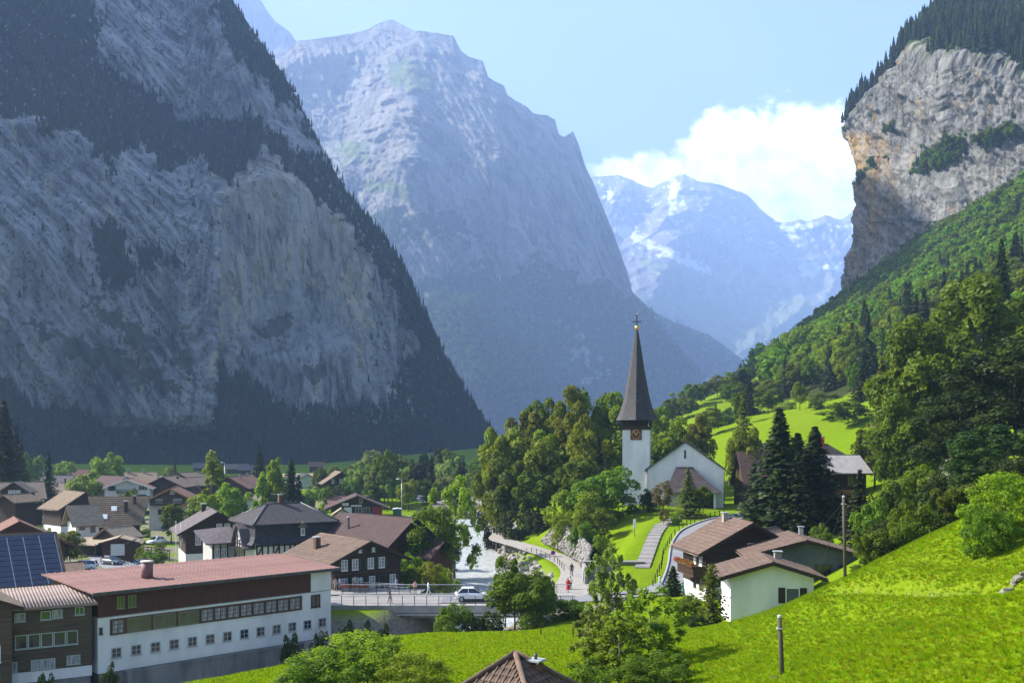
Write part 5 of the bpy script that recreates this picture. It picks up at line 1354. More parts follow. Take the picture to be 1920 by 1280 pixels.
# ------------------------------------------------------------------ near hip roof with chimney
def hip_roof():
    X, Y = PX(966, 45), 45.0; za = PZ(1227, Y)
    rz = R(45 + 13)
    e = empty('hip_roof_house', (X, Y, za - 5.2), rz, 'house with a brown tiled hip roof and a metal-capped chimney, seen from above', 'house')
    s2 = 3.55; h = 2.75; zr = 5.2
    MB().box(-2.9, 2.9, -2.9, 2.9, -1.5, zr - h + 0.35).build('wall', plaster, e)
    cor = [(-s2, -s2), (s2, -s2), (s2, s2), (-s2, s2)]
    slen = math.hypot(s2, h)
    for k in range(4):
        a, b = Vector((*cor[k], zr - h)), Vector((*cor[(k + 1) % 4], zr - h)); ap = Vector((0, 0, zr))
        n = (b - a).cross(ap - a).normalized()
        m = MB().add([a, b, ap, a - n * 0.15, b - n * 0.15, ap - Vector((0, 0, 0.2))], [(0,1,2),(5,4,3),(0,3,4,1),(1,4,5,2),(2,5,3,0)])
        ro = m.build('roof_slope', rTileD, e)
        ex = (b - a).normalized(); ey = (ap - (a + b) / 2).normalized(); L = (b - a).length; S = (ap - (a + b) / 2).length
        if k in (0, 3):
            nr = 11; th = S / nr; tw = 0.33
            from mathutils import Matrix
            q = MB().hexa([(-tw/2 + .012, -th/2 - 0.04, 0.012), (tw/2 - .012, -th/2 - 0.04, 0.012), (tw/2 - .012, th/2, 0.0), (-tw/2 + .012, th/2, 0.0)], [(-tw/2 + .012, -th/2 - 0.04, 0.062), (tw/2 - .012, -th/2 - 0.04, 0.062), (tw/2 - .012, th/2, 0.02), (-tw/2 + .012, th/2, 0.02)])
            q.box(-0.03, 0.03, -th/2 - 0.035, th/2, 0.04, 0.085)
            tme = q.mesh('tile', rTile)
            for i in range(nr):
                ymid = (i + 0.5) * th; wrow = L * (1 - ymid / S); nx = int(wrow / tw)
                for j in range(nx):
                    c = (a + b) / 2 + ex * ((j + 0.5 - nx / 2) * tw) + ey * ymid + n * 0.006
                    o = link('tile', tme, ro, c)
                    o.rotation_euler = Matrix((ex, ey, n)).transposed().to_euler()
    for k in range(4):
        c = Vector((*cor[k], zr - h)); pts = [c * (1 - t) + Vector((0, 0, zr + 0.05)) * t for t in (0, 0.5, 1)]
        MB().tube([p + Vector((0, 0, 0.06)) for p in pts], 0.13, 8).build('ridge_cap', rTile, e)
    cx, cy = 1.05, -0.95
    chimney(e, 0.55, -0.75, 3.4, 4.8, 0.52, 0.52, pmat('brick_chimney', (0.10, 0.045, 0.035), (0.16, 0.08, 0.06), 5, 0.9, 0.4, 12))
    MB().tube([(0.55, -0.75, 4.95), (0.55, -0.75, 5.25)], 0.08, 8).build('flue', metalD, e)
hip_roof()
# ------------------------------------------------------------------ church
gold = pmat('gold_leaf', (0.85, 0.55, 0.13), (0.75, 0.45, 0.10), 3, 0.3, metal=1.0)
shingle = pmat('spire_shingle', (0.014, 0.014, 0.016), (0.050, 0.048, 0.048), 1.6, 0.75, 0.7, 4, (1, 1, 2.2), spec=0.5, detail=9)
churchroof = pmat('church_roof', (0.035, 0.027, 0.03), (0.065, 0.052, 0.055), 1.5, 0.85, 0.5, 6)
def church():
    Yf = 176.0; s = Yf / F
    zb = 6.6; e = empty('church', (PX(1285, Yf), Yf, zb), R(-10.5), 'white village church with a gabled nave, hipped porch roof and slender dark spire', 'church')
    W = 13.2; L = 20; he = PZ(879, Yf) - zb; hr = PZ(829, Yf) - zb
    mb = MB().poly([(-W/2, 0, -3), (W/2, 0, -3), (W/2, 0, he), (0, 0, hr), (-W/2, 0, he)], (0, L, 0))
    mb.build('nave_wall', plaster, e)
    for sg in (-1, 1):
        x = sg * (W/2 + 0.45); ze = he - (hr - he) / (W/2) * 0.45
        b = [(0, -0.35, hr + 0.02), (x, -0.35, ze + 0.02), (x, L + 0.4, ze + 0.02), (0, L + 0.4, hr + 0.02)]
        t = [(a[0], a[1], a[2] + 0.24) for a in b]
        MB().hexa(b[::sg], t[::sg]).build('nave_roof', churchroof, e)
        MB().tube([(x, -0.35, ze), (x, L, ze)], 0.1, 6).build('gutter', copper, e)
        MB().tube([(sg * (W/2 + 0.12), -0.12, ze), (sg * (W/2 + 0.12), -0.12, -0.5)], 0.07, 6).build('downpipe', copper, e)
    w = MB().box(-0.16, 0.16, -0.05, 0.06, -0.75, 0.75).build('slit_window', paintBk, e, (-0.05, 0, hr - 2.1))
    # porch with a hipped, flaring roof
    px0, px1 = (1251 - 1285) * s, (1345 - 1285) * s; d = 3.4
    zt = PZ(875, Yf) - zb; ze = PZ(922, Yf - 3) - zb
    MB().box(px0 + 0.3, px0 + 4.6, -d + 0.3, 0.1, -2, ze + 0.2).build('porch_wall', plasterG, e)
    MB().box(px1 - 0.8, px1 - 0.4, -d + 0.3, -d + 0.7, -2, ze + 0.1).build('porch_post', plaster, e)
    MB().box(px0 + 4.6, px1 - 0.5, -0.6, 0.02, -2, ze).build('porch_shade', paintBk, e)  # solid dark block painting the shade inside the porch entrance
    a0, a1 = (1268 - 1285) * s, (1298 - 1285) * s
    prof = [(0.0, 0.0), (0.45, 0.5), (0.8, 0.84), (1.0, 1.0)]
    vs = []; fs = []
    for (o, z) in prof:
        zz = zt + (ze - zt) * z
        vs += [(a0 + (px0 - 0.4 - a0) * o, 0.05, zz), (a0 + (px0 - 0.4 - a0) * o, -0.25 - (d + 0.2) * o, zz), (a1 + (px1 + 0.5 - a1) * o, -0.25 - (d + 0.2) * o, zz), (a1 + (px1 + 0.5 - a1) * o, 0.05, zz)]
    for i in range(3):
        for k in range(3): fs.append((i * 4 + k, (i + 1) * 4 + k, (i + 1) * 4 + k + 1, i * 4 + k + 1))
    fs.append((0, 1, 2, 3)); fs.append((15, 14, 13, 12))
    MB().add(vs, fs).build('porch_roof', churchroof, e)
    MB().box(px0 - 0.42, px1 + 0.52, -d - 0.53, -d - 0.43, ze - 0.16, ze).build('porch_fascia', concreteD, e)
    # tower
    tx0, tx1 = (1167 - 1285) * s, (1218.5 - 1285) * s; td = tx1 - tx0; cx = (tx0 + tx1) / 2; y0 = 0.6; cyy = y0 + td / 2
    zw = PZ(804, Yf) - zb; zs = PZ(786, Yf) - zb
    MB().box(tx0, tx1, y0, y0 + td, -4, zw).build('tower_wall', plaster, e)
    # belfry: dark timber posts, arches and parapet
    bf = MB(); r2 = td / 2 + 0.12
    bf.box(cx - r2, cx + r2, cyy - r2, cyy + r2, zw - 0.1, zw + 0.55)
    bf.box(cx - td/2 + 0.5, cx + td/2 - 0.5, cyy - td/2 + 0.5, cyy + td/2 - 0.5, zw + 0.55, zs)
    bf.build('belfry', woodD, e)
    for k in range(4):
        an = k * math.pi / 2
        for j in range(6):
            o = -r2 + 2 * r2 * j / 5
            p = Vector((o, -r2 + 0.12, 0)); p.rotate(__import__('mathutils').Euler((0, 0, an)))
            if j == 5: continue
            MB().box(cx + p.x - 0.12, cx + p.x + 0.12, cyy + p.y - 0.12, cyy + p.y + 0.12, zw + 0.52, zs + 0.1).build('belfry_post', woodD, e)
            mb = MB()
            for sg in (-1, 1):
                a = Vector((o + 2 * r2 / 10 + sg * 0.36, -r2 + 0.12, zs - 0.62)); b = Vector((o + 2 * r2 / 10 + sg * 0.08, -r2 + 0.12, zs - 0.05))
                q = __import__('mathutils').Euler((0, 0, an)); a.rotate(q); b.rotate(q)
                mb.bar(a + Vector((cx, cyy, 0)), b + Vector((cx, cyy, 0)), 0.14)
            mb.build('belfry_arch', woodD, e)
    # spire
    hw = [(40, 786.5), (37, 781), (33, 772), (28.5, 759), (23.5, 740), (18.5, 712), (14, 686), (9.5, 656), (6, 634), (3.2, 618), (2, 612)]
    prof = [(39.5 * s, zs - 0.12)] + [(a * s, PZ(b, Yf) - zb) for a, b in hw]
    zz = [p[1] for p in prof]; rr_ = [p[0] for p in prof]; rows = []
    nrow = 46
    for k in range(nrow):      # shingle courses, each lapping the one below
        z_a = zz[1] + (zz[-1] - zz[1]) * k / nrow; z_b = zz[1] + (zz[-1] - zz[1]) * (k + 1) / nrow
        lap = 0.055 * (1 - 0.6 * k / nrow)
        rows += [(float(np.interp(z_a, zz, rr_)) + lap, z_a), (float(np.interp(z_b, zz, rr_)) + lap * 0.2, z_b - 0.01)]
    MB().lathe([prof[0]] + rows, 8, 0, False, (cx, cyy), 0.0).build('spire', shingle, e)
    zt = prof[-1][1]
    MB().lathe([(0.05, zt - 0.3), (0.3, zt - 0.05), (0.42, zt + 0.3), (0.3, zt + 0.62), (0.05, zt + 0.8)], 12, 0, True, (cx, cyy)).build('spire_ball', gold, e)
    c = MB(); zc = PZ(583.5, Yf) - zb
    c.box(cx - 0.09, cx + 0.09, cyy - 0.09, cyy + 0.09, zt + 0.5, zc); zx = PZ(597, Yf) - zb
    c.box(cx - 0.8, cx + 0.8, cyy - 0.075, cyy + 0.075, zx - 0.1, zx + 0.1)
    co = c.build('cross', metalD, e)
    MB().lathe([(0.02, zc - 0.05), (0.16, zc + 0.1), (0.02, zc + 0.26)], 8, 0, True, (cx, cyy)).build('cross_tip', gold, co)
    # clocks on the two visible faces
    for face in range(2):
        ck = empty('clock', (cx, y0 - 0.02, PZ(814, Yf) - zb) if face == 0 else (tx0 - 0.02, cyy, PZ(814, Yf) - zb), 0 if face == 0 else -math.pi / 2)
        ck.parent = e
        MB().box(-1.0, 1.0, -0.12, 0.0, -0.95, 0.95).build('clock_face', pmat('clock_brown', (0.07, 0.022, 0.012), (0.10, 0.035, 0.02), 2, 0.6), ck)
        h = MB()
        for k in range(12):
            a = k * math.pi / 6; h.bar((math.sin(a) * 0.66, -0.135, math.cos(a) * 0.66), (math.sin(a) * 0.88, -0.135, math.cos(a) * 0.88), 0.09, 0.03, 0, (0, 1, 0))
        h.build('clock_numerals', gold, ck)
        h = MB()
        for a, l in ((R(-38), 0.78), (R(48), 0.5)): h.bar((-math.sin(a) * 0.15, -0.15, -math.cos(a) * 0.15), (math.sin(a) * l, -0.15, math.cos(a) * l), 0.09, 0.03, 0, (0, 1, 0))
        h.build('clock_hands', gold, ck)
church()

# ------------------------------------------------------------------ white hotel annexe with the red roof
def white_building():
    A = Vector((-36.6, 88.0)); B = Vector((-19.1, 105.0)); L = (B - A).length; d = (B - A) / L; D = 11.0
    rz = math.atan2(d.y, d.x); zb = -2.4
    e = empty('hotel_wing', (A.x, A.y, zb), rz, 'long white building with a brown timber storey and a flat red metal roof', 'building')
    def S(u):
        k = (u - 960) / F; return (-A.x + A.y * k) / (d.x - d.y * k)
    ze = 4.8 - zb; zr = 5.25 - zb; zmid = 2.55 - zb
    MB().box(0, L, 0, D, 0, zmid).build('wall', plaster, e)
    MB().box(0.15, L - 0.15, 0.15, D - 0.15, -5, 0).build('foundation', concreteD, e)
    s1 = S(583)
    MB().hexa([(0.02, 0.01, zmid), (s1, 0.01, zmid), (s1, D, zmid), (0.02, D, zmid)], [(0.02, 0.01, ze - 0.04), (s1, 0.01, ze - 0.04), (s1, D, zr - 0.04), (0.02, D, zr - 0.04)]).build('timber_storey', woodR, e)
    MB().hexa([(s1, 0, zmid), (L, 0, zmid), (L, D, zmid), (s1, D, zmid)], [(s1, 0, ze - 0.04), (L, 0, ze - 0.04), (L, D, zr - 0.04), (s1, D, zr - 0.04)]).build('wall', plaster, e)
    MB().box(-0.02, L + 0.02, -0.03, 0.0, zmid - 0.06, zmid + 0.02).build('ledge', concrete, e)
    # red metal roof laid in long panels with standing seams
    red = pmat('roof_red_metal', (0.175, 0.090, 0.074), (0.25, 0.140, 0.118), 0.5, 0.6, 0.15, 3, spec=0.4, objrand=0.06)
    o = 0.75; n = 44; wdt = (L + 2 * o) / n; yl = -o; yh = D + o; sl = (zr - ze) / D
    q = MB().hexa([(-wdt/2, yl, ze + sl * yl), (wdt/2 - 0.004, yl, ze + sl * yl), (wdt/2 - 0.004, yh, ze + sl * yh), (-wdt/2, yh, ze + sl * yh)], [(-wdt/2, yl, ze + sl * yl + .1), (wdt/2 - 0.004, yl, ze + sl * yl + .1), (wdt/2 - 0.004, yh, ze + sl * yh + .1), (-wdt/2, yh, ze + sl * yh + .1)])
    q.hexa([(-wdt/2, yl, ze + sl * yl + .1), (-wdt/2 + .05, yl, ze + sl * yl + .1), (-wdt/2 + .05, yh, ze + sl * yh + .1), (-wdt/2, yh, ze + sl * yh + .1)], [(-wdt/2, yl, ze + sl * yl + .17), (-wdt/2 + .05, yl, ze + sl * yl + .17), (-wdt/2 + .05, yh, ze + sl * yh + .17), (-wdt/2, yh, ze + sl * yh + .17)])
    pm = q.mesh('roof_panel', red)
    for i in range(n): link('roof_panel', pm, e, (-o + (i + 0.5) * wdt, 0, 0))
    MB().box(-o, L + o, yl - 0.08, yl - 0.005, ze + sl * yl - 0.16, ze + sl * yl + 0.13).build('fascia', metalD, e)
    MB().tube([(L * 0.26, 4.2, zr - 0.4), (L * 0.26, 4.2, zr + 1.35)], 0.55, 16).build('chimney', pmat('chimney_copper', (0.13, 0.06, 0.06), (0.22, 0.12, 0.12), 1.5, 0.6), e)
    ch = MB().lathe([(0.58, zr + 1.35), (0.62, zr + 1.37), (0.62, zr + 1.47), (0.3, zr + 1.5)], 16, 0, True, (L * 0.26, 4.2)); ch.build('chimney_cap', pmat('cap_cream', (0.55, 0.5, 0.4), (0.6, 0.55, 0.45), 2, 0.6), e)
    # upper window band in a brown frame
    zu = 1.58 - zb
    x0, x1 = S(206), S(566)
    MB().box(x0, x1, -0.06, 0, zu - 0.72, zu + 0.72).build('window_band', paintBr, e)
    def win(ua, ub, z, h, **kw):
        a, b = S(ua), S(ub); window(e, ((a + b) / 2, -0.062 if kw.pop('band', False) else -0.01, z), 0, b - a, h, **kw)
    win(209, 232, zu, 1.25, cols=2, rows=3, fm=paintBr, pane=curtain, band=True)
    for a, b in ((238, 281), (287, 328), (334, 371)): win(a, b, zu, 1.22, cols=2, fm=pmat('frame_olive', (0.16, 0.17, 0.10), (0.2, 0.2, 0.12), 2, 0.6), pane=greenglass, band=True)
    ws = np.linspace(S(375), S(563), 9)
    for a, b in zip(ws[:-1], ws[1:]): window(e, ((a + b) / 2, -0.062, zu), 0, (b - a) - 0.12, 1.2, paintBr, None, curtain, 2, 3)
    win(583, 600, zu, 1.3, cols=2, fm=paintBk)
    win(186, 192, zu - 0.2, 0.6, cols=1, fm=paintBk)
    for a, b in ((219, 233), (240, 255)): win(a, b, 3.7 - zb, 1.1, cols=2, fm=pmat('frame_olive', (0, 0, 0)), pane=greenglass)
    zl = -0.75 - zb
    for s_ in np.linspace(S(218), S(604), 13): window(e, (s_, -0.01, zl), 0, 0.9, 0.9, pmat('frame_grey', (0.3, 0.33, 0.36), (0.36, 0.38, 0.4), 2, 0.6), None, glass, 2, 2)
    # wall lamps
    MB().tube([(L * 0.33, -0.2, ze - 0.3), (L * 0.33, -0.2, ze - 0.05)], 0.07, 6).build('wall_lamp', metalD, e)
    # river wall below
    w = empty('river_wall', (A.x, A.y, zb), rz, 'stained concrete retaining wall along the ditch below the white building', 'wall')
    MB().box(2.5, L - 1, -0.55, 0.1, -5, -0.22).build('wall_face', concreteD, w); MB().box(2.4, L - 0.9, -0.62, 0.1, -0.22, -0.04).build('coping', concreteD, w)
    # timber wing to the left
    A2 = Vector((-37.2, 87.4)); d2 = Vector((-0.85, -0.52)).normalized(); rz2 = math.atan2(-d2.y, -d2.x)
    t = empty('timber_wing', (A2.x, A2.y, zb), rz2, 'weathered plank building with a corrugated roof joined to the white building', 'building')
    LW = 6.3; hf = 3.95 - zb; hb = 4.75 - zb
    MB().hexa([(-LW, 0, 0.9), (0.3, 0, 0.9), (0.3, 7, 0.9), (-LW, 7, 0.9)], [(-LW, 0, hf), (0.3, 0, hf), (0.3, 7, hb), (-LW, 7, hb)]).build('wall', woodG, t)
    MB().box(-LW, 0.3, -0.04, 7, 0, 0.9).build('plinth', plaster, t)
    MB().box(-LW, 0.2, 0.1, 6.9, -4, 0).build('foundation', concreteD, t)
    np_ = 14
    for i in range(np_):
        z0 = 0.95 + i * 0.36
        if z0 + 0.34 > hf - 0.05: break
        MB().box(-LW, 0.3, -0.035, -0.002, z0, z0 + 0.34).build('plank', woodG, t)
    cor = pmat('roof_corrugated_brown', (0.17, 0.125, 0.105), (0.25, 0.195, 0.17), 0.8, 0.7, 0.2, 4)
    nn = 27; ww = (LW + 1.0) / nn
    c = MB().tube([(0, -0.7, hf - 0.05), (0, 6.4, hb - 0.02)], ww * 0.56, 6, 0, True); cm = c.mesh('roof_rib', cor)
    sb = MB().hexa([(-LW - 0.3, -0.7, hf - 0.1), (0.7, -0.7, hf - 0.1), (0.7, 6.6, hb - 0.05), (-LW - 0.3, 6.6, hb - 0.05)], [(-LW - 0.3, -0.7, hf), (0.7, -0.7, hf), (0.7, 6.6, hb + 0.05), (-LW - 0.3, 6.6, hb + 0.05)]).build('roof', cor, t)
    for i in range(nn): link('roof_rib', cm, sb, (-LW - 0.3 + (i + 0.5) * ww, 0, 0.06))
    fw = pmat('frame_greygreen', (0.30, 0.36, 0.34), (0.36, 0.42, 0.4), 2, 0.6)
    for a, z, w_, h_, c_, pn in ((-5.4, 5.6, 0.85, 0.75, 2, curtain), (-3.4, 5.6, 0.8, 0.75, 1, greenglass), (-2.5, 5.65, 0.85, 0.75, 2, curtain), (-0.7, 5.75, 0.75, 0.7, 2, greenglass),
                             (-5.3, 3.5, 0.95, 1.2, 1, glass), (-4.3, 3.5, 0.95, 1.2, 1, glass), (-3.3, 3.5, 0.95, 1.2, 1, glass), (-2.3, 3.5, 0.95, 1.2, 1, glass), (-1.3, 3.5, 0.9, 1.2, 1, glass),
                             (-6.0, 1.45, 0.8, 0.85, 2, curtain), (-3.6, 1.45, 1.9, 0.85, 4, curtain), (-1.2, 1.55, 1.1, 0.8, 3, curtain)):
        window(t, (a, -0.045, z), 0, w_, h_, fw, None, pn, c_)
    g2 = Vector((A2.x, A2.y)) + d2 * 10.2 + Vector((0.3, -0.6))
    house('timber_house', 'plank gable house with tall narrow windows beside the corrugated roof', g2.x - 1.3, g2.y + 3.0, zb, math.degrees(rz2), 7.4, 7.5, 6.9, 8.4, woodG, rBrown, ov=0.8, ovg=0.9, fascia=woodD, wins=[('f', 2.2, 5.2, 0.6, 1.4, dict(fm=fw)), ('f', 2.4, 2.9, 0.9, 1.4, dict(fm=paintW, pane=greenglass)), ('f', 2.4, 0.8, 0.8, 1.0, dict(fm=fw, pane=curtain))])
white_building()

# ------------------------------------------------------------------ half-timbered hall with the mansard roof
def hall():
    Y = 158.0; zb = -2.6
    e = empty('half_timbered_hall', (PX(532, Y), Y, zb), R(33), 'half-timbered hall with a big black mansard roof and a curved front gable', 'building')
    wx, wy = 6.4, 5.4; z0 = 5.4 ; z1 = 8.2; z2 = 11.1; rl = 2.7
    # walls
    MB().box(-wx + 0.3, wx - 0.3, -wy + 0.3, wy - 0.3, -2, z0 + 0.1).build('wall', plaster, e)
    # lower mansard, flaring at the eaves
    prof = [(0.95, z0 - 0.15), (0.45, z0 + 0.25), (0.12, z0 + 1.0), (0.0, z1)]
    def ring(o, z): return [(-wx - o, -wy - o, z), (wx + o, -wy - o, z), (wx + o, wy + o, z), (-wx - o, wy + o, z)]
    vs = []; fs = []
    for o, z in prof: vs += ring(o, z)
    for i in range(3):
        for k in range(4): fs.append((i * 4 + k, i * 4 + (k + 1) % 4, (i + 1) * 4 + (k + 1) % 4, (i + 1) * 4 + k))
    fs += [(3, 2, 1, 0), (12, 13, 14, 15)]
    MB().add(vs, fs).build('mansard', pmat('mansard_slate', (0.014, 0.014, 0.017), (0.035, 0.035, 0.04), 1.5, 0.7, 0.5, 5), e)
    # upper hipped roof
    o = 0.55
    b = ring(o, z1 - 0.05); b2 = ring(o, z1 + 0.12); r0, r1 = (-rl, 0, z2), (rl, 0, z2)
    vs = b + b2 + [r0, r1]
    MB().add(vs, [(3,2,1,0),(0,1,5,4),(1,2,6,5),(2,3,7,6),(3,0,4,7),(4,5,9,8),(5,6,9),(6,7,8,9),(7,4,8)]).build('roof', rDark, e)
    hip = MB()
    for c, r_ in ((4, r0), (7, r0), (5, r1), (6, r1)): hip.tube([vs[c], r_], 0.14, 6)
    hip.tube([r0, r1], 0.16, 6); hip.build('ridge_cap', metalD, e)
    chimney(e, -0.6, 0.0, z2 - 0.4, z2 + 1.2, 0.55, 0.55, pmat('brick_chimney', (0.1, 0.05, 0.04)))
    # gable bay on the left side: curved dark roof edge over half-timber
    mb = MB().poly([(-wx - 1.0, -3.4, -2), (-wx - 1.0, 1.0, -2), (-wx - 1.0, 1.0, 5.3), (-wx - 1.0, 0.0, 7.2), (-wx - 1.0, -1.2, 8.0), (-wx - 1.0, -2.4, 7.2), (-wx - 1.0, -3.4, 5.3)], (2.2, 0, 0))
    mb.build('gable_wall', plaster, e)
    cv = [(-4.6, 4.7), (-4.0, 5.1), (-3.3, 6.2), (-2.4, 7.5), (-1.2, 8.3), (0.0, 7.5), (0.9, 6.2), (1.6, 5.1), (2.2, 4.7)]
    rb = MB()
    for (y0, a0), (y1, a1) in zip(cv[:-1], cv[1:]): rb.hexa([(-wx - 1.6, y0, a0 - 0.22), (-wx + 1.2, y0, a0 - 0.22), (-wx + 1.2, y1, a1 - 0.22), (-wx - 1.6, y1, a1 - 0.22)], [(-wx - 1.6, y0, a0), (-wx + 1.2, y0, a0), (-wx + 1.2, y1, a1), (-wx - 1.6, y1, a1)])
    rb.build('gable_roof', rDark2, e)
    # timber framing, front and gable
    fr = []
    x0, x1 = -wx + 0.3, wx - 0.3; yf = -wy + 0.3
    for i in range(15):
        x = x0 + (x1 - x0) * i / 14
        fr.append(((x, yf - 0.04, -1), (x, yf - 0.04, z0)))
    for z in (0.3, 2.2, 3.2, 5.0): fr.append(((x0, yf - 0.05, z), (x1, yf - 0.05, z)))
    for i in range(0, 14, 3):
        xa = x0 + (x1 - x0) * i / 14; xb = x0 + (x1 - x0) * (i + 1) / 14; fr.append(((xa, yf - 0.045, 3.3), (xb, yf - 0.045, 4.9)))
    gx = -wx - 1.04
    for y in (-3.35, -2.3, -1.2, -0.1, 0.95): fr.append(((gx, y, -1), (gx, y, 5.2 if abs(y + 1.2) > 2 else 6.4)))
    for z in (0.3, 2.6, 5.2): fr.append(((gx - 0.01, -3.4, z), (gx - 0.01, 1.0, z)))
    for s in (-1, 1): fr.append(((gx - 0.005, -1.2 + s * 1.1, 5.3), (gx - 0.005, -1.2, 7.3)))
    for a, b in fr: MB().bar(a, b, 0.2, 0.2).build('beam', woodD, e)
    for y in (-2.75, -1.75, -0.65, 0.45): window(e, (gx - 0.05, y, 3.9), -math.pi / 2, 0.7, 1.7, paintBk, None, greenglass, 1, 2)
    window(e, (gx - 0.05, -1.2, 6.4), -math.pi / 2, 0.7, 1.0, paintW, None, curtain, 2)
    # little dormer on the front
    dm = empty('dormer', (0.9, -wy - 0.15, z0 + 1.0)); dm.parent = e
    MB().box(-0.5, 0.5, -0.3, 0.5, -0.2, 1.35).build('dormer_wall', metalD, dm)
    window(dm, (0, -0.31, 0.55), 0, 0.6, 1.1, paintW, None, curtain, 1)
    MB().poly([(-0.8, -0.6, 1.2), (0.8, -0.6, 1.2), (0, -0.6, 2.1)], (0, 1.2, 0)).build('dormer_roof', rGrey, dm)
    # entrance wing with a pent roof at the far left
    MB().box(-wx - 4.2, -wx - 0.3, 2.6, 7.5, -2, 4.9).build('wing_wall', plasterG, e)
    MB().hexa([(-wx - 5.4, 1.6, 4.9), (-wx + 0.4, 1.6, 4.9), (-wx + 0.4, 8.4, 6.9), (-wx - 5.4, 8.4, 6.5)], [(-wx - 5.4, 1.6, 5.1), (-wx + 0.4, 1.6, 5.1), (-wx + 0.4, 8.4, 7.1), (-wx - 5.4, 8.4, 6.7)]).build('wing_roof', rDark2, e)
    for x in (-4.0, -2.9, -1.8): MB().bar((-wx + x, 2.55, -1), (-wx + x, 2.55, 4.9), 0.2).build('beam', woodD, e)
    window(e, (-wx - 3.4, 2.57, 3.4), 0, 0.8, 1.4, paintW, None, curtain, 2); window(e, (-wx - 2.3, 2.57, 3.4), 0, 0.8, 1.4, paintW, None, curtain, 2)
    MB().box(-wx - 3.6, -wx - 0.9, 1.2, 2.5, 2.0, 2.2).build('canopy', metal, e)
hall()

# ------------------------------------------------------------------ road bridge
def bridge():
    x0, x1 = -20.5, 7.0; y0, y1 = 110.0, 119.0
    e = empty('road_bridge', (0, 114.5, 0), 0, 'concrete road bridge with grey steel railings over the river', 'bridge')
    def bx(n, a, b, c, d, z0, z1, m): return MB().box(a, b, c - 114.5, d - 114.5, z0, z1).build(n, m, e)
    bx('deck', x0, x1, y0 + 0.35, y1 - 0.35, -0.5, -0.02, concrete)
    bx('girder', x0, x1, y0, y0 + 0.35, -0.78, 0.06, concrete); bx('girder', x0, x1, y1 - 0.35, y1, -0.78, 0.06, concrete)
    bx('beam', x0 + 3.4, x1, y0 + 0.7, y0 + 1.2, -1.4, -0.5, concreteD); bx('beam', x0 + 3.4, x1, y1 - 1.2, y1 - 0.7, -1.4, -0.5, concreteD)
    bx('abutment', x0 - 0.6, x0 + 3.4, y0 + 0.1, y1 - 0.1, -6, -0.5, concreteD); bx('abutment', 6.0, 9.0, y0 + 0.1, y1 - 0.1, -6, -0.5, concreteD)
    bx('pipe_ledge', x0 + 0.2, x1, y0 - 0.12, y0, -1.0, -0.9, metal)
    bx('wing_wall', x0 - 0.6, x0 + 10, y0 - 9, y0 - 8.4, -6, -2.2, concreteD)
    for yy in (y0 + 0.15, y1 - 0.15):
        n = 20
        for i in range(n + 1):
            x = x0 + 0.3 + (x1 - x0 - 0.6) * i / n
            MB().box(x - 0.035, x + 0.035, yy - 114.5 - 0.035, yy - 114.5 + 0.035, 0.06, 1.08).build('railing_post', metalD, e)
        MB().box(x0, x1, yy - 114.53, yy - 114.47, 1.08, 1.16).build('handrail', metal, e)
        mb = MB()
        for z in (0.25, 0.42, 0.59, 0.76, 0.92): mb.box(x0, x1, yy - 114.51, yy - 114.49, z, z + 0.018)
        mb.build('railing_wires', metalD, e)
bridge()

# ---- roofed footbridge upstream
def footbridge():
    Y = 256.0; e = empty('footbridge', (PX(862, Y), Y, -1.0), R(4), 'roofed footbridge with pale truss sides over the river', 'bridge')
    L = 13.0; s = L / 2
    MB().box(-s, s, -1.3, 1.3, -0.5, 0).build('deck', woodG, e)
    MB().hexa([(-s - .6, -2.0, 2.3), (s + .6, -2.0, 2.3), (s + .6, 0, 3.0), (-s - .6, 0, 3.0)], [(-s - .6, -2.0, 2.45), (s + .6, -2.0, 2.45), (s + .6, 0, 3.15), (-s - .6, 0, 3.15)]).build('roof_slope', rGrey, e)
    MB().hexa([(-s - .6, 0, 3.0), (s + .6, 0, 3.0), (s + .6, 2.0, 2.3), (-s - .6, 2.0, 2.3)], [(-s - .6, 0, 3.15), (s + .6, 0, 3.15), (s + .6, 2.0, 2.45), (-s - .6, 2.0, 2.45)]).build('roof_slope', rGrey, e)
    for y in (-1.25, 1.25):
        for i in range(7):
            x = -s + L * i / 6; MB().bar((x, y, 0), (x, y, 2.4), 0.16).build('post', paintW, e)
            if i < 6: MB().bar((x, y, 0.1 if i % 2 else 2.3), (x + L / 6, y, 2.3 if i % 2 else 0.1), 0.14).build('brace', paintW, e)
        MB().box(-s, s, y - 0.08, y + 0.08, 0.0, 0.9).build('parapet', woodG, e)
footbridge()

# ------------------------------------------------------------------ stones
def rock_mesh(seed, m):
    rs = np.random.RandomState(seed)
    import bmesh
    bm = bmesh.new(); bmesh.ops.create_icosphere(bm, subdivisions=1, radius=0.5)
    for v in bm.verts:
        d = v.co.normalized(); k = 0.75 + 0.4 * rs.rand()
        v.co = Vector((max(-0.42, min(0.42, d.x * 0.56 * k)), max(-0.42, min(0.42, d.y * 0.56 * k)), max(-0.36, min(0.36, d.z * 0.5 * k))))
    me = bpy.data.meshes.new('stone'); bm.to_mesh(me); bm.free(); me.materials.append(m); return me
stonem = pmat('limestone_block', (0.15, 0.142, 0.13), (0.31, 0.295, 0.27), 1.5, 0.95, 0.5, 6, objrand=0.2)
stones = [rock_mesh(300 + i, stonem) for i in range(6)]
stoned = pmat('fieldstone', (0.13, 0.12, 0.10), (0.28, 0.26, 0.22), 2.5, 0.95, 0.5, 6, objrand=0.2)
stones_d = [rock_mesh(320 + i, stoned) for i in range(3)]
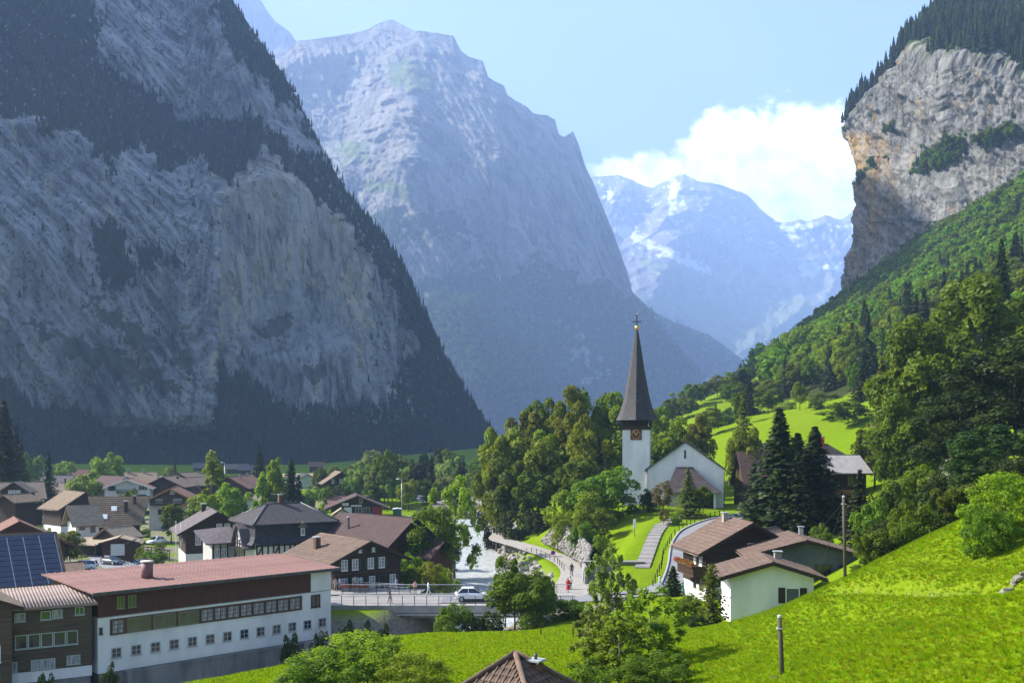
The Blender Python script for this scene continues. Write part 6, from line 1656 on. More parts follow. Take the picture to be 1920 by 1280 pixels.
def stone_patch(e, pts_bottom, pts_top, nx, ny, size, jit=0.25):
    for i in range(nx):
        for j in range(ny):
            t = (i + 0.5 + rnd.uniform(-.3, .3)) / nx; s = (j + 0.5 + rnd.uniform(-.25, .25)) / ny
            def at(pl, t):
                k = t * (len(pl) - 1); a = min(int(k), len(pl) - 2); return Vector(pl[a]).lerp(Vector(pl[a + 1]), k - a)
            p = at(pts_bottom, t).lerp(at(pts_top, t), s)
            o = link('stone', rnd.choice(stones), e, p - e.location); z = size * rnd.uniform(0.75, 1.35)
            o.scale = (z * rnd.uniform(0.9, 1.4), z, z); o.rotation_euler = (rnd.uniform(-.4, .4), rnd.uniform(-.4, .4), rnd.uniform(0, 6.28))
bot = [P(1014, 1014, 176), P(1050, 1030, 163), P(1080, 1048, 150), P(1100, 1064, 140)]
top = [P(1034, 992, 177), P(1060, 986, 166), P(1086, 1002, 153), P(1110, 1024, 142)]
e = empty('stone_wall', tuple(bot[1]), 0, 'steep wall of pale limestone blocks above the river path', 'wall')
stone_patch(e, bot, top, 30, 13, 0.58)
e2 = empty('earth_core', (0, 0, 0)); bpy.data.objects.remove(e2)
core = MB(); b3 = [Vector(p) + Vector((0.2, 0.5, -0.3)) for p in bot]; t3 = [Vector(p) + Vector((0.2, 0.5, -0.1)) for p in top]
bk = [Vector((p.x + 2.5, p.y + 1.5, min(p.z, H(p.x + 2.5, p.y + 1.5)) - 0.5)) for p in t3]
for i in range(3): core.add([b3[i], b3[i+1], t3[i+1], t3[i], bk[i+1], bk[i]], [(0,1,2,3),(3,2,4,5)])
core.build('earth_fill', pmat('earth_dark', (0.10, 0.085, 0.06), (0.17, 0.15, 0.11), 2, 0.95), e, -e.location)
# riverside blocks
def riprap(label, side, s0, s1, n, size):
    pl = RIVER; e = None
    for k in range(n):
        t = s0 + (s1 - s0) * (k + rnd.random()) / n; i = int(t); f = t - i
        c = pl[i] * (1 - f) + pl[min(i + 1, len(pl) - 1)] * f; d = pl[min(i + 1, len(pl) - 1)] - pl[i]; d = d[:2] / np.linalg.norm(d[:2])
        nr = np.array([d[1], -d[0]]) * side; off = 5.6 + rnd.random() * 3.4
        x, y = c[:2] + nr * off
        if e is None: e = empty('stone_bank', (float(x), float(y), float(c[2])), 0, label, 'stone bank')
        z = max(c[2] + 0.1, H(x, y) + 0.05)
        o = link('stone', rnd.choice(stones), e, Vector((x, y, z)) - e.location); s = size * rnd.uniform(0.6, 1.4)
        o.scale = (s * rnd.uniform(1, 1.5), s, s * 0.8); o.rotation_euler = (rnd.uniform(-.5, .5), rnd.uniform(-.5, .5), rnd.uniform(0, 6.28))
riprap('bank of pale boulders along the path side of the river', 1, 5.0, 9.0, 260, 1.0)
riprap('few boulders along the village side of the river', -1, 5.0, 8.5, 60, 0.9)
# low dry-stone wall on the grass bank
e = empty('stone_wall', tuple(P(1890, 1075, 43)), 0, 'short low dry-stone wall on the grassy bank', 'wall')
for k in range(44):
    u = 1850 + 76 * rnd.random(); Yk = 43.5; x = PX(u, Yk); z = H(x, Yk)
    o = link('stone', stones_d[k % 3], e, Vector((x, Yk + rnd.uniform(-.2, .2), z + rnd.choice((-0.05, 0.08, 0.2)))) - e.location); o.scale = [0.42 * rnd.uniform(0.8, 1.5), 0.34, 0.26]; o.rotation_euler = (0, 0, rnd.uniform(-.4, .4))

# ---- concrete retaining walls, slab walk and steps below the church lawn
e = empty('retaining_wall', tuple(P(1150, 1100, 129.5)), 0, 'grey concrete retaining wall with a flat coping below the church lawn', 'wall')
def wl(n, u0, u1, Y, z0, z1, th, m): MB().box(PX(u0, Y) - e.location.x, PX(u1, Y) - e.location.x, Y - e.location.y, Y + th - e.location.y, z0 - e.location.z, z1 - e.location.z).build(n, m, e)
wl('wall_face', 1098, 1205, 130.5, -0.6, 2.3, 0.4, concrete); wl('coping', 1094, 1208, 130.2, 2.3, 2.5, 1.4, slabmat)
wl('side_wall', 1096, 1101, 126, -0.6, 2.3, 4.5, concrete)
e = empty('slab_walk', tuple(WALK[0]), 0, 'stepped walk of pale stone slabs climbing the church lawn', 'walkway')
pl = WALK
for k in range(17):
    t = k / 16 * (len(pl) - 1); i = min(int(t), len(pl) - 2); c = pl[i] + (pl[i + 1] - pl[i]) * (t - i); d = pl[i + 1] - pl[i]; a = math.atan2(d[1], d[0])
    z = max(H(c[0], c[1]) + 0.04, c[2] - 0.1)
    MB().box(-0.62, 0.62, -0.98, 0.98, -0.3, 0.10).build('step' if 9 < k < 13 else 'slab', slabmat if not 9 < k < 13 else concrete, e, Vector((c[0], c[1], z)) - e.location, (0, 0, a))

# ------------------------------------------------------------------ fences
def fence(label, pl, off, n, h=1.0, rails=(0.9,), mat=None, thick=0.1, name='fence', rt=0.04, onground=True):
    pl = np.array(pl, float); seg = np.r_[0, np.cumsum(np.hypot(*(pl[1:, :2] - pl[:-1, :2]).T))]
    e = None; prev = None; m = mat or woodG
    for k in range(n):
        s = seg[-1] * k / (n - 1); x = np.interp(s, seg, pl[:, 0]); y = np.interp(s, seg, pl[:, 1])
        x2 = np.interp(s + .5, seg, pl[:, 0]); y2 = np.interp(s + .5, seg, pl[:, 1]); x1 = np.interp(s - .5, seg, pl[:, 0]); y1 = np.interp(s - .5, seg, pl[:, 1])
        d = Vector((x2 - x1, y2 - y1, 0)).normalized(); p = Vector((x, y, 0)) + Vector((-d.y, d.x, 0)) * off
        p.z = H(p.x, p.y)
        if e is None: e = empty(name, tuple(p), 0, label, 'fence')
        q = p - e.location
        MB().box(-thick/2, thick/2, -thick/2, thick/2, -0.4, h).build('post', m, e, q)
        if prev is not None:
            for r in rails: MB().bar(prev + Vector((0, 0, r)), q + Vector((0, 0, r)), rt, rt * 1.6).build('rail', m, e)
        prev = q
fence('post and wire fence along the inner edge of the church road', ROAD_MAIN[6:12], 3.6, 26, 0.95, (0.85,), woodD, 0.12, rt=0.02)
fence('two-rail wooden fence between the main road and the garden', [(10.0, 111.8, 0), (14.5, 112.0, 0), (19.5, 113.6, 0), (24, 116.5, 0)], 0, 8, 1.0, (0.5, 0.9), woodG, 0.13, rt=0.1)
fence('thin post fence along the river side of the path', PATH_RIVER[3:7], 1.9, 14, 1.0, (0.9,), woodD, 0.09, rt=0.02)
fence('rail fence under the trees where the path bends', [(4.5, 192, 0), (1.5, 196, 0), (0.5, 205, 0)], 0, 5, 1.0, (0.5, 0.9), woodG, 0.13, rt=0.12)
fence('white-spaced picket posts along the village road lawn', [(-44.5, 133, 0), (-51, 147, 0), (-57.5, 158, 0), (-66, 170, 0)], 0, 24, 1.0, (0.3, 0.85), metal, 0.1, rt=0.04)
fence('wooden rail fence across the road from the picket posts', [(-47.2, 141, 0), (-53, 153, 0), (-60, 165, 0)], -4.3, 9, 1.0, (0.5, 0.9), woodG, 0.14, rt=0.1)
fence('wire fence on the meadow below the birches', [(2.2, 76, 0), (5.6, 74.5, 0), (7.8, 78, 0)], 0, 4, 1.0, (), woodG, 0.09)
fence('brown plank fence behind the garage hedge', [(PX(262, 186), 186, 0), (PX(300, 182), 182, 0), (PX(318, 178), 178, 0)], 0, 10, 2.0, (0.3, 0.8, 1.3, 1.8), woodD, 0.12, rt=0.12)
fence('dark rail fence beside the meadow lamp post', [(PX(715, 285), 285, 0), (PX(770, 292), 292, 0)], 0, 6, 1.1, (0.5, 1.0), woodD, 0.14, rt=0.08)

# ------------------------------------------------------------------ poles, lamps, signs, wires
def pole(u, vt, Y, label, d=0.105):
    X = PX(u, Y); z0 = H(X, Y); e = empty('utility_pole', (X, Y, z0), 0, label, 'pole'); h = PZ(vt, Y) - z0
    MB().tube([(0, 0, -0.8), (-0.06, 0, h * 0.5), (-0.12, 0, h)], [d * 1.1, d, d * 0.9], 10).build('shaft', pmat('pole_wood', (0.055, 0.042, 0.035), (0.11, 0.09, 0.075), 2, 0.9, 0.5, 9, (1, 1, 0.1)), e)
    MB().lathe([(d * 0.95, h - 0.02), (d * 0.95, h + 0.06), (0.02, h + 0.1)], 10, 0, False, (-0.12, 0)).build('cap', metal, e)
    MB().box(-0.12 - d - 0.02, -0.12 + d + 0.02, -d - 0.02, d + 0.02, h - 0.5, h - 0.44).build('bracket', metal, e)
    return Vector((X - 0.12, Y, z0 + h - 0.3))
t1 = pole(1585, 931, 66, 'leaning wooden utility pole on the crest of the grass bank')
t2 = pole(1467, 1156, 41, 'wooden utility pole standing low on the grass bank', 0.095)
def wire(a, b, sag, label):
    pts = [Vector(a).lerp(Vector(b), t / 12) - Vector((0, 0, sag * 4 * (t / 12) * (1 - t / 12))) for t in range(13)]
    o = MB().tube(pts, 0.014, 4).build('power_line', metalD); tag(o, label, 'wire')
wire(t1, P(1528, 1082, 84), 0.3, 'power line from the leaning pole to the white-walled chalet')
wire(t1, P(1508, 1015, 97), 0.3, 'power line from the leaning pole to the grey-blue chalet')
MB_post = pmat('post_wood', (0.09, 0.07, 0.05), (0.15, 0.12, 0.09), 3, 0.9)
for k, (u, Y) in enumerate(((1447, 41), (1456, 40.4))):
    x = PX(u, Y); z = H(x, Y)
    tag(MB().tube([(0, 0, -0.4), (0, 0, PZ(1268, Y) - z)], [0.11, 0.1], 10).build('wooden_stake', MB_post, None, (x, Y, z)), ('shorter', 'thicker')[k] + ' stub stake at the foot of the low utility pole', 'stake')
def lamp(u, Y, vt, label):
    X = PX(u, Y); z0 = H(X, Y); h = PZ(vt, Y) - z0; e = empty('street_lamp', (X, Y, z0), 0, label, 'street lamp')
    MB().tube([(0, 0, -0.3), (0, 0, h)], [0.09, 0.05], 8).build('mast', metal, e)
    MB().tube([(0, 0, h), (-0.4, 0, h + 0.25), (-1.0, 0, h + 0.3)], 0.05, 6).build('arm', metal, e)
    MB().lathe([(0.05, h + 0.35), (0.45, h + 0.22), (0.4, h + 0.12)], 10, 0, True, (-1.0, 0)).build('lamp_head', paintW, e)
lamp(753, 266, 899, 'tall street lamp beside the restaurant meadow')
lamp(563, 300, 898, 'street lamp beside the dark spruce behind the hall')
lamp(421, 310, 868, 'street lamp above the far chalets')
def sign(u, Y, vt, label, kind, h=2.2):
    X = PX(u, Y); z0 = H(X, Y); h = max(h, PZ(vt, Y) - z0); e = empty('road_sign', (X, Y, z0), 0, label, 'sign')
    MB().tube([(0, 0, -0.3), (0, 0, h)], 0.035, 6).build('post', metal, e)
    col = {'stop': ((0.02, 0.05, 0.35), (0.5, 0.02, 0.02)), 'noentry': ((0.55, 0.02, 0.02), (0.8, 0.8, 0.8)), 'ring': ((0.8, 0.8, 0.8), (0.55, 0.02, 0.02)), 'blue': ((0.03, 0.15, 0.55), (0.8, 0.8, 0.8))}[kind]
    pts = lambda r: [(r * math.cos(k * 6.283 / 18), -0.045, h - 0.33 + r * math.sin(k * 6.283 / 18)) for k in range(18)]
    MB().poly(pts(0.34), (0, 0.02, 0)).build('sign_rim', pmat('sign_' + kind + '_rim', col[1], col[1], 1, 0.5), e)
    MB().poly([(x, y - 0.006, z) for x, y, z in pts(0.26)], (0, 0.005, 0)).build('sign_face', pmat('sign_' + kind, col[0], col[0], 1, 0.5), e)
    if kind == 'stop': MB().bar((-0.18, -0.056, h - 0.51), (0.18, -0.056, h - 0.15), 0.06, 0.01, 0, (0, 1, 0)).build('sign_bar', pmat('sign_red', (0.5, 0.02, 0.02), None, 1, 0.5), e)
sign(277, 163, 1046, 'round blue sign with a red ring at the village junction', 'stop')
sign(1037, 147, 1063, 'round sign at the river edge of the path', 'stop')
sign(1092, 131.5, 1066, 'red-ringed round sign against the concrete wall', 'ring')
sign(1284, 118, 1042, 'square red sign by the geranium chalet', 'noentry')
sign(1155, 122, 1052, 'blue round sign among the birch leaves', 'blue')
x = PX(1190, 147); z = H(x, 147); e = empty('notice_board', (x, 147, z), 0, 'slim white notice board on a post on the church lawn', 'sign')
MB().tube([(0, 0, -0.2), (0, 0, 1.4)], 0.05, 6).build('post', metalD, e); MB().box(-0.2, 0.2, -0.05, 0.05, 1.3, 2.6).build('board', paintW, e)
for k, (dx, y) in enumerate(((0, 164.0), (0.8, 166.5), (1.6, 168.4))):
    xx = PX(330, y) + dx; z = -3.0; tag(MB().tube([(0, 0, -0.3), (0, 0, 8.2 - k * 0.5)], [0.05, 0.03], 8).build('flag_pole', paintW, None, (xx, y, z)), ('tallest', 'middle', 'shortest')[k] + ' white flag pole before the black timber house', 'flag pole')
x, y = PX(1215, 168), 168; z = H(x, y); e = empty('park_bench', (x, y, z), 0, 'wooden bench with a red-brown seat on the church lawn', 'bench')
for k in range(3): MB().box(-0.9, 0.9, -0.25 + k * 0.17, -0.11 + k * 0.17, 0.42, 0.47).build('seat_slat', woodO, e)
for k in range(2): MB().box(-0.9, 0.9, 0.26, 0.3, 0.58 + k * 0.17, 0.7 + k * 0.17).build('back_slat', woodO, e)
for sx in (-0.7, 0.7): MB().box(sx - 0.05, sx + 0.05, -0.25, 0.3, -0.1, 0.42).build('leg', concrete, e)
x, y = PX(1297, 107.5), 107.0; z = H(x, y)
for k, (dx, c) in enumerate(((0, (0.03, 0.10, 0.06)), (0.1, (0.10, 0.35, 0.12)))):
    e = empty('wheelie_bin', (x + dx - 0.2, y + k * 4.5, H(x, y + k * 4.5)), 0, ('dark green', 'bright green')[k] + ' wheeled bin beside the geranium chalet', 'bin')
    MB().hexa([(-.22, -.25, .05), (.22, -.25, .05), (.22, .25, .05), (-.22, .25, .05)], [(-.3, -.34, 1.0), (.3, -.34, 1.0), (.3, .34, 1.0), (-.3, .34, 1.0)]).build('body', pmat('bin_%d' % k, c, None, 2, 0.5), e)
    MB().hexa([(-.32, -.36, 1.0), (.32, -.36, 1.0), (.32, .38, 1.0), (-.32, .38, 1.0)], [(-.3, -.3, 1.1), (.3, -.3, 1.1), (.3, .38, 1.12), (-.3, .38, 1.12)]).build('lid', pmat('bin_%d' % k, c), e)
    for sx in (-0.25, 0.25): MB().tube([(sx - 0.04, 0.28, 0.1), (sx + 0.04, 0.28, 0.1)], 0.11, 10).build('wheel', metalD, e)

# ---- terrace: flower troughs and ramp railing beside the chalet
for k in range(3):
    e = empty('flower_trough', (PX(648 + k * 18, 121), 121, H(PX(648 + k * 18, 121), 121)), 0, 'trough of red flowers on the terrace by the bridge', 'flower trough', 'red flower troughs on the terrace')
    MB().box(-0.5, 0.5, -0.22, 0.22, 0, 0.6).build('trough', concreteD, e)
    rs = np.random.RandomState(400 + k); n = 170
    v, f = cards(rs.normal(0, 1, (n, 3)) * np.array([0.26, 0.14, 0.12]) + np.array([0, 0, 0.78]), rs.normal(size=(n, 3)), 0.13, rs, 1.1)
    link('blossoms', np_mesh('blossoms', v, f, [LEAF['mid'], leafmat('geranium_orange', (0.75, 0.06, 0.02), (0.6, 0.03, 0.02), 0.3, 0.05)], fmat=(rs.rand(n) < 0.6).astype(int)), e)
fence('grey mesh ramp railing on the terrace by the shuttered chalet', [(PX(665, 122.5), 122.5, 0), (PX(705, 122.0), 122.0, 0), (PX(765, 120.2), 120.2, 0)], 0, 10, 1.1, (0.3, 0.7, 1.05), metal, 0.06, rt=0.04)

# ------------------------------------------------------------------ vehicles
tyre = pmat('tyre', (0.012, 0.012, 0.012), (0.02, 0.02, 0.02), 3, 0.9); rimm = pmat('wheel_rim', (0.35, 0.36, 0.37), (0.45, 0.45, 0.46), 3, 0.35, metal=0.8)
headl = pmat('headlamp', (0.7, 0.72, 0.75), None, 2, 0.1, spec=0.8); taill = pmat('tail_lamp', (0.35, 0.01, 0.01), None, 2, 0.2)
def car(name, label, X, Y, z, rz, col, L=4.25, Wd=1.8, Hh=1.58, van=False, cat='car'):
    """x forward, centre on the ground"""
    e = empty(name, (X, Y, z), R(rz), label, cat)
    m = bpy.data.materials.new('car_paint_' + label[:12]); m.use_nodes = True; b = m.node_tree.nodes['Principled BSDF']
    b.inputs['Base Color'].default_value = (*col, 1); b.inputs['Roughness'].default_value = 0.25; b.inputs['Coat Weight'].default_value = 0.6
    l2 = L / 2; w2 = Wd / 2; hb = Hh * 0.64
    # lower body: cross sections from tail to nose (x, half width, z low, z belt)
    secs = [(-l2, w2 * .80, .42, hb * .90), (-l2 + .12, w2 * .93, .28, hb * .99), (-l2 + .7, w2, .22, hb * 1.02), (0, w2, .20, hb), (l2 * .42, w2, .21, hb * .96), (l2 * .75, w2 * .97, .24, hb * .86), (l2 - .14, w2 * .88, .28, hb * .72), (l2, w2 * .72, .40, hb * .55)]
    vs = []; fs = []
    for x, hw, zl, zt in secs:
        for sy in (-1, 1): pass
        vs += [(x, -hw * .9, zl), (x, -hw, zl + .18), (x, -hw, zt - .12), (x, -hw * .86, zt), (x, hw * .86, zt), (x, hw, zt - .12), (x, hw, zl + .18), (x, hw * .9, zl)]
    n = 8
    for i in range(len(secs) - 1):
        for k in range(n): fs.append((i * n + k, i * n + (k + 1) % n, (i + 1) * n + (k + 1) % n, (i + 1) * n + k)[::-1])
    fs += [tuple(range(n))[::1], tuple((len(secs) - 1) * n + k for k in range(n))[::-1]]
    MB().add(vs, fs, 0, True).build('body', m, e)
    # greenhouse: glass body, roof panel and pillars
    xr0, xr1 = (-l2 + .30, l2 * .12); xb0, xb1 = (-l2 + .10, l2 * .46)
    if van: xr1, xb1 = l2 * .42, l2 * .62
    else: xr0, xr1, xb0, xb1 = -l2 + .82, l2 * .04, -l2 + .22, l2 * .44
    zt = Hh; zb = hb * 0.97
    lo = [(xb0, -w2 * .86, zb), (xb1, -w2 * .86, zb), (xb1, w2 * .86, zb), (xb0, w2 * .86, zb)]; hi = [(xr0, -w2 * .68, zt - .05), (xr1, -w2 * .68, zt - .05), (xr1, w2 * .68, zt - .05), (xr0, w2 * .68, zt - .05)]
    MB().hexa(lo, hi).build('window', glass, e)
    MB().hexa([(xr0 - .03, -w2 * .71, zt - .07), (xr1 + .03, -w2 * .71, zt - .07), (xr1 + .03, w2 * .71, zt - .07), (xr0 - .03, w2 * .71, zt - .07)], [(xr0 + .1, -w2 * .62, zt), (xr1 - .12, -w2 * .62, zt), (xr1 - .12, w2 * .62, zt), (xr0 + .1, w2 * .62, zt)]).build('roof', m, e)
    for sy in (-1, 1):
        p = MB()
        p.bar((xb0 + .02, sy * w2 * .865, zb), (xr0 + .02, sy * w2 * .69, zt - .05), .16, .05); p.bar((xb1 - .02, sy * w2 * .865, zb), (xr1 - .02, sy * w2 * .69, zt - .05), .09, .05)
        xm = (xr0 + xr1) / 2; p.bar((xm, sy * w2 * .87, zb), (xm, sy * w2 * .69, zt - .05), .08, .05)
        p.build('pillar', m, e)
        MB().box(l2 * .36, l2 * .36 + .14, sy * (w2 + .06) - .09, sy * (w2 + .06) + .09, hb * .95, hb * 1.1).build('mirror', m, e)
        MB().box(l2 - .34, l2 - .06, sy * w2 * .66 - .17, sy * w2 * .66 + .17, hb * .60, hb * .76).build('headlight', headl, e)
        MB().box(-l2 - .02, -l2 + .12, sy * w2 * .72 - .13, sy * w2 * .72 + .13, hb * .62, hb * .9).build('tail_light', taill, e)
        MB().box(-l2 * .6, l2 * .6, sy * w2 - .02, sy * w2 + .03, .2, .36).build('sill', tyre, e)
        for xw in (-l2 + .78, l2 - .82):
            wh = MB().lathe([(.16, -.11), (.30, -.11), (.335, -.07), (.335, .07), (.30, .11), (.16, .11)], 18).build('wheel', tyre, e, (xw, sy * (w2 - .08), .335), (math.pi / 2, 0, 0))
            MB().lathe([(.02, -.118), (.20, -.118), (.22, -.09), (.22, .09), (.20, .118), (.02, .118)], 14).build('rim', rimm, wh)
    MB().box(-.26, .26, -.012, .012, -.06, .06).build('number_plate', paintW, e, (l2 + .004, 0, .45), (0, 0, R(90)))
    return e
car('car', 'white crossover car with dark windows driving over the bridge', PX(888, 113.2), 113.2, 0.06, 4, (0.72, 0.74, 0.76), 4.3)
car('van', 'white compact van parked on the lawn beyond the red roof', PX(158, 163), 163, H(PX(158, 163), 163) + .05, 190, (0.75, 0.76, 0.77), 4.1, 1.75, 1.75, True, 'van')
car('car', 'dark grey car parked before the pale garage door', PX(210, 172), 172, H(PX(210, 172), 172) + .05, -28, (0.06, 0.07, 0.09), 4.1)
car('car', 'small white car driving on the village road', PX(103, 207), 207, H(PX(103, 207), 207) + .08, -80, (0.75, 0.76, 0.78), 3.9)
car('car', 'pale blue car parked between the dark village houses', PX(88, 226), 226, H(PX(88, 226), 226) + .05, -60, (0.35, 0.48, 0.58), 4.0)
car('car', 'silver car parked against the small white base wall', PX(168, 190), 190, H(PX(168, 190), 190) + .05, 160, (0.50, 0.48, 0.44), 4.0)
car('car', 'white car parked under the hedge by the orange-edged chalet', PX(292, 205), 205, H(PX(292, 205), 205) + .05, -120, (0.72, 0.73, 0.75), 4.0)
car('car', 'dark car parked at the restaurant chalet', PX(690, 261), 261, H(PX(690, 261), 261) + .06, 175, (0.02, 0.025, 0.04), 4.2)
car('car', 'black car on the gravel track by the river', PX(788, 275), 275, H(PX(788, 275), 275) + .06, 100, (0.02, 0.02, 0.025), 4.2)
car('car', 'blue car half hidden behind the red roof', PX(266, 166), 166, H(PX(266, 166), 166) + .05, -50, (0.05, 0.08, 0.14), 4.1)
for k, (u, Y, c) in enumerate(((884, 330, (0.7, 0.72, 0.75)), (908, 325, (0.75, 0.75, 0.75)))):
    car('van', ('white camper van', 'white van with a pinkish side')[k] + ' parked beside the riverside trees', PX(u, Y), Y, H(PX(u, Y), Y) + .05, 20 + 150 * k, c, 5.2, 2.0, 2.5, True, 'van')

# ------------------------------------------------------------------ people
def person(u, Y, rz, label, shirt, legs, hair=(0.04, 0.025, 0.015), h=1.72, pose='stand', dress=None, z=None, pack=None):
    X = PX(u, Y); z0 = H(X, Y) + 0.06 if z is None else z
    e = empty('person', (X, Y, z0), R(rz), label, 'person')
    k = h / 1.72
    st = {'stand': 0.09, 'walk': 0.26}[pose]
    J = {'pel': (0, 0, .95), 'spine': (0, 0, 1.15), 'chest': (0, -.01, 1.33), 'neck': (0, 0, 1.48), 'head': (0, -.02, 1.58), 'crown': (0, -.01, 1.69),
         'hl': (.09, 0, .90), 'kl': (.10, -st * .7, .50), 'al': (.10, -st * .7, .09), 'tl': (.10, -st * .7 - .15, .03), 'hr': (-.09, 0, .90), 'kr': (-.10, st * .35, .50), 'ar': (-.10, st * .9, .11), 'tr': (-.10, st * .9 - .14, .03),
         'sl': (.18, 0, 1.40), 'el': (.25, .06, 1.12), 'wl': (.25, -.10, .90), 'gl': (.25, -.14, .82), 'sr': (-.18, 0, 1.40), 'er': (-.25, -.02, 1.12), 'wr': (-.24, -.16, .94), 'gr': (-.23, -.22, .88)}
    Rr = {'pel': .145, 'spine': .125, 'chest': .15, 'neck': .055, 'head': .095, 'crown': .075, 'hl': .10, 'kl': .065, 'al': .042, 'tl': .035, 'hr': .10, 'kr': .065, 'ar': .042, 'tr': .035, 'sl': .065, 'el': .048, 'wl': .034, 'gl': .036, 'sr': .065, 'er': .048, 'wr': .034, 'gr': .036}
    E = [('pel', 'spine'), ('spine', 'chest'), ('chest', 'neck'), ('neck', 'head'), ('head', 'crown'), ('pel', 'hl'), ('hl', 'kl'), ('kl', 'al'), ('al', 'tl'), ('pel', 'hr'), ('hr', 'kr'), ('kr', 'ar'), ('ar', 'tr'), ('chest', 'sl'), ('sl', 'el'), ('el', 'wl'), ('wl', 'gl'), ('chest', 'sr'), ('sr', 'er'), ('er', 'wr'), ('wr', 'gr')]
    ks = list(J); idx = {a: i for i, a in enumerate(ks)}
    me = bpy.data.meshes.new('body'); me.from_pydata([tuple(c * k for c in J[a]) for a in ks], [(idx[a], idx[b]) for a, b in E], [])
    m, t, b = nodes('clothes_' + label[:20]); b.inputs['Roughness'].default_value = 0.85
    tc = t.nodes.new('ShaderNodeTexCoord'); sp = t.nodes.new('ShaderNodeSeparateXYZ'); t.links.new(tc.outputs['Object'], sp.inputs[0])
    dv = t.nodes.new('ShaderNodeMath'); dv.operation = 'DIVIDE'; dv.inputs[1].default_value = 1.8 * k; t.links.new(sp.outputs[2], dv.inputs[0])
    cr = t.nodes.new('ShaderNodeValToRGB'); cr.color_ramp.interpolation = 'CONSTANT'; el = cr.color_ramp.elements
    skin = (0.45, 0.27, 0.19)
    el[0].position = 0; el[0].color = (0.03, 0.025, 0.02, 1); el[1].position = .05; el[1].color = (*legs, 1)
    for p_, c_ in ((.54, shirt), (.835, skin), (.90, hair)):
        q = el.new(p_); q.color = (*c_, 1)
    t.links.new(dv.outputs[0], cr.inputs[0]); t.links.new(cr.outputs[0], b.inputs['Base Color'])
    me.materials.append(m)
    o = link('body', me, e)
    sk = o.modifiers.new('skin', 'SKIN'); 
    for i, a in enumerate(ks):
        me.skin_vertices[0].data[i].radius = (Rr[a] * k, Rr[a] * k * (0.72 if a in ('pel', 'spine', 'chest') else 1)); me.skin_vertices[0].data[i].use_root = (a == 'pel')
    ss = o.modifiers.new('smooth', 'SUBSURF'); ss.levels = 1; ss.render_levels = 2
    hm = MB().lathe([(.03, 1.72 * k), (.085, 1.70 * k), (.105, 1.63 * k), (.10, 1.56 * k)], 10, 0, True, (0, .012)); hm.build('hair', pmat('hair_%.2f' % hair[0], hair, None, 5, 0.7), e)
    if dress: MB().lathe([(.30, .12 * k), (.26, .5 * k), (.17, 1.02 * k), (.19, 1.25 * k), (.13, 1.42 * k)], 12, 0, True).build('dress', pmat('dress_%.2f' % dress[0], dress, None, 2, 0.8), e)
    if pack: MB().hexa([(-.16, .12, 1.0), (.16, .12, 1.0), (.16, .32, 1.0), (-.16, .32, 1.0)], [(-.14, .12, 1.46), (.14, .12, 1.46), (.14, .26, 1.46), (-.14, .26, 1.46)]).build('backpack', pmat('pack_%.2f' % pack[0], pack, None, 2, 0.8), e)
    return e
person(731, 111.2, 70, 'person in a brown top and dark skirt walking over the bridge', (0.14, 0.08, 0.05), (0.30, 0.18, 0.13), (0.02, 0.015, 0.01), 1.7, 'walk', z=0.07)
person(778, 117.6, 40, 'person in a pink top behind the bridge railing', (0.55, 0.30, 0.28), (0.15, 0.12, 0.1), z=0.07)
person(803, 117.2, 100, 'person in white walking behind the bridge railing', (0.6, 0.62, 0.68), (0.5, 0.5, 0.55), z=0.07, pose='walk')
for k, (u, Y, c, l, lab) in enumerate(((622, 122.5, (0.30, 0.33, 0.55), (0.1, 0.1, 0.12), 'person in a lilac shirt on the terrace'), (629, 121.2, (0.35, 0.25, 0.22), (0.3, 0.28, 0.25), 'person in a brown top on the terrace'), (637, 122.0, (0.70, 0.72, 0.76), (0.15, 0.17, 0.2), 'person in a white shirt beside the red flower troughs'), (650, 122.8, (0.20, 0.33, 0.5), (0.1, 0.1, 0.12), 'person in a light blue shirt behind the red flower troughs'), (665, 122.6, (0.5, 0.4, 0.28), (0.2, 0.2, 0.2), 'fair-haired person in beige behind the red flower troughs'), (677, 122.9, (0.3, 0.5, 0.5), (0.1, 0.1, 0.1), 'person in a teal top behind the red flower troughs'), (743, 121.5, (0.4, 0.33, 0.5), (0.1, 0.1, 0.12), 'person in violet at the end of the ramp railing'))):
    person(u, Y, 40 * k, lab, c, l, (0.3, 0.2, 0.1) if k == 4 else (0.04, 0.025, 0.015), 1.68 + 0.03 * (k % 3))
person(1065, 121.5, 10, 'person in a long red dress on the river path', (0.5, 0.03, 0.02), (0.5, 0.03, 0.02), (0.02, 0.015, 0.01), 1.72, dress=(0.55, 0.03, 0.02))
person(1069.5, 121.8, -20, 'person in white top and dark trousers next to the red dress', (0.6, 0.6, 0.62), (0.03, 0.03, 0.035), (0.02, 0.015, 0.01), 1.7)
person(1072, 134, 0, 'person in black walking up the river path', (0.02, 0.02, 0.025), (0.02, 0.02, 0.02), h=1.8, pose='walk')
person(1095, 127, 30, 'person in light blue at the corner of the concrete wall', (0.3, 0.4, 0.55), (0.15, 0.15, 0.2), h=1.6)
person(1237, 119.5, 60, 'person in pale clothes walking up the church road', (0.65, 0.67, 0.72), (0.35, 0.45, 0.5), pose='walk')
person(1177, 98, 0, 'hiker with a dark green backpack and bare legs among the birches', (0.04, 0.05, 0.03), (0.42, 0.24, 0.16), (0.20, 0.06, 0.03), 1.75, 'walk', pack=(0.03, 0.05, 0.03))
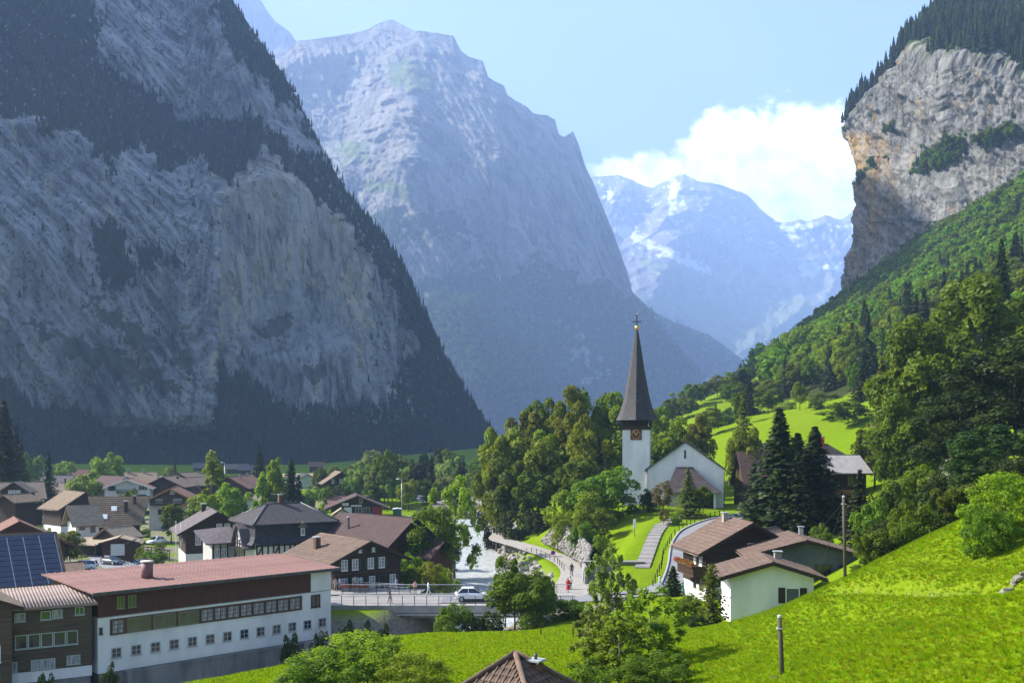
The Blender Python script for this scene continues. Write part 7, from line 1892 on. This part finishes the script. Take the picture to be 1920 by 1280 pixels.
# ------------------------------------------------------------------ trees
G1 = 'leafy trees of the grove by the river path'
for i, (k, u, vt, Y, wp) in enumerate([('olive0', 946, 800, 205, 92), ('olive1', 985, 772, 210, 105), ('mid0', 1022, 756, 214, 100), ('olive2', 1062, 740, 212, 92), ('olive0', 1008, 820, 200, 110), ('mid1', 955, 858, 196, 90), ('olive1', 1040, 805, 203, 100), ('mid2', 1000, 885, 192, 80), ('olive2', 930, 835, 200, 80), ('olive1', 1075, 775, 204, 96)]):
    tree(k, u, vt, Y, wp, 'tall olive-green leafy tree of the grove above the river path', G1)
tree('bright0', 1098, 800, 190, 84, 'fresh green leafy tree in front of the grove beside the church tower')
tree('mid1', 1105, 732, 216, 96, 'tallest leafy tree of the grove beside the church spire')
tree('olive2', 1144, 750, 212, 92, 'broad tree with an olive crest next to the church tower')
tree('spruce1', 1124, 830, 186, 44, 'narrow dark spruce in front of the church tower')
tree('mid2', 1085, 862, 182, 84, 'round green tree above the limestone block wall')
tree('bush0', 1138, 872, 168, 150, 'big round bush on the lawn below the church tower', cat='bush')
tree('bushb0', 1074, 912, 170, 112, 'pale green bush at the top of the limestone block wall')
tree('bushb1', 1112, 905, 165, 92, 'fresh green bush between the big round bush and the pale one')
tree('bush1', 1115, 950, 156, 84, 'dark green bush between the block wall and the church lawn')
tree('bushb1', 1127, 998, 146, 34, 'clipped yellow-green round shrub on the church lawn')
tree('bushb0', 1058, 958, 166, 64, 'small pale bush hanging over the limestone block wall')
tree('bush0', 1092, 972, 152, 60, 'dark bush hanging over the end of the limestone block wall')
tree('bushd0', 970, 950, 190, 80, 'dark undergrowth bush at the foot of the grove', 'undergrowth below the grove')
tree('bushd1', 1010, 955, 186, 60, 'dark undergrowth bush at the foot of the grove', 'undergrowth below the grove')
tree('bushd0', 925, 930, 205, 60, 'dark undergrowth bush at the foot of the grove', 'undergrowth below the grove')
tree('rust0', 1243, 900, 163, 48, 'small yellow-green tree before the church porch')
tree('bushd1', 1218, 915, 168, 50, 'dark shrub between the church tower and porch')
tree('larch0', 1290, 876, 158, 52, 'dark larch standing in front of the church porch')
tree('mid0', 1312, 912, 160, 46, 'low green tree beside the larch at the church porch')
tree('rust0', 1244, 952, 152, 24, 'thin young rusty tree by the stepped walk')
tree('bushb0', 1264, 958, 152, 30, 'small round shrub beside the stepped walk')
# behind the church
tree('olive1', 1252, 780, 222, 96, 'olive leafy tree behind the church roof')
tree('olive2', 1306, 787, 226, 62, 'pointed olive tree behind the church gable')
tree('mid1', 1228, 762, 270, 60, 'round tree peeping out behind the church spire')
tree('mid2', 1275, 800, 232, 60, 'low leafy tree behind the church gable')
for i, (u, vt, Y, wp) in enumerate([(1246, 770, 430, 44), (1272, 766, 440, 46), (1300, 762, 440, 42), (1322, 760, 450, 36), (1345, 757, 460, 34), (1260, 782, 420, 40), (1290, 780, 415, 36), (1366, 752, 470, 30)]):
    tree(('mid0', 'olive1', 'mid2')[i % 3], u, vt, Y, wp, 'tree of the hedge line along the top of the hillside meadow', 'hedge line trees on the hillside', hm=8.5 + (i % 3))
for i, (u, vt, Y, wp) in enumerate([(1342, 768, 380, 16), (1360, 792, 350, 44), (1330, 800, 340, 30), (1372, 800, 330, 36)]):
    tree(('spruce0', 'bush0', 'bushb1', 'bushd0')[i], u, vt, Y, wp, ('small lone spruce on the hillside meadow', 'broad bush on the hillside meadow', 'pale bush low on the hillside meadow', 'dark bush low on the hillside meadow')[i], hm=(6, 5, 4, 5)[i])
for i, (u, Y) in enumerate([(1235, 300), (1262, 330), (1330, 300), (1352, 320), (1384, 300), (1405, 360), (1440, 330), (1470, 350), (1500, 300), (1530, 290), (1372, 420), (1392, 440), (1398, 470), (1410, 455), (1450, 400), (1545, 330), (1600, 300), (1620, 280)]):
    tree(('mid1', 'bushb0', 'olive2', 'bush1', 'mid0', 'spruce1')[i % 6], u, 0, Y, 30 + 12 * (i % 4), ('leafy tree', 'pale bush', 'olive tree', 'round bush', 'green tree', 'spruce')[i % 6] + ' dotted over the hillside meadow', ('leafy trees', 'pale bushes', 'olive trees', 'round bushes', 'green trees', 'spruces')[i % 6] + ' dotted over the hillside', hm=(9, 4, 8, 3.5, 10, 12)[i % 6])
# right of the church
tree('larch1', 1394, 735, 215, 66, 'tall slender larch beside the hillside meadow')
tree('olive0', 1395, 800, 190, 60, 'yellowish tree between the church and the spruces')
tree('tallspruce0', 1462, 766, 132, 130, 'broad dark spruce beside the church road')
tree('tallspruce0', 1528, 800, 134, 118, 'dark spruce in front of the wooden balcony')
tree('tallspruce0', 1496, 812, 139, 110, 'dark spruce between the broad spruce and the wooden balcony')
tree('spruce0', 1414, 868, 138, 60, 'lower dark spruce at the bend of the church road')
tree('spruce2', 1495, 850, 128, 70, 'lower dark spruce between the two broad spruces')
tree('mid0', 1590, 752, 250, 74, 'sunlit leafy tree on the hillside above the metal roof')
tree('bright1', 1560, 770, 262, 60, 'pale green tree at the edge of the hillside meadow')
tree('larch0', 1655, 668, 185, 74, 'tall feathery larch left of the big maples')
tree('bigdark0', 1750, 598, 152, 190, 'huge maple with a broad crown at the edge of the wood')
tree('bigdark0', 1845, 525, 160, 230, 'tallest maple of the wood, rising beside the cliff foot')
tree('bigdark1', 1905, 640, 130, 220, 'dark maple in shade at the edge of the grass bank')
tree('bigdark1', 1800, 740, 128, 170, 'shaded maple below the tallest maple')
tree('bigdark0', 1700, 740, 140, 120, 'lower maple in front of the feathery larch')
tree('tallspruce0', 1878, 450, 235, 60, 'pointed spruce rising above the maples')
tree('mid1', 1640, 800, 170, 74, 'leafy tree right of the metal roof')
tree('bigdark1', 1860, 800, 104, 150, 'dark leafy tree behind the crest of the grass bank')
tree('bush0', 1712, 868, 96, 150, 'large leafy bush behind the crest of the grass bank')
tree('bushd0', 1790, 880, 92, 130, 'dark bush behind the crest of the grass bank')
tree('bush1', 1640, 940, 84, 92, 'leafy bush behind the leaning utility pole')
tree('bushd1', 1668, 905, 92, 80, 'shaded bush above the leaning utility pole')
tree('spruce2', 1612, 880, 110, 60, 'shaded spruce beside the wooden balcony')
tree('bush0', 1700, 962, 74, 74, 'low bush on the crest of the grass bank')
tree('shrub0', 1885, 884, 55, 170, 'bright green spreading shrub on the grass bank')
tree('shrub1', 1850, 935, 53, 110, 'lower dark skirt of the spreading shrub on the grass bank')
for i, (k, u, vt, Y, wp, lab) in enumerate((('bush0', 1635, 985, 74, 80, 'leafy bush right behind the leaning utility pole'), ('bushd1', 1672, 962, 78, 90, 'dark bush second along the crest from the leaning pole'), ('bush1', 1712, 940, 76, 96, 'big bush third along the crest from the leaning pole'), ('bushd0', 1752, 915, 80, 110, 'dark bush fourth along the crest from the leaning pole'), ('bush0', 1800, 900, 78, 110, 'bush fifth along the crest from the leaning pole'), ('bushd1', 1840, 870, 82, 130, 'tall dark bush below the shaded maples'), ('bushd0', 1900, 850, 84, 150, 'dark bush behind the bright spreading shrub'))):
    tree(k, u, vt, Y, wp, lab)
tree('bush1', 1608, 1060, 69, 44, 'scrubby weeds at the foot of the leaning utility pole')
tree('bush1', 1540, 985, 112, 50, 'bush beside the white wall gap under the spruces')
# near the chalets and the road
tree('thuja0', 1262, 1060, 107, 34, 'dense conical dark evergreen by the church road')
tree('pine0', 1334, 1056, 81, 52, 'columnar pine in front of the white-walled chalet')
tree('bush0', 1290, 1110, 88, 76, 'garden bush beside the conical evergreen')
tree('bushd0', 1305, 1150, 78, 46, 'low garden shrub at the corner of the white-walled chalet')
tree('birch0', 1146, 1015, 60, 118, 'tall thin birch with airy grey-green leaves')
tree('birch1', 1218, 1098, 57, 150, 'dense green young birch at the lower edge of the meadow')
tree('birch0', 1120, 1130, 56, 120, 'leafy birch sapling beside the tall thin birch')
tree('birch1', 1160, 1150, 52, 150, 'young birch in front of the tall thin birch')
tree('shrub1', 1100, 1232, 47, 140, 'pale leafy shrub at the foot of the birches')
tree('shrub1', 1230, 1215, 48, 150, 'green shrub at the foot of the dense young birch')
tree('bush0', 1015, 1060, 98, 62, 'dark leafy tree right of the bridge end', cat='tree')
tree('mid0', 965, 1072, 96, 100, 'broad green tree at the end of the bridge')
tree('mid1', 948, 1040, 100, 50, 'slim tree behind the broad tree at the end of the bridge')
tree('bush1', 1000, 1090, 94, 90, 'leafy bush at the end of the bridge')
tree('bush1', 850, 1134, 96, 86, 'pale bush in front of the bridge railing')
tree('bushd1', 890, 1148, 97, 66, 'dark bush under the bridge')
tree('bush0', 1065, 1118, 96, 86, 'bush beside the wooden fence below the path')
tree('bushd0', 925, 1140, 96, 60, 'shaded bush beside the river under the bridge')
tree('shrub0', 690, 1182, 56, 250, 'large sprawling apple shrub on the near meadow')
tree('shrub1', 610, 1212, 54, 190, 'lower part of the sprawling shrub on the near meadow')
tree('shrub0', 775, 1222, 52, 150, 'yellow-green shrub beside the sprawling apple shrub')
tree('bushd1', 205, 1240, 81, 40, 'weed at the foot of the white building', 'weeds along the ditch')
tree('bushd0', 85, 1252, 79, 40, 'weed at the foot of the white building', 'weeds along the ditch')
for i, u in enumerate((545, 600, 640)): tree('bushd0', u, 1178 - i * 4, 96, 44, 'weed at the foot of the white building', 'weeds along the ditch')
for i, u in enumerate((655, 690, 722)): tree('bushd1', u, 1160 + 3 * i, 101.5, 50, 'dark bush on the bank in front of the bridge abutment', 'bushes below the bridge')
# riverside
tree('birch1', 851, 893, 162, 116, 'slender riverside tree with a long bare trunk')
tree('mid1', 806, 948, 150, 96, 'ragged green tree on the river bank by the maroon roof')
tree('bushb0', 800, 1050, 132, 92, 'bright bush on the river bank behind the bridge')
tree('bushb1', 835, 1062, 136, 60, 'yellow-green shrub at the water edge behind the bridge')
tree('bush0', 765, 1060, 130, 60, 'dark green bush beside the shuttered chalet')
tree('bushb0', 770, 1035, 145, 50, 'bush between the shuttered chalet and the maroon roof')
tree('bush1', 838, 1012, 172, 54, 'leafy bush on the water edge below the slender riverside tree')
tree('bushb1', 815, 1020, 160, 60, 'bush beside the slender riverside tree')
for i, (u, vt) in enumerate(((762, 985), (790, 978), (735, 995))): tree('bush0', u, vt, 195, 40, 'orchard bush on the meadow behind the maroon roof', 'orchard bushes on the meadow')
tree('mid0', 632, 966, 222, 36, 'fruit tree behind the black mansard roof', 'fruit trees behind the hall')
tree('mid1', 678, 962, 226, 48, 'fruit tree behind the black mansard roof', 'fruit trees behind the hall')
# the village
tree('cone0', 398, 858, 234, 84, 'bright yellow-green pointed tree behind the black timber house')
tree('bright0', 435, 908, 228, 66, 'rounder green tree beside the bright pointed tree')
tree('bright1', 380, 930, 222, 60, 'low bright tree at the foot of the pointed tree')
tree('cone1', 516, 845, 246, 62, 'tall bright poplar behind the half-timbered hall')
tree('cone0', 492, 893, 240, 50, 'lower bright poplar beside the tall one')
tree('spruce1', 546, 862, 242, 56, 'dark spruce beside the tall bright poplar')
tree('spruce0', 560, 890, 250, 34, 'small dark conifer beside the dark spruce')
tree('spruce2', 487, 838, 335, 44, 'lone spruce against the shaded mountain foot')
tree('bright0', 202, 851, 330, 56, 'round bright leafy tree behind the white chalet')
tree('grey0', 157, 876, 262, 60, 'pale walnut tree behind the tan-roofed house')
tree('spruce2', 91, 848, 282, 36, 'slender spruce beside the violet-roofed house')
tree('bright1', 123, 867, 400, 36, 'small round bright tree below the dark slope')
tree('mid0', 70, 855, 400, 34, 'shaded round tree below the dark slope')
tree('mid1', 45, 845, 350, 30, 'leafy tree beside the big dark spruces')
tree('spruce0', 40, 822, 330, 26, 'narrow spruce beside the big dark spruces')
tree('tallspruce0', 8, 752, 255, 76, 'largest dark spruce at the village edge')
tree('spruce1', 30, 800, 270, 50, 'second dark spruce at the village edge')
tree('bushd0', 25, 880, 255, 90, 'dark hedge below the big spruces')
tree('mid2', 322, 945, 208, 46, 'green tree beside the black timber house')
tree('grey1', 130, 996, 160, 48, 'pale bushy tree behind the solar roof')
tree('grey0', 96, 1018, 158, 36, 'pale low shrub behind the solar roof')
tree('grey1', 318, 876, 380, 20, 'pale round tree beside the far little spruce')
tree('spruce0', 328, 864, 385, 16, 'far little spruce behind the brown chalets')
tree('bushb1', 82, 985, 200, 36, 'clipped bush at the bend of the village road')
tree('bushb0', 264, 1022, 172, 24, 'yellowish shrub beside the slatted shed')
tree('bush1', 290, 1030, 170, 50, 'garden hedge beside the plank fence', cat='hedge')
tree('bush0', 345, 928, 262, 40, 'hedge behind the orange-edged chalet', cat='hedge')
tree('bush1', 245, 918, 272, 46, 'hedge in front of the white chalet', cat='hedge')
for i, (u, Y) in enumerate(((62, 212), (118, 236), (186, 186), (246, 196), (300, 196), (272, 222), (366, 196), (182, 262), (262, 258), (410, 205), (440, 262), (330, 276), (52, 262), (505, 275), (232, 306))):
    tree(('bush0', 'bushb0', 'bushd0', 'bush1', 'bushb1')[i % 5], u, 0, Y, 16 + 7 * (i % 3), ('leafy', 'light green', 'dark', 'round', 'yellow-green')[i % 5] + ' garden bush between the village houses', ('leafy', 'light green', 'dark', 'round', 'yellow-green')[i % 5] + ' village garden bushes', hm=1.6 + 0.5 * (i % 4))
for i, (k, u, vt, Y, wp) in enumerate((('mid0', 600, 878, 330, 32), ('grey0', 590, 905, 300, 34), ('bush0', 574, 920, 290, 40), ('bush1', 612, 914, 285, 30), ('bushd0', 640, 905, 300, 46), ('mid1', 655, 898, 305, 30), ('grey1', 626, 873, 420, 22))):
    tree(k, u, vt, Y, wp, 'tree or bush around the dark chalet beyond the meadow', 'planting around the far chalet')
# wood along the river, upstream
rs_ = random.Random(5); G = 'trees of the riverside wood upstream'
row = []
for i in range(58):
    u = 655 + 262 * (i + rs_.random()) / 58; Y = rs_.uniform(300, 430)
    base = 846 + 10 * math.sin(u / 17.0) + rs_.uniform(-6, 20)
    k = rs_.choice(['grey0', 'grey1', 'mid0', 'mid1', 'spruce0', 'spruce1', 'olive1', 'dark0'] if u > 700 else ['grey0', 'grey1', 'mid0'])
    wp = rs_.uniform(22, 34) if k.startswith('spruce') else rs_.uniform(34, 54)
    if k.startswith('spruce'): base -= 6
    tree(k, u, base + (430 - Y) * 0.12, Y, wp, {'g': 'pale willow in the riverside wood upstream', 'm': 'green leafy tree in the riverside wood upstream', 's': 'dark spruce in the riverside wood upstream', 'o': 'olive leafy tree in the riverside wood upstream', 'd': 'dark leafy tree in the riverside wood upstream'}[k[0]], {'g': 'willows of the riverside wood', 'm': 'green trees of the riverside wood', 's': 'spruces of the riverside wood', 'o': 'olive trees of the riverside wood', 'd': 'dark trees of the riverside wood'}[k[0]])
for i, (u, vt, Y, wp) in enumerate([(700, 905, 300, 40), (735, 895, 300, 46), (765, 900, 290, 44), (800, 898, 300, 46), (835, 895, 320, 46), (870, 890, 330, 46), (900, 890, 310, 40), (750, 878, 330, 46), (690, 880, 330, 40)]):
    tree(('mid2', 'grey1', 'bright0')[i % 3], u, vt, Y, wp, 'front-row leafy tree at the edge of the riverside wood', 'front row of the riverside wood')

# ---- woods on the right-hand valley side
def slope_wood():
    rs = np.random.RandomState(21)
    n = 5200
    x = rs.uniform(90, 520, n); y = rs.uniform(190, 900, n)
    nz = fbm(np.stack([x / 30, y / 30, x * 0], 1), 3)
    ok = in_poly(x + 10 * nz, y + 12 * nz, WOOD)
    u = 960 + F * x / y
    ok &= (u < 2050)
    x, y = x[ok], y[ok]; z = Hn(x, y)
    u = 960 + F * x / y; v = HV - F * (z - CZ) / y
    # open meadow strip in the wood
    gap = in_poly(u, v, [(1480, 775), (1560, 752), (1640, 740), (1640, 790), (1540, 800), (1480, 800)]) | in_poly(u, v, [(1300, 790), (1400, 740), (1430, 745), (1430, 860), (1300, 860)])
    x, y, z, u, v = (a[~gap] for a in (x, y, z, u, v))
    con = (rs.rand(len(x)) < np.where(y < 480, 0.22, 0.05))
    order = np.argsort(y); x, y, z, con, u, v = (a[order] for a in (x, y, z, con, u, v))
    # the first ones, which show largest, are single trees; the rest is one mass
    kd = ['mid0', 'mid1', 'mid2', 'bright0', 'olive0']; ks = ['spruce0', 'spruce1', 'spruce2']
    inview = (u < 1960)
    idx = [i for i in range(len(x)) if inview[i]]
    single = set(); nd = ns = 0
    for i in idx:
        if con[i] and ns < 40: single.add(i); ns += 1
        elif not con[i] and nd < 130: single.add(i); nd += 1
    for i in single:
        if con[i]: h = rs.uniform(16, 26); wpx = h * 0.32 * F / y[i]; k = ks[i % 3]; lab, g = 'dark spruce in the wood on the sunny valley side', 'spruces of the hillside wood'
        else: h = rs.uniform(11, 18); wpx = h * 0.75 * F / y[i]; k = kd[i % 5]; lab, g = 'round leafy tree in the wood on the sunny valley side', 'leafy trees of the hillside wood'
        tree(k, u[i], HV - F * (z[i] + h - CZ) / y[i], y[i], wpx, lab, g, zb=z[i])
    rest = np.array([i not in single for i in range(len(x))])
    d = rest & ~con; s = rest & con
    h = rs.uniform(11, 18, d.sum()); wd = h * rs.uniform(0.95, 1.35, d.sum())
    scatter('hillside_forest', np.stack([x[d], y[d], z[d] - 0.8], 1), np.stack([wd, wd, h], 1), FAR_D, 'dense leafy forest climbing to the foot of the sunlit cliff', rs)
    h = rs.uniform(14, 25, s.sum()); wd = h * rs.uniform(0.8, 1.1, s.sum())
    scatter('hillside_forest', np.stack([x[s], y[s], z[s] - 0.8], 1), np.stack([wd, wd, h], 1), FAR_S, 'scattered spruces in the forest below the sunlit cliff', rs)
slope_wood()

# ---- grass tufts and meadow herbs on the near slopes
def grass():
    rs = np.random.RandomState(31)
    V = []; Fq = []; b = 0
    srcs = []
    for s in range(4):
        V = []; Fq = []; b = 0
        for k in range(16):
            a = rs.uniform(0, 6.28); r0 = rs.uniform(0, 0.35); h = rs.uniform(0.35, 1.0); lean = rs.uniform(0.1, 0.6); wv = 0.055
            c = np.array([math.cos(a) * r0, math.sin(a) * r0, 0]); d = np.array([math.cos(a + rs.uniform(-1, 1)), math.sin(a + rs.uniform(-1, 1)), 0]); p = np.array([-d[1], d[0], 0]) * wv
            m = c + d * lean * 0.4 + np.array([0, 0, h * 0.6]); t = c + d * lean + np.array([0, 0, h])
            V += [c - p, c + p, m + p * .8, m - p * .8, t + p * .1, t - p * .1]; Fq += [(b, b + 1, b + 2, b + 3), (b + 3, b + 2, b + 4, b + 5)]; b += 6
        gm = [leafmat('grass_blade', (0.125, 0.225, 0.003), (0.25, 0.345, 0.006), 0.5, 0.16, 0.0)] * 2 + [leafmat('grass_straw', (0.18, 0.22, 0.010), (0.29, 0.31, 0.03), 0.4, 0.3, 0.0), leafmat('grass_dark', (0.05, 0.13, 0.005), (0.11, 0.20, 0.008), 0.4, 0.3, 0.0)]
        srcs.append(bpy.data.objects.new('grass_source', np_mesh('grass_tuft_%d' % s, V, Fq, [gm[s]])))
    n = 140000
    y = 24 + (100 - 24) * rs.rand(n) ** 0.8; x = (rs.uniform(300, 1990, n) - 960) * y / F
    z = Hn(x, y)
    u = 960 + F * x / y; v = HV - F * (z - CZ) / y
    ok = (v < 1320) & (z > -0.5) & ~((u > 1340) & (y > 80)) & (np.hypot(x - 8.5, y - 83) > 3) & (y < 92) & ~((u < 620) & (y > 70))
    d, _ = poly_dist(x, y, RIVER); ok &= d > 8
    x, y, z = x[ok], y[ok], z[ok]
    cl = fbm(np.stack([x / 1.3, y / 1.3, x * 0], 1), 3)
    h = np.clip(0.11 + 0.13 * cl + rs.uniform(-.04, .06, len(x)), 0.05, 0.32)
    wd = h * rs.uniform(0.9, 1.5, len(x)) + 0.10
    scatter('grass', np.stack([x, y, z - 0.02], 1), np.stack([wd, wd, h], 1), srcs[:2] * 3 + srcs[2:], 'lush bright green grass on the near bank and meadow', rs)
grass()
